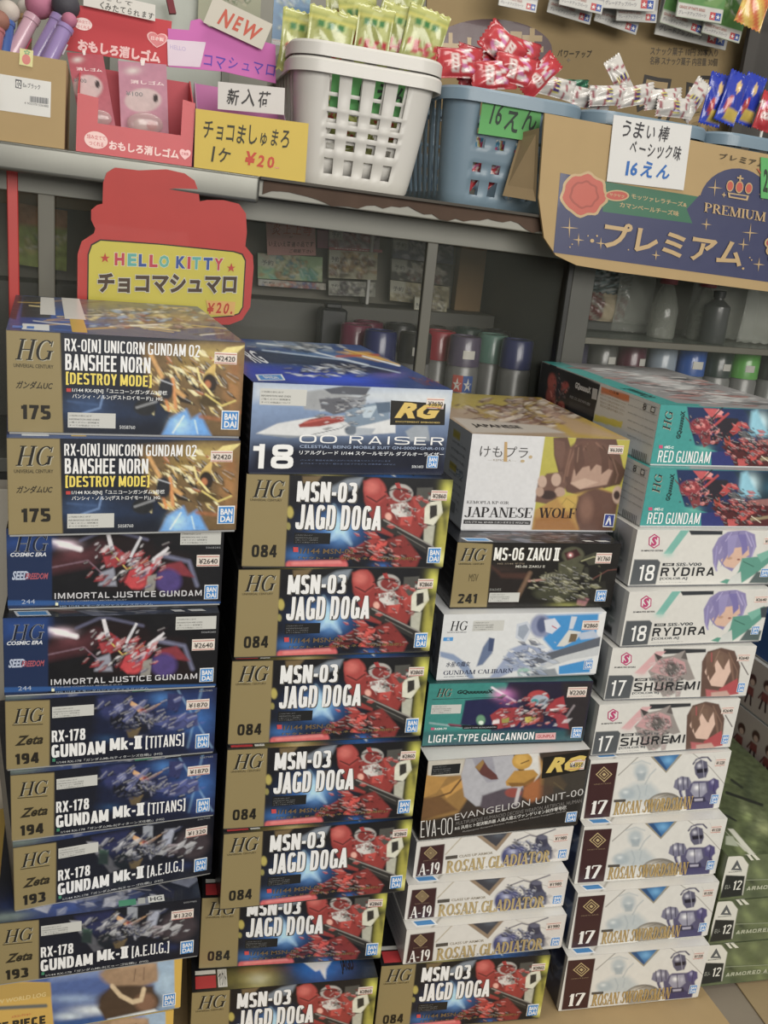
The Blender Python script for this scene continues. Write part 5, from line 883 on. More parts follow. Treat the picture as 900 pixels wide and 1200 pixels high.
# flat printed things standing, hanging or taped in a real plane y = Y
def board(name, label, cat, q, cr, Y, col, fn=None, thick=.0012, group=None, outline=None, raster=None, mat=None, drop=True):
    x0, y0, k = cr; w3 = [at(x0+a/k, y0+b/k, Y=Y) for a, b in q]
    ex = w3[2]-w3[3]; up = w3[0]-w3[3]; W, Hh = ex.length, up.length; a = -math.atan2(ex.z, ex.x)
    r = thing(name, label, cat, w3[3], (0, a, 0), group)
    sh = up.dot(Vector((math.cos(a), 0, -math.sin(a))))/Hh
    s = Surf(W, Hh, q, ez=(sh, 0, math.sqrt(max(.2, 1-sh*sh))), cell=raster or .001, lift=.00012)
    pts = outline or q; P = [s.pos(*s.uv(*p), 0) for p in pts]
    MB().prism([(p[0], p[2]) for p in P], 0, thick).build('card', mat or paint(col, .8, var=.03), r)
    if fn: fn(s)
    s.done(r if s.img is not None else r.children[0], 'printed_face', M_PAPER)
    return r, s
"""handwritten price cards, signs and cartons on the shelf"""
b = shelf('cardboard_carton', 'open kraft carton with a white barcode label at the left end of the shelf', 'box', -.275, .468)
m = paint(KRAFT, .85, var=.05)
for nm, a in (('front_panel', (0, .275, 0, .003, 0, .090)), ('back_panel', (0, .275, .15, .153, 0, .090)), ('side_panel', (0, .003, .0032, .1498, 0, .090)), ('side_panel', (.272, .275, .0032, .1498, 0, .090)), ('bottom_panel', (.0032, .2718, .0032, .1498, 0, .003))): MB().box(*a).build(nm, m, b)
s = Surf(.275, .09, [(-1500, 255), (333, 295), (330, 785), (-1500, 760)]); s.slab(.75, .26, .945, .66, .0001, '#b9b7b2', 'barcode_label')
s.Q('0,430 42,432 40,480 0,478', '#2c2c30', 'barcode_label'); s.T('02', 4, 438, 36, 474, '#c9c7c2', .02, 0, 'barcode_label'); s.T('Ex-ブラック', 50, 442, 164, 472, '#3a3a3c', .02, 0, 'barcode_label'); s.T('4 902370 536485', 60, 548, 220, 562, '#5c5c5c', .01, 0, 'barcode_label')
for i in range(20): s.Q('%d,%d %d,%d %d,%d %d,%d' % (96+i*6.2, 512, 99+i*6.2+(i % 3), 512, 99+i*6.2+(i % 3), 545, 96+i*6.2, 545), '#55565a', 'barcode_label')
s.Q('28,262 116,266 112,356 24,350', '#b8b060', 'fruit_sticker'); s.T('●', 42, 290, 98, 346, '#b8483a', 0, 0, 'fruit_sticker'); s.T('✿', 54, 266, 96, 292, '#5c8c50', 0, 0, 'fruit_sticker')
s.done(b)
tag(b, group=None)
def pen(x0, y0, x1, y1, r, head, body, lab, label, Y=.53):
    a = at(x0, y0, Y=Y); c = at(x1, y1, Y=Y+.01); ax = c-a; L = ax.length
    o = thing('novelty_pen', label, 'pen', a, ax.to_track_quat('Z', 'Y').to_euler(), 'novelty pens standing in the kraft carton')
    MB().lathe([(.004, -.045), (.0085, -.032), (.0085, L*.8), (.0095, L*.82), (.0095, L*.95), (.005, L)], n=16).build('barrel', paint(body, .25, coat=.4), o, True)
    MB().box(-.0045, .0045, -.0092, -.0075, L*.12, L*.5, .0005).build('label', paint(lab, .4), o)
    MB().ball((0, 0, L+r*.8), r, 1.05, 1, .95).build('topper', paint(head, .7, scale=60, bump=.6), o, True)
pen(16, 62, 40, 17, .0155, '#a8607c', '#b890a0', '#a0304c', 'novelty pen with a big round rose-pink topper', .545); pen(46, 64, 71, 18, .0155, '#3c3a42', '#8a74a8', '#a0304c', 'novelty pen with a big round charcoal topper', .53)
pen(4, 60, 8, 24, .0125, '#b5aaa0', '#3c5c9c', '#8a3a4c', 'novelty pen with a cream topper and blue barrel', .54); pen(-8, 60, -4, 34, .012, '#8c5c4c', '#a05c60', '#3a5a8c', 'novelty pen with a brown topper at the far left', .52); pen(28, 58, 30, 18, .010, '#b9b0a8', '#9c7c54', '#b5a060', 'novelty pen with a small cream topper behind the pink one', .575)
pen(62, 62, 78, 30, .0085, '#a8607c', '#8a74a8', '#b0a8b0', 'novelty pen with a small pink topper beside the charcoal one', .505)

# red counter display with eraser packets
RED = '#b8343c'
d = shelf('eraser_display_carton', 'red counter display carton with a cut-out front and printed header', 'display', .012, .468)
DW, DD = .126, .09
MB().prism([(0, 0), (DW, 0), (DW, .068), (DW-.014, .070), (DW-.014, .032), (.022, .032), (.022, .058), (0, .060)], 0, .0014).build('front_wall', paint(RED, .5, coat=.1), d)
for x in (0, DW-.0014):
    mb = MB(); a = [(.0016, 0), (DD, 0), (DD, .10), (.0016, .06)]
    V = [(x, y, z) for y, z in a]+[(x+.0014, y, z) for y, z in a]; raw('side_wall', V, [(3, 2, 1, 0), (4, 5, 6, 7), (0, 1, 5, 4), (1, 2, 6, 5), (2, 3, 7, 6), (3, 0, 4, 7)], paint(RED, .5), d)
    mb.bm.free()
MB().box(.0016, DW-.0016, .0016, DD, 0, .0014).build('bottom', paint('#8a2a30', .6), d); MB().box(0, DW, DD+.0002, DD+.0014, 0, .098).build('back_wall', paint('#a83240', .6), d)
s = Surf(DW, .07, [(385, 500), (960, 500), (960, 835), (385, 780)])
s.T('おもしろ消しゴム', 525, 730, 880, 790, '#d9b4b0', .02, 0, 'lettering', '#d9b4b0', .02); s.T('●', 418, 690, 518, 768, '#d3aaa4'); s.T('組み立てて', 428, 706, 508, 728, RED, .02); s.T('つくれる', 438, 734, 500, 756, RED, .02); s.T('♥', 884, 745, 950, 800, '#d9a0a0'); s.T('日本製', 896, 760, 938, 778, RED, .02); s.done(d)
def hdr(s):
    s.T('おもしろ消しゴム', 408, 215, 840, 320, '#cf9a98', .03, 0, 'lettering', '#cf9a98', .03); s.T('●', 385, 85, 478, 160, '#d3b0ac'); s.T('組み立てて', 395, 100, 470, 122, RED, .02); s.T('つくれる', 400, 126, 465, 150, RED, .02)
    s.T('♥', 760, 155, 872, 250, '#cf8a88'); s.T('♥', 768, 161, 864, 243, RED); s.T('日本製', 782, 180, 850, 208, '#d9b0ac', .02)
r, s = board('header_card', None, None, [(345, 15), (885, 95), (890, 350), (335, 262)], (0, 0, 4.5), .558, RED, hdr, .0012)
r.parent = d; r.matrix_parent_inverse = Matrix.Identity(4)
def reparent(r, d):
    M = Matrix.Translation(d.location) @ d.rotation_euler.to_matrix().to_4x4(); W = Matrix.Translation(r.location) @ r.rotation_euler.to_matrix().to_4x4()
    L = M.inverted() @ W; r.parent = d; r.location = L.to_translation(); r.rotation_euler = L.to_euler()
def demote(r, d, name):
    """a printed card becomes one part of thing d, its lettering the sub-parts"""
    reparent(r, d); card = [c for c in r.children if c.name.startswith('card')][0]
    card.name = name; card.parent = d; card.location = r.location; card.rotation_euler = r.rotation_euler
    for c in list(r.children):
        if c is not card: c.parent = card
    bpy.data.objects.remove(r)
    return card
demote(r, d, 'header_card')
def packet(q, cr, Y, col, label, sd):
    def fn(s):
        x0, y0 = q[0]; x1, y1 = q[2]; w, h = x1-x0, y1-y0
        s.base(col).grad(x0, y0, x0, y1, '#c08a98', .4).e(x0+w*.5, y0+h*.52, w*.36, h*.15, '#bfa9a8', .15).e(x0+w*.75, y0+h*.5, w*.05, h*.05, '#3c3234', .4).g(x0+w*.3, y0+h*.14, w*.2, h*.06, '#c9bcb8').noise(12, .12, sd)
        s.T('消しゴム', x0+w*.25, y0+h*.26, x0+w*.92, y0+h*.34, '#cdb0b0', .03); s.T('¥100', x0+w*.16, y0+h*.40, x0+w*.5, y0+h*.47, '#5c5456', .01); s.Q('%f,%f %f,%f %f,%f %f,%f' % (x0+w*.45, y0+2, x0+w*.55, y0+2, x0+w*.53, y0+h*.08, x0+w*.47, y0+h*.08), '#c9b9b4')
    r, s = board('eraser_packet', label, 'packet', q, cr, Y, col, fn, .0008, 'eraser packets in the red display carton', raster=.0016)
    rr = random.Random(sd); mb = MB()
    mb.ball((s.w*.5, -.009, s.h*.17), s.w*.38, 1, .2, .62); mb.build('blister', paint('#c0a4a4', .15, alpha=.5, coat=.6), r, True)
    MB().ball((s.w*.4, -.0045, s.h*.15), s.w*.15, 1, .35, 1).build('eraser', paint('#c9bcb4', .5), r, True); MB().ball((s.w*.65, -.0045, s.h*.15), s.w*.12, 1, .35, 1).build('eraser', paint('#b04a44', .5), r, True)
packet([(352, 275), (615, 320), (615, 700), (430, 690)], (0, 0, 4.5), .530, '#a8404e', 'red eraser packet on the left in the red display', 1)
packet([(622, 320), (880, 355), (890, 730), (640, 715)], (0, 0, 4.5), .522, '#b0788c', 'pink eraser packet on the right in the red display', 2)
board('notice_card', 'white handwritten card taped above the red eraser display', 'card', [(440, -60), (826, 25), (818, 112), (440, 28)], (0, 0, 4.5), .549, '#c6c2bb', lambda s: (s.Hw('さして', 560, -14, 700, 24, '#3a3836', 3), s.Hw('くみたてられます', 525, 22, 815, 92, '#3a3836', 5)), .0006)

# marshmallow display
PK = '#c060a8'
d = shelf('sweets_display_carton', 'pink counter display carton holding marshmallow sweets', 'display', .142, .472)
MB().prism([(0, 0), (.105, 0), (.105, .055), (0, .05)], 0, .0012).build('front_wall', paint('#b8444a', .5), d)
for x in (0, .1038):
    a = [(.0014, 0), (.08, 0), (.08, .10), (.0014, .05)]; V = [(x, y, z) for y, z in a]+[(x+.0012, y, z) for y, z in a]
    raw('side_wall', V, [(3, 2, 1, 0), (4, 5, 6, 7), (0, 1, 5, 4), (1, 2, 6, 5), (2, 3, 7, 6), (3, 0, 4, 7)], paint('#a890a0', .3, alpha=.6), d)
MB().box(.0014, .1036, .0014, .08, 0, .0012).build('bottom', paint('#8c4a78', .6), d); MB().box(0, .105, .0802, .0814, 0, .098).build('back_wall', paint('#a8588f', .6), d)
r, s = board('header_card', None, None, [(75, 150), (600, 215), (640, 440), (80, 352)], (180, 0, 4.5), .557, PK, lambda s: (s.Hw('チョコマシュマロ', 120, 262, 634, 388, '#5a3fa8', 8), s.Q('72,205 250,210 230,350 76,345', '#b9a3b4', 'printing'), s.T('HELLO', 84, 232, 158, 262, '#a08ab0', .02)),
      outline=[(75, 150), (170, 152), (175, 105), (215, 92), (262, 130), (600, 205), (645, 440), (350, 372), (80, 352)])
demote(r, d, 'header_card')
def sweets(s): s.Hw('チョコましゅまろ', 262, 640, 712, 782, '#3c3a2e', 11, bold=.012); s.Hw('1ヶ', 305, 772, 412, 862, '#3c3a2e', 12, bold=.012); s.Hw('¥20', 485, 800, 640, 888, '#b8402c', 13, bold=.03); s.Q('640,882 664,885 664,890 640,887', '#b8402c')
board('price_card', 'yellow handwritten price card reading 1 for 20 yen', 'card', [(222, 572), (805, 662), (798, 972), (212, 905)], (180, 0, 4.5), .464, '#bfa436', sweets, .0008, 'handwritten price cards')
board('notice_card', 'small white card with three black characters above the yellow price card', 'card', [(340, 430), (690, 490), (688, 606), (338, 575)], (180, 0, 4.5), .4705, '#bdb8b4', lambda s: s.Hw('新入荷', 392, 470, 628, 575, '#3c3a3a', 4, bold=.015), .0008, 'handwritten price cards')
board('new_card', 'tilted white card with red lettering NEW pinned on the pink display', 'card', [(318, -20), (628, 90), (572, 262), (262, 118)], (180, 0, 4.5), .549, '#b9b3a6', lambda s: s.Hw('NEW', 322, 40, 575, 200, '#b8503c', 3, bold=.03), .0008, 'handwritten price cards')

# the red and yellow cut-out sign on the cabinet glass
def cut(s):
    s.Q('82,800 85,450 100,402 140,378 400,392 740,420 782,432 800,465 802,700 785,735 750,748', '#2a2018'); s.Q('88,800 91,452 105,408 142,385 400,398 738,426 777,438 794,468 796,698 780,730 748,742', '#b9ad2a')
    for ch, x0, x1, c in (('H', 203, 246, '#b03040'), ('E', 260, 300, '#4f9c94'), ('L', 309, 344, '#2c4a8c'), ('L', 357, 394, '#b03040'), ('O', 400, 446, '#5aa090'), ('K', 477, 521, '#2c4a8c'), ('I', 529, 543, '#b03040'), ('T', 550, 590, '#4f9c94'), ('T', 602, 644, '#2c4a8c'), ('Y', 652, 693, '#b03040')):
        k = (x0-200)*.035; s.T(ch, x0, 440+k, x1, 500+k, c, .05, 0, 'lettering', '#c9c7b8', .03)
    s.T('チョコマシュマロ', 130, 535, 762, 632, '#41301f', .045, 0, 'lettering', '#b9b8b0', .035); s.T('★', 140, 440, 182, 486, '#b0352a'); s.T('★', 712, 478, 752, 522, '#b0352a')
    s.Q('622,665 762,672 760,742 640,738', '#c99a4c'); s.Hw('¥20.', 630, 675, 750, 735, '#b03a28', 7, bold=.03)
o, s = board('shaped_sign', 'red and yellow die-cut sign behind the left stack with coloured lettering', 'sign', [(40, 50), (838, 50), (838, 790), (40, 790)], (80, 180, 3.913), .4575, '#ad2c26', cut, .0018,
  outline=[(40, 790), (42, 450), (60, 390), (112, 352), (118, 330), (100, 290), (100, 245), (125, 222), (148, 215), (150, 120), (165, 75), (200, 52), (300, 60), (420, 50), (500, 65), (545, 95), (565, 145), (572, 190), (605, 182), (680, 180), (750, 195), (785, 240), (795, 330), (792, 395), (830, 440), (838, 500), (835, 700), (800, 765), (740, 790)], mat=paint('#ad2c26', .45, coat=.2))
o.location.y = .4695; o.rotation_euler.x = R(7.2)
# the big carton panel hanging in front of the right baskets
TAN = '#ab8f62'; NV = '#34385a'
def big(s):
    dome = ' '.join('%f,%f' % (738+132*math.cos(R(a)), 338-132*math.sin(R(a))) for a in range(170, -5, -12))
    s.Q('85,232 240,262 600,318 606,312 '+dome+' 1000,362 1000,680 900,665 60,550', NV); s.Q('240,262 600,318 560,368 585,425 245,382', '#2c6248')
    s.T('モッツァレラチーズ&', 350, 318, 560, 352, TAN, .015); s.T('カマンベールチーズ味', 308, 352, 532, 388, TAN, .015)
    for r_, c in ((88, TAN), (78, '#ad4a38'), (54, '#943c2c'), (46, '#ad4a38')):
        s.Q(' '.join('%f,%f' % (174+r_*(1+.06*math.sin(a*R(7)*1.0*8/7*7/8*1.0+a*.0))*math.cos(R(a)), 316+r_*(1+.07*math.sin(R(a*8)))*math.sin(R(a))) for a in range(0, 360, 9)), c)
    s.Q(' '.join('%f,%f' % (296+46*math.cos(R(a)), 318+22*math.sin(R(a))) for a in range(0, 360, 15)), TAN); s.Q(' '.join('%f,%f' % (296+40*math.cos(R(a)), 318+17*math.sin(R(a))) for a in range(0, 360, 15)), '#a84434'); s.T('サクサク', 268, 309, 324, 326, TAN, .02)
    for x, y, k in ((120, 448, 44), (155, 497, 28), (240, 510, 26), (660, 282, 36), (637, 428, 26), (806, 460, 40), (784, 508, 28), (850, 590, 30), (842, 308, 22), (452, 556, 22), (880, 408, 16), (695, 310, 12)):
        s.Q('%f,%f %f,%f %f,%f %f,%f %f,%f %f,%f %f,%f %f,%f' % (x, y-k, x+2.5, y-2.5, x+k*.8, y+2, x+2.5, y+3, x, y+k, x-2.5, y+3, x-k*.8, y-2, x-2.5, y-2.5), TAN)
    for x, y, k in ((206, 500, 8), (190, 480, 3), (224, 480, 4), (122, 527, 3), (130, 515, 3), (345, 535, 3), (790, 608, 5), (812, 562, 3), (820, 572, 3)): s.Q(' '.join('%f,%f' % (x+k*math.cos(R(a)), y+k*math.sin(R(a))) for a in range(0, 360, 45)), TAN)
    for x, r_ in ((715, 14), (750, 15), (785, 14)): s.Q(' '.join('%f,%f' % (x+r_*math.cos(R(a)), 275+(x-715)*.12+r_*1.6*math.sin(R(a))) for a in range(0, 360, 24)), TAN); s.Q(' '.join('%f,%f' % (x+(r_-3)*math.cos(R(a)), 275+(x-715)*.12+(r_-3)*1.6*math.sin(R(a))) for a in range(0, 360, 24)), '#ad4a38')
    s.Q('708,300 788,312 784,332 712,320', TAN); s.Q('716,306 780,315 778,325 718,315', NV); s.T('+', 738, 232, 762, 256, TAN, .03); s.S('PREMIUM', 624, 348, 858, 408, TAN, 0, 'lettering', .16, .06)
    s.T('プレミアム', 250, 432, 782, 588, TAN, .03, .12); s.Hw('プレミアムは', 668, 158, 880, 198, '#3c3428', 15, bold=.02)
    s.Q('808,206 812,206 838,236 850,240 850,246 834,242', '#a8442c'); s.Q('846,226 876,240 850,258 856,242', '#a8442c')
    for x, y in ((898, 470), (884, 500), (908, 505), (892, 532), (915, 535), (905, 565)): s.Q(' '.join('%f,%f' % (x+22*math.cos(R(a)), y+22*math.sin(R(a))) for a in range(0, 360, 24)), TAN)
    for x, y in ((898, 470), (884, 500), (908, 505), (892, 532), (915, 535), (905, 565)): s.Q(' '.join('%f,%f' % (x+15*math.cos(R(a)), y+15*math.sin(R(a))) for a in range(0, 360, 24)), '#96343c')
o, s = board('carton_panel_sign', 'big kraft carton panel with navy print hanging in front of the right baskets', 'sign', [(25, 5), (1000, 178), (1000, 725), (10, 590)], (630, 130, 3.333), .444, KRAFT, big, .004,
  outline=[(28, 8), (900, 160), (1000, 177), (1000, 725), (900, 705), (300, 628), (150, 602), (70, 562), (25, 490), (5, 330)], mat=paint(KRAFT, .85, var=.05))
z_ = at(632, 150, Y=.449); z2 = at(628, 236, Y=.449)
V = [(z_.x, .449, z_.z), (z2.x, .449, z2.z), (z2.x-.03, .487, z2.z+.004), (z_.x-.008, .485, z_.z-.004)]; loc = o.location
fl = raw('folded_flap', [Vector(v)-loc for v in V]+[Vector(v)-loc+Vector((.001, .003, 0)) for v in V], [(3, 2, 1, 0), (4, 5, 6, 7), (0, 1, 5, 4), (1, 2, 6, 5), (2, 3, 7, 6), (3, 0, 4, 7)], paint('#8a7450', .85), None)
Mi = Matrix.Rotation(o.rotation_euler.y, 4, 'Y').inverted(); fl.data.transform(Mi); fl.parent = o
board('price_card', 'white handwritten price card with blue 16 yen taped on the big carton panel', 'card', [(298, 15), (607, 62), (570, 310), (270, 275)], (630, 130, 3.333), .4415, '#c3c2c0', lambda s: (s.Hw('うまい棒', 330, 40, 522, 122, '#37363a', 21, bold=.012), s.Hw('ベーシック味', 358, 120, 566, 196, '#37363a', 22, bold=.014), s.Hw('16えん', 342, 192, 522, 270, '#2a62a8', 23, bold=.03)), .0008, 'handwritten price cards')
board('price_card', 'green handwritten card cut off at the right edge of the photo', 'card', [(872, 180), (1000, 200), (1000, 360), (872, 340)], (630, 130, 3.333), .4415, '#4c9c54', lambda s: s.Hw('20えん', 880, 215, 990, 330, '#2c3c2c', 25, bold=.03), .0008, 'handwritten price cards')

# ---- plastic baskets
def ring(w, d, r, nseg, us, vs):
    """points around a rounded rectangle; us = stops along front/back, vs = along the sides; returns point + (side, index)"""
    P = []
    for u in us: P.append((r+(w-2*r)*u, 0, 'f'))
    for i in range(1, nseg): a = R(-90+90*i/nseg); P.append((w-r+r*math.cos(a), r+r*math.sin(a), 'c'))
    for v in vs: P.append((w, r+(d-2*r)*v, 'r'))
    for i in range(1, nseg): a = R(90*i/nseg); P.append((w-r+r*math.cos(a), d-r+r*math.sin(a), 'c'))
    for u in us: P.append((w-r-(w-2*r)*u, d, 'b'))
    for i in range(1, nseg): a = R(90+90*i/nseg); P.append((r+r*math.cos(a), d-r+r*math.sin(a), 'c'))
    for v in vs: P.append((0, d-r-(d-2*r)*v, 'l'))
    for i in range(1, nseg): a = R(180+90*i/nseg); P.append((r+r*math.cos(a), r+r*math.sin(a), 'c'))
    return P
def basket(root, w, d, h, mat, ncol, bars, z=0., tap=.80):
    nst = 2*ncol+1; us = [0]
    for i in range(ncol): c = (i+.5)/ncol; us += [c-.23/ncol, c+.23/ncol]
    us.append(1); nv = 2*7+1; vs = [0]
    for i in range(7): c = (i+.5)/7; vs += [c-.22/7, c+.22/7]
    vs.append(1); P = ring(w, d, .028, 8, us, vs); n = len(P)
    rows = [0, .04, .11, .24, .31, .39, .43, .475, .52, .605, .635, .92, 1.]
    V = []
    for t in rows:
        k = tap+(1-tap)*t**.8 if t > 0 else tap-.03
        V += [(w/2+(x-w/2)*k, d/2+(y-d/2)*k, z+h*t) for x, y, _ in P]
    F = []
    open_ = {2: 1, 4: 1, 6: 1, 8: 1, 10: 1} if bars else {2: 1, 4: 1, 8: 1, 10: 1}
    F.append(tuple(range(n))[::-1])
    for j in range(len(rows)-1):
        for i in range(n):
            a, b_ = P[i], P[(i+1) % n]; hole = False
            if a[2] == b_[2] and a[2] != 'c':
                idx = sum(1 for q in P[:i] if q[2] == a[2]) if a[2] != 'c' else 0
                if idx % 2 == 1:
                    hole = (a[2] in 'fb' and j in open_) or (a[2] in 'lr' and 2 <= j <= 10)
            if not hole: F.append((j*n+i, j*n+(i+1) % n, (j+1)*n+(i+1) % n, (j+1)*n+i))
    o = raw('shell', V, F, mat, root, smooth=True); o.data.set_sharp_from_angle(angle=R(35)); m = o.modifiers.new('wall', 'SOLIDIFY'); m.thickness = .0022; m.offset = 1
    rp = ring(w, d, .028, 9, [0, 1], [0, 1]); prof = [(-.001, 0), (.0075, 0), (.010, -.003), (.010, -.016), (.0075, -.016), (.0075, -.004), (-.001, -.004)]
    V = []; F = []; n = len(rp)
    for x, y, _ in rp:
        c = Vector((min(max(x, .028), w-.028), min(max(y, .028), d-.028), 0)); dr = (Vector((x, y, 0))-c); dr = dr.normalized() if dr.length else Vector((0, -1, 0))
        V += [(x+dr.x*a, y+dr.y*a, z+h+b_) for a, b_ in prof]
    k = len(prof)
    for i in range(n):
        for j in range(k): F.append((i*k+j, i*k+(j+1) % k, ((i+1) % n)*k+(j+1) % k, ((i+1) % n)*k+j))
    o = raw('rim', V, F, mat, root, smooth=True); o.data.set_sharp_from_angle(angle=R(35))
    MB().box(w*.2, w*.3, d*.14, d*.2, z-.0001, z+.004).box(w*.7, w*.8, d*.14, d*.2, z-.0001, z+.004).build('foot', mat, root)
WH = paint('#bcb9b3', .45, var=.03, coat=.1); BL = paint('#667c8c', .42, var=.04, coat=.1)
wb = at(366, 215, Y=.478)
bk = shelf('plastic_basket', 'white plastic basket standing on the shelf, lower of the nested white pair', 'basket', .253, .481, R(-2), 'plastic snack baskets on the shelf', z=.0002)
basket(bk, .170, .24, .139, WH, 4, True)
bk2 = shelf('plastic_basket', 'white plastic basket nested in the lower white one and full of green snack bags', 'basket', .254, .482, R(-2), 'plastic snack baskets on the shelf', z=.0175)
basket(bk2, .168, .236, .1395, WH, 4, True, tap=.76)
bx = []
for i, (x, w, l) in enumerate(((.446, .172, 'blue-grey plastic basket with the green price card, right of the white baskets'), (.638, .166, 'second blue-grey plastic basket, holding white snack sticks'), (.824, .178, 'rightmost blue-grey plastic basket, holding blue snack bags'))):
    b = shelf('plastic_basket', l, 'basket', x, .485, 0, 'plastic snack baskets on the shelf', z=.0002); basket(b, w, .24, .137, BL, 4, False)
board('price_card', 'green handwritten price card on the blue-grey basket', 'card', [(300, 432), (590, 478), (545, 652), (275, 612)], (490, 0, 3.913), .481, '#4f9650', lambda s: s.Hw('16えん', 318, 455, 568, 620, '#2c3830', 31, bold=.012), .0006, 'handwritten price cards')
board('price_card', 'green handwritten card behind the slots of the white basket', 'card', [(285, 345), (690, 400), (672, 580), (270, 520)], (320, 0, 4.09), .5035, '#4f9650', lambda s: s.Hw('16えん', 400, 385, 650, 520, '#2c3830', 33, bold=.02), .0006, 'handwritten price cards')

# ---- snack bags
def bag_mesh(w, h, t, cf, seed, nx=14, ny=18):
    r = random.Random(seed); ph = [r.uniform(0, 6.28) for _ in range(6)]; V = []; C = []; F = []
    for side in (-1, 1):
        for j in range(ny+1):
            for i in range(nx+1):
                u, v = i/nx, j/ny; cr = 1 if .1 < v < .9 else 0
                th = t*(math.sin(math.pi*u)**.55)*(max(0, math.sin(math.pi*min(1, max(0, (v-.08)/.84))))**.5)
                wr = .10*t*math.sin(u*9+ph[0]+v*5)*math.sin(v*8+ph[1])+.05*t*math.sin(u*17+v*13+ph[2]); pin = 1-.07*math.sin(math.pi*v)
                zz = (v-.5)*h+(.0022*(i % 2) if j in (0, ny) else 0)
                V.append(((u-.5)*w*pin, side*(th/2+(wr if 0 < i < nx else 0)*(1 if cr else .25))+.0001*side, zz)); C.append(rgb(cf(u, v, r) if side < 0 else cf(1-u, v, r)))
    n = (nx+1)*(ny+1)
    for sd in (0, 1):
        for j in range(ny):
            for i in range(nx):
                a = sd*n+j*(nx+1)+i; q = (a, a+1, a+nx+2, a+nx+1); F.append(q if sd == 0 else q[::-1])
    for j in range(ny):
        a = j*(nx+1); F.append((a+nx+1, a, n+a, n+a+nx+1)); a += nx; F.append((a, a+nx+1, n+a+nx+1, n+a))
    for i in range(nx): F.append((i+1, i, n+i, n+i+1)); a = ny*(nx+1)+i; F.append((a, a+1, n+a+1, n+a))
    return V, F, C
def c_green(u, v, r):
    if v > .9 or v < .1: return '#a9ab5c'
    if .70 < v < .80 and .15 < u < .85: return '#35703a' if math.sin(u*31) > -.5 else '#a3b070'
    if .80 <= v < .88: return '#b0ab4c'
    if .26 < v < .5 and .1 < u < .9 and math.sin(u*24)+.6*math.sin(v*30+u*9) > -.3: return '#a8202c'
    return '#90954a' if math.sin(u*9+v*7) > -.4 else '#a6aa68'
def c_red(u, v, r):
    if v > .9 or v < .1: return '#a8242c'
    if .3 < v < .48 and .15 < u < .85: return '#c8b8b4' if abs(v-.39) > .04 or math.sin(u*40) > 0 else '#a03038'
    if .55 < v < .75 and math.sin(u*20+v*9) > .2: return '#c9bcb8'
    if .5 < v < .8 and math.sin(u*13-v*11) > .6: return '#c06a9a'
    return '#b02630'
def c_white(u, v, r):
    if abs((v*3+u*.4) % 1-.5) < .07: return '#8c3c48'
    if .4 < v < .6 and .2 < u < .8: return '#3c2c6c' if math.sin(u*30) > .2 else '#b9b048'
    return '#b9b5b0'
def c_blue(u, v, r):
    if .1 < v < .3 and .3 < u < .95: return '#bda238'
    if (u-.3)**2*2+(v-.35)**2 < .03: return '#a8302c'
    if (u-.5)**2*2+(v-.72)**2 < .014: return '#c9a868'
    return '#1f34a0' if v > .12 else '#2440b8'
def c_cyan(u, v, r): return ('#3c7c9c', '#b9bcb0', '#a8a03c', '#a03058')[int((u*3+v*5+math.sin(u*9)) % 4)]
def bag(px, py, Y, w, h, ang, cf, seed, label, group, t=.018, yaw=0, name='snack_bag', cat='bag', tilt=0):
    V, F, C = bag_mesh(w, h, t, cf, seed); o = raw(name, V, F, M_FOIL, None, C, True)
    o.location = at(px, py, Y=Y); o.rotation_euler = (R(tilt), R(ang), R(yaw)); return tag(o, label, cat, group)
g = 'green and red snack bags in the white basket'
for i, (x, y, Y, a, yw, w, l) in enumerate(((352, 46, .545, 4, 10, .046, 'green snack bag at the left end of the white basket'), (386, 44, .520, 6, 0, .052, 'wide green snack bag with a dark green band, second in the white basket'), (420, 28, .550, -8, 14, .046, 'green snack bag leaning in the middle of the white basket'), (437, 40, .518, 4, -6, .038, 'pale green snack bag turned sideways in the white basket'), (466, 38, .528, 8, -12, .042, 'green snack bag with red lettering, right of the sideways one'), (496, 42, .518, 10, 4, .048, 'green snack bag at the right end of the white basket'), (470, 4, .560, 14, 0, .046, 'green snack bag standing highest at the back right of the white basket'), (405, 6, .585, -4, 0, .046, 'green snack bag at the back of the white basket'))):
    bag(x, y+6, Y, w+.008, .07, a, c_green, i+1, l, g, .012, yw)
for i in range(5): bag(385+i*19, 130+(i % 3)*22, .525, .034, .04, 20*i, c_green, 30+i, 'green snack bag half seen through the slots of the white basket', 'snack bags behind the slots of the white basket', .009, 8)
g = 'red snack bags in the blue-grey basket'
for i, (x, y, Y, a, yw, w, l) in enumerate(((538, 74, .515, 84, 0, .036, 'red snack bag lying at the left end of the blue-grey basket'), (560, 84, .535, 60, 0, .036, 'red snack bag in the second row of the blue-grey basket'), (578, 88, .512, 80, 0, .036, 'red snack bag with white oval beneath the upright one'), (604, 82, .512, 95, 0, .036, 'red snack bag lying at the right of the blue-grey basket'), (590, 56, .525, -58, 0, .038, 'crumpled red snack bag standing tallest in the blue-grey basket'), (608, 62, .535, 96, 10, .036, 'red and pink snack bag right of the tallest one'), (560, 70, .55, 95, 0, .03, 'orange-red snack bag at the back of the blue-grey basket'), (632, 90, .515, 40, 0, .028, 'small red snack bag at the right corner of the blue-grey basket'))):
    bag(x, y, Y, w, .06, a, c_red, 50+i, l, g, .014, yw)
for i in range(6): bag(555+(i % 3)*24, 180+(i//3)*24, .515, .022, .04, 12*i, (c_cyan, c_red)[i//3], 70+i, 'snack seen through the slots of the blue-grey basket', 'snacks behind the slots of the blue-grey basket', .008)
g = 'white snack sticks in the second blue-grey basket'
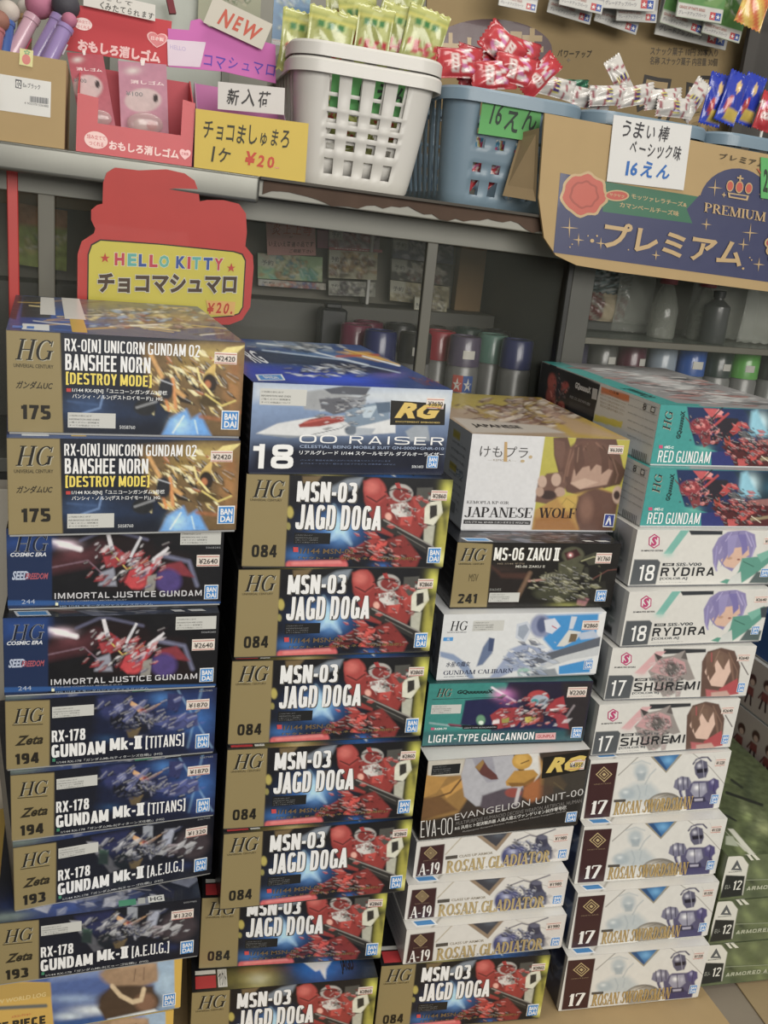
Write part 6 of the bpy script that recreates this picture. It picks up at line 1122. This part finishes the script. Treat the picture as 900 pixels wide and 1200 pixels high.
for i, (x, y, Y, a, l) in enumerate(((727, 92, .54, -38, 'white striped snack stick leaning up highest in its basket'), (712, 112, .515, 82, 'white striped snack stick at the left, under the leaning one'), (744, 112, .515, 75, 'white striped snack stick with purple and yellow print, middle of the basket'), (776, 116, .515, 80, 'white striped snack stick with purple and yellow print, right of the middle one'), (812, 118, .515, 28, 'white striped snack stick standing at the right end of its basket'), (790, 126, .505, 88, 'white snack stick with red print lying at the front of its basket'), (692, 116, .53, 92, 'white snack stick at the left end of its basket'), (650, 102, .53, 96, 'white snack stick lying above the rim of the left blue-grey basket'))):
    bag(x, y, Y, .026, .055, a, c_white, 90+i, l, g, .014)
bag(668, 103, .54, .022, .05, 85, lambda u, v, r: ('#16503a', '#2c7a5a', '#0f3a2a')[int((u*7+v*9) % 3)], 99, 'dark green glittering wrapper beside the white sticks', None, .012)
g = 'blue snack bags in the rightmost basket'
for i, (x, y, Y, a, l) in enumerate(((838, 118, .53, 6, 'blue snack bag on the left in the rightmost basket'), (858, 116, .518, 12, 'blue snack bag in front in the rightmost basket'), (878, 118, .545, 10, 'blue snack bag at the back in the rightmost basket'))): bag(x, y, Y, .034, .066, a, c_blue, 110+i, l, g, .014)
bag(898, 132, .53, .03, .05, 10, c_red, 120, 'red snack bag at the right edge of the rightmost basket', None, .014)

# ---- wall of carton board behind the baskets
def wallp(s):
    s.T('●', 60, 70, 570, 345, '#4c3236'); s.T('十', 92, 140, 182, 270, KRAFT, .05); s.T('い', 205, 158, 300, 262, KRAFT, .03); s.T('味', 385, 105, 535, 310, KRAFT, .03)
    s.Hw('パワーアップ', 592, 200, 745, 240, '#3c3426', 41, bold=.03); s.T('✦', 592, 262, 612, 282, '#6c5a3c'); s.T('✦', 632, 240, 652, 262, '#6c5a3c')
    s.T('うまい', 960, 330, 1600, 620, KRAFT, .01, 0, 'lettering', '#2c2620', .06)
    s.T('スナック菓子 10円 30本入り', 1010, 175, 1330, 215, '#4c4030', .01); s.T('名称 スナック菓子 内容量 30個', 1010, 222, 1330, 262, '#4c4030', .01)
board('carton_backboard', 'kraft carton board with a dark oval and large characters behind the baskets', 'cardboard', [(40, -140), (1590, -140), (1560, 700), (40, 700)], (490, 0, 3.913), .815, KRAFT, wallp, .004, mat=paint('#8c764e', .85, var=.05))
# ---- packs hanging above
def pack(x0, yb0, x1, yb1, Y, hgt, cols, label, seed, logo=True):
    a, b = at(x0, yb0, Y=Y), at(x1, yb1, Y=Y); w = (b-a).length; r = thing('hanging_parts_pack', label, 'packet', a, (R(2), -math.atan2(b.z-a.z, b.x-a.x), 0), 'packs hanging from rods above the baskets')
    MB().box(0, w, 0, .004, 0, hgt, .001).build('pouch', paint('#a9aaa4', .3, coat=.5), r)
    s = Surf(w, hgt, [(0, 0), (100, 0), (100, hgt/w*100), (0, hgt/w*100)], cell=.002, lift=.0002); Hh = hgt/w*100
    s.base(cols[0]).fleck(0, 0, 100, Hh-26, 24, cols, 20, seed, .7).p('0,%f 100,%f 100,%f 0,%f' % (Hh-24, Hh-24, Hh, Hh), '#b4b2ac', 2).noise(8, .1)
    if logo:
        s.Q('72,%f 84,%f 84,%f 72,%f' % (Hh-17, Hh-17, Hh-4, Hh-4), '#b03a3c'); s.Q('84,%f 96,%f 96,%f 84,%f' % (Hh-17, Hh-17, Hh-4, Hh-4), '#2c4c94'); s.T('★', 73, Hh-15, 83, Hh-6, '#c9c7c2'); s.T('★', 85, Hh-15, 95, Hh-6, '#c9c7c2')
    s.T('GRADE UP PARTS SERIES', 4, Hh-20, 60, Hh-15, '#9c5c50', .01); s.T('グレードアップパーツ', 4, Hh-12, 64, Hh-5, '#77757c', .01); s.done(r)
    MB().tube([(w/2, .002, hgt-.004), (w/2, .002, hgt+.012)], .0012).build('hang_loop', paint('#c0c0c0', .3, .8), r)
GP, GR = ['#4c7c3c', '#3c6a34', '#8ca08c', '#6a8c4c', '#a9aca0'], ['#8c8c8c', '#a9a8a4', '#6c6c70', '#b0644c', '#c0beb8']
for i, a in enumerate(((584, 6, 628, 15, .74, GR, 'grey parts pack, leftmost of the hanging row'), (641, 14, 691, 29, .76, GR, 'grey parts pack tucked behind the pack with orange print'), (655, 5, 705, 17, .73, GR, 'parts pack with orange print in the hanging row'), (696, 24, 745, 41, .77, GR, 'grey parts pack hanging askew in the middle of the row'), (706, 9, 767, 14, .73, GR, 'parts pack with red lettering in the hanging row'), (722, 24, 769, 27, .75, GR, 'grey parts pack under the one with red lettering'), (767, 40, 850, 59, .78, GR, 'grey parts pack at the back under the green packs'), (773, 26, 822, 42, .75, GP, 'green parts pack on the left of the green group'), (792, 19, 845, 28, .72, GP, 'green parts pack in front of the green group'), (822, 38, 866, 51, .74, GP, 'green parts pack on the right of the green group'))):
    pack(*a[:5], .13, a[5], a[6], i+1)
for i, (x0, x1, y, l) in enumerate(((318, 345, 52, 'blue and white packet hanging behind the pink display'), (335, 362, 24, 'pale blue packet hanging behind the white basket'))): pack(x0, y, x1, y+4, .72, .10, ['#3c6c94', '#a9b4b4', '#5c94a8', '#8ca08c'], l, 40+i, False)
rl = MB(); rl.tube([(.1, .73, 1.372), (1.3, .73, 1.372)], .004).tube([(.1, .78, 1.382), (1.3, .78, 1.382)], .004); o = rl.build('hanging_rail', paint('#8c8c8a', .3, .8)); tag(o, 'pair of steel rails above the frame carrying the hanging packs', 'rail')
# dark rack and odds and ends at the top right and top left
rk = thing('wire_rack', 'white wire rack with hanging goods at the top right corner', 'rack', (1.03, .70, .9))
MB().box(.0, .3, .06, .07, .02, .55).build('rack_back', paint('#3e3b38', .7), rk)
for i in range(5): MB().tube([(.025+i*.045, .02, .05+(i % 2)*.06), (.035+i*.045, .02, .46)], .0025).build('wire', paint('#b9b8b4', .4), rk)
for i in range(3): MB().tube([(.0, .018, .12+i*.12), (.28, .018, .12+i*.12)], .0022).build('cross_wire', paint('#9c9c98', .4), rk)
bag(885, 4, .70, .05, .07, 12, lambda u, v, r: ('#c9962c', '#c4602c', '#d0b048')[int((u*5+v*6) % 3)], 130, 'orange and yellow packet at the top right corner', None, .014)
wf = thing('hanging_curtain', 'grey sliding window frame with pale posters behind the displays', 'window', (.05, .95, .95))
MB().box(0, .012, 0, .02, 0, .5).box(.17, .182, 0, .02, 0, .5).box(0, .182, 0, .02, .0, .012).build('frame', paint('#77776f', .5), wf); MB().box(.0125, .1695, .006, .01, .0125, .5).build('pane', paint('#8f9488', .3), wf)
wf.name = 'window_frame'
board('wall_poster', 'pale cream poster hanging behind the white NEW card', 'poster', [(238, -40), (560, -40), (560, 140), (232, 140)], (180, 0, 4.5), .93, '#a3a48c', lambda s: (s.base('#a3a48c').fleck(300, -20, 520, 20, 14, ['#7c8c6c', '#b9b49c'], 20, 2, .6)), .002)
board('red_umbrella_case', 'folded dark red cloth item hanging behind the red display', 'cloth', [(60, -40), (150, -40), (120, 70), (85, 70)], (180, 0, 4.5), .9, '#7a3038', None, .012)

# ---- inside the cabinet, left
CR = (300, 250, 5.625)
def packart(c0, pal, seed, tags=None):
    def fn(s):
        q = s.c; s.base(c0); xs = [p[0] for p in q]; ys = [p[1] for p in q]; x0, x1, y0, y1 = min(xs), max(xs), min(ys), max(ys)
        s.fleck(x0, y0, x1, y1, 45, pal, (x1-x0)*.11, seed, .65).noise(9, .3, seed).p('%f,%f %f,%f %f,%f %f,%f' % (x0, y0, x0+(x1-x0)*.26, y0, x0+(x1-x0)*.24, y0+(y1-y0)*.5, x0, y0+(y1-y0)*.45), '#a9aa9c', 6, .7)
        s.T('予約', x0+(x1-x0)*.05, y0+(y1-y0)*.22, x0+(x1-x0)*.22, y0+(y1-y0)*.42, '#4c4c44', .02)
        if tags: s.Q('%f,%f %f,%f %f,%f %f,%f' % (x0, y1-(y1-y0)*.22, x1, y1-(y1-y0)*.14, x1, y1-(y1-y0)*.02, x0, y1-(y1-y0)*.08), tags); s.T('BOOSTER PACK', x0+(x1-x0)*.1, y1-(y1-y0)*.17, x0+(x1-x0)*.8, y1-(y1-y0)*.1, '#c9c0b8', .02)
    return fn
gp = 'card game packs shown inside the cabinet'
board('card_pack', 'green and blue card pack under the pink note', 'packet', [(12, 262), (447, 270), (436, 452), (12, 428)], CR, .806, '#7c9c7c', packart('#8aa47c', ['#3c7c8c', '#a9b48c', '#5c9c8c', '#c0b890', '#b08a5c'], 4), .01, gp, raster=.002)
board('card_pack', 'red and white card pack with a white label at top right of the pack display', 'packet', [(485, 85), (835, 98), (812, 262), (480, 234)], CR, .806, '#9c8c8c', packart('#94888c', ['#8c3c44', '#b9b0b0', '#5c4c5c', '#a05c60'], 5, '#a03c40'), .01, gp, raster=.002)
board('card_pack', 'tan card pack with a brown winged creature below the red one', 'packet', [(483, 240), (806, 270), (795, 440), (478, 425)], CR, .800, '#a09c84', packart('#9c9880', ['#6c4c34', '#b8a070', '#c4bca0', '#4c4438', '#8c6c44'], 6), .01, gp, raster=.002)
board('card_pack', 'grey card pack at the foot of the tan pack', 'packet', [(478, 442), (795, 462), (786, 552), (478, 540)], CR, .806, '#8c8c80', packart('#86867c', ['#5c5c58', '#a9a898', '#4c4448'], 7), .01, gp, raster=.002)
board('card_pack', 'narrow card pack row beneath the green pack', 'packet', [(15, 432), (462, 458), (460, 506), (15, 476)], CR, .806, '#8c8880', packart('#8c8880', ['#b06c54', '#5c6c94', '#b9b4a4'], 8), .01, gp, raster=.002)
board('card_pack', 'pink card pack edge between the note and the red pack', 'packet', [(404, 108), (482, 114), (480, 232), (404, 228)], CR, .812, '#8c5c6c', None, .006, gp)
board('pink_note', 'pink paper note with red and black handwriting inside the cabinet', 'note', [(65, 35), (403, 40), (395, 278), (75, 275)], CR, .798, '#b88880', lambda s: (s.Hw('炎上上等', 105, 70, 378, 150, '#a84c3c', 3, bold=.02), s.Hw('が', 222, 150, 245, 166, '#5c3c3c', 2), s.Hw('いえいえ普通の品です', 85, 185, 385, 225, '#4c3438', 5, bold=.01), s.Hw('ご相談下さい', 220, 236, 378, 262, '#4c3438', 6, bold=.01)), .0008)
CR2 = (280, 220, 2.5)
for i, (y0, y1, pal, l) in enumerate(((140, 205, ['#5c606c', '#a9a8b0', '#3c3c4c', '#8c8c9c'], 'dark grey card pack, upper one right of the cabinet post'), (207, 268, ['#4c4c48', '#b0ac9c', '#6c3c3c', '#8c8878'], 'grey card pack, middle one right of the cabinet post'), (270, 330, ['#8c8468', '#b9b494', '#5c5444', '#a09878'], 'beige card pack, lower one right of the cabinet post'))):
    x = 452-i*4; board('card_pack', l, 'packet', [(x, y0), (x+178-i*3, y0+18), (x+176-i*3, y1+20), (x-2, y1)], CR2, .806, '#7c7a74', packart(pal[0], pal, 11+i), .01, gp, raster=.002)
board('card_pack', 'small beige card pack at the foot of the packs, left of the plywood upright', 'packet', [(515, 320), (612, 330), (606, 398), (512, 384)], CR2, .775, '#a09a7c', packart('#9c967a', ['#6c5c44', '#c0bca0', '#4c4434'], 19), .006, None, raster=.002)
cp('plywood_upright', .604, .650, .815, .835, .7723, .885, paint('#8a6c44', .7)); cp('plywood_rail', .26, .66, .82, .838, .885, .8945, paint('#8c7450', .7)); cp('white_edge_strip', .447, .452, .80, .84, .7723, .885, paint('#b0b0aa', .5))
cp('plywood_rail', -.5, .15, .82, .838, .875, .8945, paint('#8c7450', .7))
board('colour_poster', 'orange and green printed card behind the left cabinet post', 'poster', [(22, 238), (80, 245), (78, 318), (22, 310)], (0, 0, 1), .812, '#8c9c4c', lambda s: s.base('#8f9c4c').p('0,230 90,236 90,268 0,262', '#a8784c', 6).noise(8, .5, 3).fleck(20, 264, 80, 300, 14, ['#b0a84c', '#5c7c3c', '#c0b878'], 8, 3, .6), .002, raster=.003)
wr = thing('small_wire_stand', 'small pale wire stand behind the cut-out sign in the cabinet', 'rack', (.05, .76, .7725))
MB().box(0, .008, 0, .008, 0, .105).box(.075, .083, 0, .008, 0, .105).build('upright', paint('#8c8c88', .4), wr)
for i in range(4): MB().box(.0085, .0745, 0, .03, .004+i*.031, .008+i*.031).build('rack_shelf', paint('#9a9a96', .4), wr)

a = at(392, 372, Y=.70); o = MB().box(-.02, .02, -.015, .015, 0, .192, .003).box(-.012, .012, -.009, .009, .192, .2, .002).build('black_tin', paint('#1f2022', .4), None); o.location = (a.x, .715, .5784)
tag(o, 'small black tin standing left of the spray cans in the cabinet', 'tin')
# ---- spray cans
def can(px, Y, cap, body, label, text=False, z=.5784, pair=None):
    a = at(px, 395, Y=Y); r_ = .0245
    o = thing('spray_can', label, 'can', (a.x, Y, z), (0, 0, random.Random(px).uniform(-.5, .5) if not text else -.25), 'spray paint cans inside the cabinet')
    MB().lathe([(r_-.001, 0), (r_+.0005, .001), (r_+.0005, .003), (r_-.0008, .005), (r_-.0008, .128), (r_-.003, .134)], n=24).build('can_body', paint(body, .35, .2, scale=50, var=.12), o, True)
    MB().lathe([(r_-.0022, .1343), (r_-.0005, .1345), (r_-.0012, .174), (r_-.003, .1765), (r_-.006, .1765), (r_-.0065, .175)], n=24).build('cap', paint(cap, .3, coat=.4), o, True)
    def wrap(V, x0, x1, z0, z1, c, F, nm):
        b0, b1 = V.min(0), V.max(0); q = (V-b0)/(b1-b0); an = (x0+(x1-x0)*q[:, 0])/r_-math.pi/2
        P = np.stack([r_*np.cos(an), r_*np.sin(an), z0+(z1-z0)*q[:, 1]], -1); raw(nm, P, F, M_PRINT, o, np.tile(rgb(c), (len(P), 1)))
    def patch(x0, x1, z0, z1, c, nm):
        V = np.array([(i/8, j) for j in (0, 1) for i in range(9)]); wrap(V, x0, x1, z0, z1, c, [(i, i+1, i+10, i+9) for i in range(8)], nm)
    if text:
        r_ += .0001; patch(-.0155, 0, .098, .122, '#a84438', 'logo_square'); patch(.0002, .0155, .098, .122, '#34508c', 'logo_square'); r_ += .0002
        v, f = glyphs('★', 0); wrap(v, -.0145, -.0015, .1, .119, '#b9b7b0', f, 'logo_star'); wrap(v, .0015, .0145, .1, .119, '#b9b7b0', f, 'logo_star')
        for t, z0, z1 in (('TAMIYA', .084, .096), ('COLOR', .068, .08)): v, f = glyphs(t, .03); wrap(v, -.016, .016, z0, z1, '#8c3440', f, 'lettering')
        patch(-.004, .014, .146, .158, '#b5b3aa', 'price_sticker')
    elif px % 2: patch(-.002, .013, .146, .157, '#a9a79f', 'price_sticker')
    return o
GB = '#6f6f6d'
for a in ((417, .66, '#6c2c44', 'rose-pink capped spray can at the left of the row'), (446, .60, '#232a5c', 'navy capped spray can, leftmost in the front row'), (487, .60, '#2a2a2a', 'black capped spray can with a price sticker'), (516, .65, '#8c1f2e', 'crimson capped spray can set back behind the others'), (546, .60, '#4c4458', 'grey-violet capped spray can with red and blue star logo'), (578, .65, '#4f7468', 'grey-green capped spray can set back behind the others'), (608, .60, '#1c2458', 'dark blue capped spray can, rightmost in the front row'), (641, .705, '#262624', 'black capped spray can beside the dark cabinet post'),
          (674, .64, '#2c2840', 'dark violet capped spray can under the glass shelf'), (709, .64, '#4c4c48', 'grey capped spray can under the glass shelf'), (743, .64, '#4c1c2c', 'maroon capped spray can under the glass shelf'), (780, .64, '#7c8894', 'pale blue-grey capped spray can under the glass shelf'), (815, .64, '#1c4c94', 'bright blue capped spray can under the glass shelf'), (847, .64, '#1c2c28', 'very dark green capped spray can under the glass shelf'), (879, .64, '#4c9434', 'bright green capped spray can under the glass shelf'), (912, .64, '#2a2a2c', 'black capped spray can at the right edge under the glass shelf')):
    can(a[0], a[1], a[2], GB, a[3], a[0] in (546, 487, 815))
for i, x in enumerate((430, 468, 505, 548, 583)): can(x, .715, ('#5c2438', '#2a2a2c', '#34302c', '#2c3c38', '#1c1c20')[i], GB, ('dark rose', 'black', 'brown-black', 'dark green', 'near-black')[i]+' capped spray can in the back row of the cabinet')

# ---- on the glass shelf, right
ZS = .7658
def bottle(px, Y, prof, m, label, cap=None):
    a = at(px, 400, Y=Y); o = thing('bottle', label, 'bottle', (a.x, Y, ZS)); MB().lathe(prof, n=24).build('glass_body', m, o, True)
    if cap: MB().lathe(cap[0], n=20).build('cap', paint(cap[1], .4), o, True)
gb = paint('#8c8f84', .15, alpha=.55, coat=.5)
bp = [(.004, 0), (.021, .0005), (.022, .004), (.022, .045), (.017, .062), (.009, .085), (.0085, .104), (.0095, .105), (.0095, .1055)]
bottle(772, .66, bp, gb, 'clear bottle with a red neck band, left of two on the glass shelf', ([(.0115, .084), (.0135, .085), (.0135, .098), (.0115, .099)], '#94303c')); bottle(818, .67, bp, gb, 'clear bottle with a red neck band, right of two on the glass shelf', ([(.0115, .084), (.0135, .085), (.0135, .098), (.0115, .099)], '#94303c'))
bottle(833, .635, [(.004, 0), (.020, .0005), (.021, .003), (.021, .055), (.0205, .058), (.008, .068), (.0075, .072)], paint('#3c3f3e', .3, coat=.3), 'squat dark grey bottle with a round cap on the glass shelf', ([(.009, .0715), (.0095, .072), (.0095, .081), (.008, .082)], '#2c2e2e'))
cg = lambda u, v, r: ('#6c7068', '#a9aca4', '#83877c', '#b9bab0', '#5c6058')[int((math.sin(u*14)+math.sin(v*11+u*5)+2)*1.6) % 5]
for i, (x, y, Y, w, h, l) in enumerate(((845, 375, .70, .14, .15, 'wide crumpled clear plastic bag leaning on the glass shelf'), (905, 385, .66, .13, .15, 'crumpled grey plastic bag at the right end of the glass shelf'), (745, 345, .70, .07, .11, 'clear plastic bag wrapped round the left bottle'))):
    o = bag(x, y, Y, w, h, 0, cg, 140+i, l, 'plastic bags on the glass shelf', .02, 0, 'plastic_bag'); o.location.z = ZS+h/2+.001
    bpy.data.objects[o.name].data.materials[0] = paint('#a5a89e', .12, alpha=.42, coat=.6, bump=.8, scale=40)
o = bag(715, 330, .72, .085, .05, 4, lambda u, v, r: r.choice(['#3c4c4c', '#8ca0a4', '#c0c4c4', '#2c3434', '#6c8488']), 150, 'clear bag of glittering blue-grey beads above the red packet', None, .022, 0, 'bead_bag'); 
o = bag(712, 362, .71, .07, .045, 3, lambda u, v, r: '#b9a888' if .35 < u < .65 else ('#6c3430' if (u+v) % .4 < .25 else '#8c8478'), 151, 'red and cream packet on the dark box behind the glass', None, .02, 0, 'sweets_packet')
z0 = at(712, 375, Y=.72).z; o = MB().box(0, .16, 0, .06, 0, z0-ZS-.002, .002).build('dark_storage_box', paint('#3c3d3a', .5)); o.location = (at(672, 375, Y=.70).x+.012, .70, ZS+.0004); tag(o, 'dark grey storage box at the left end of the glass shelf', 'box')
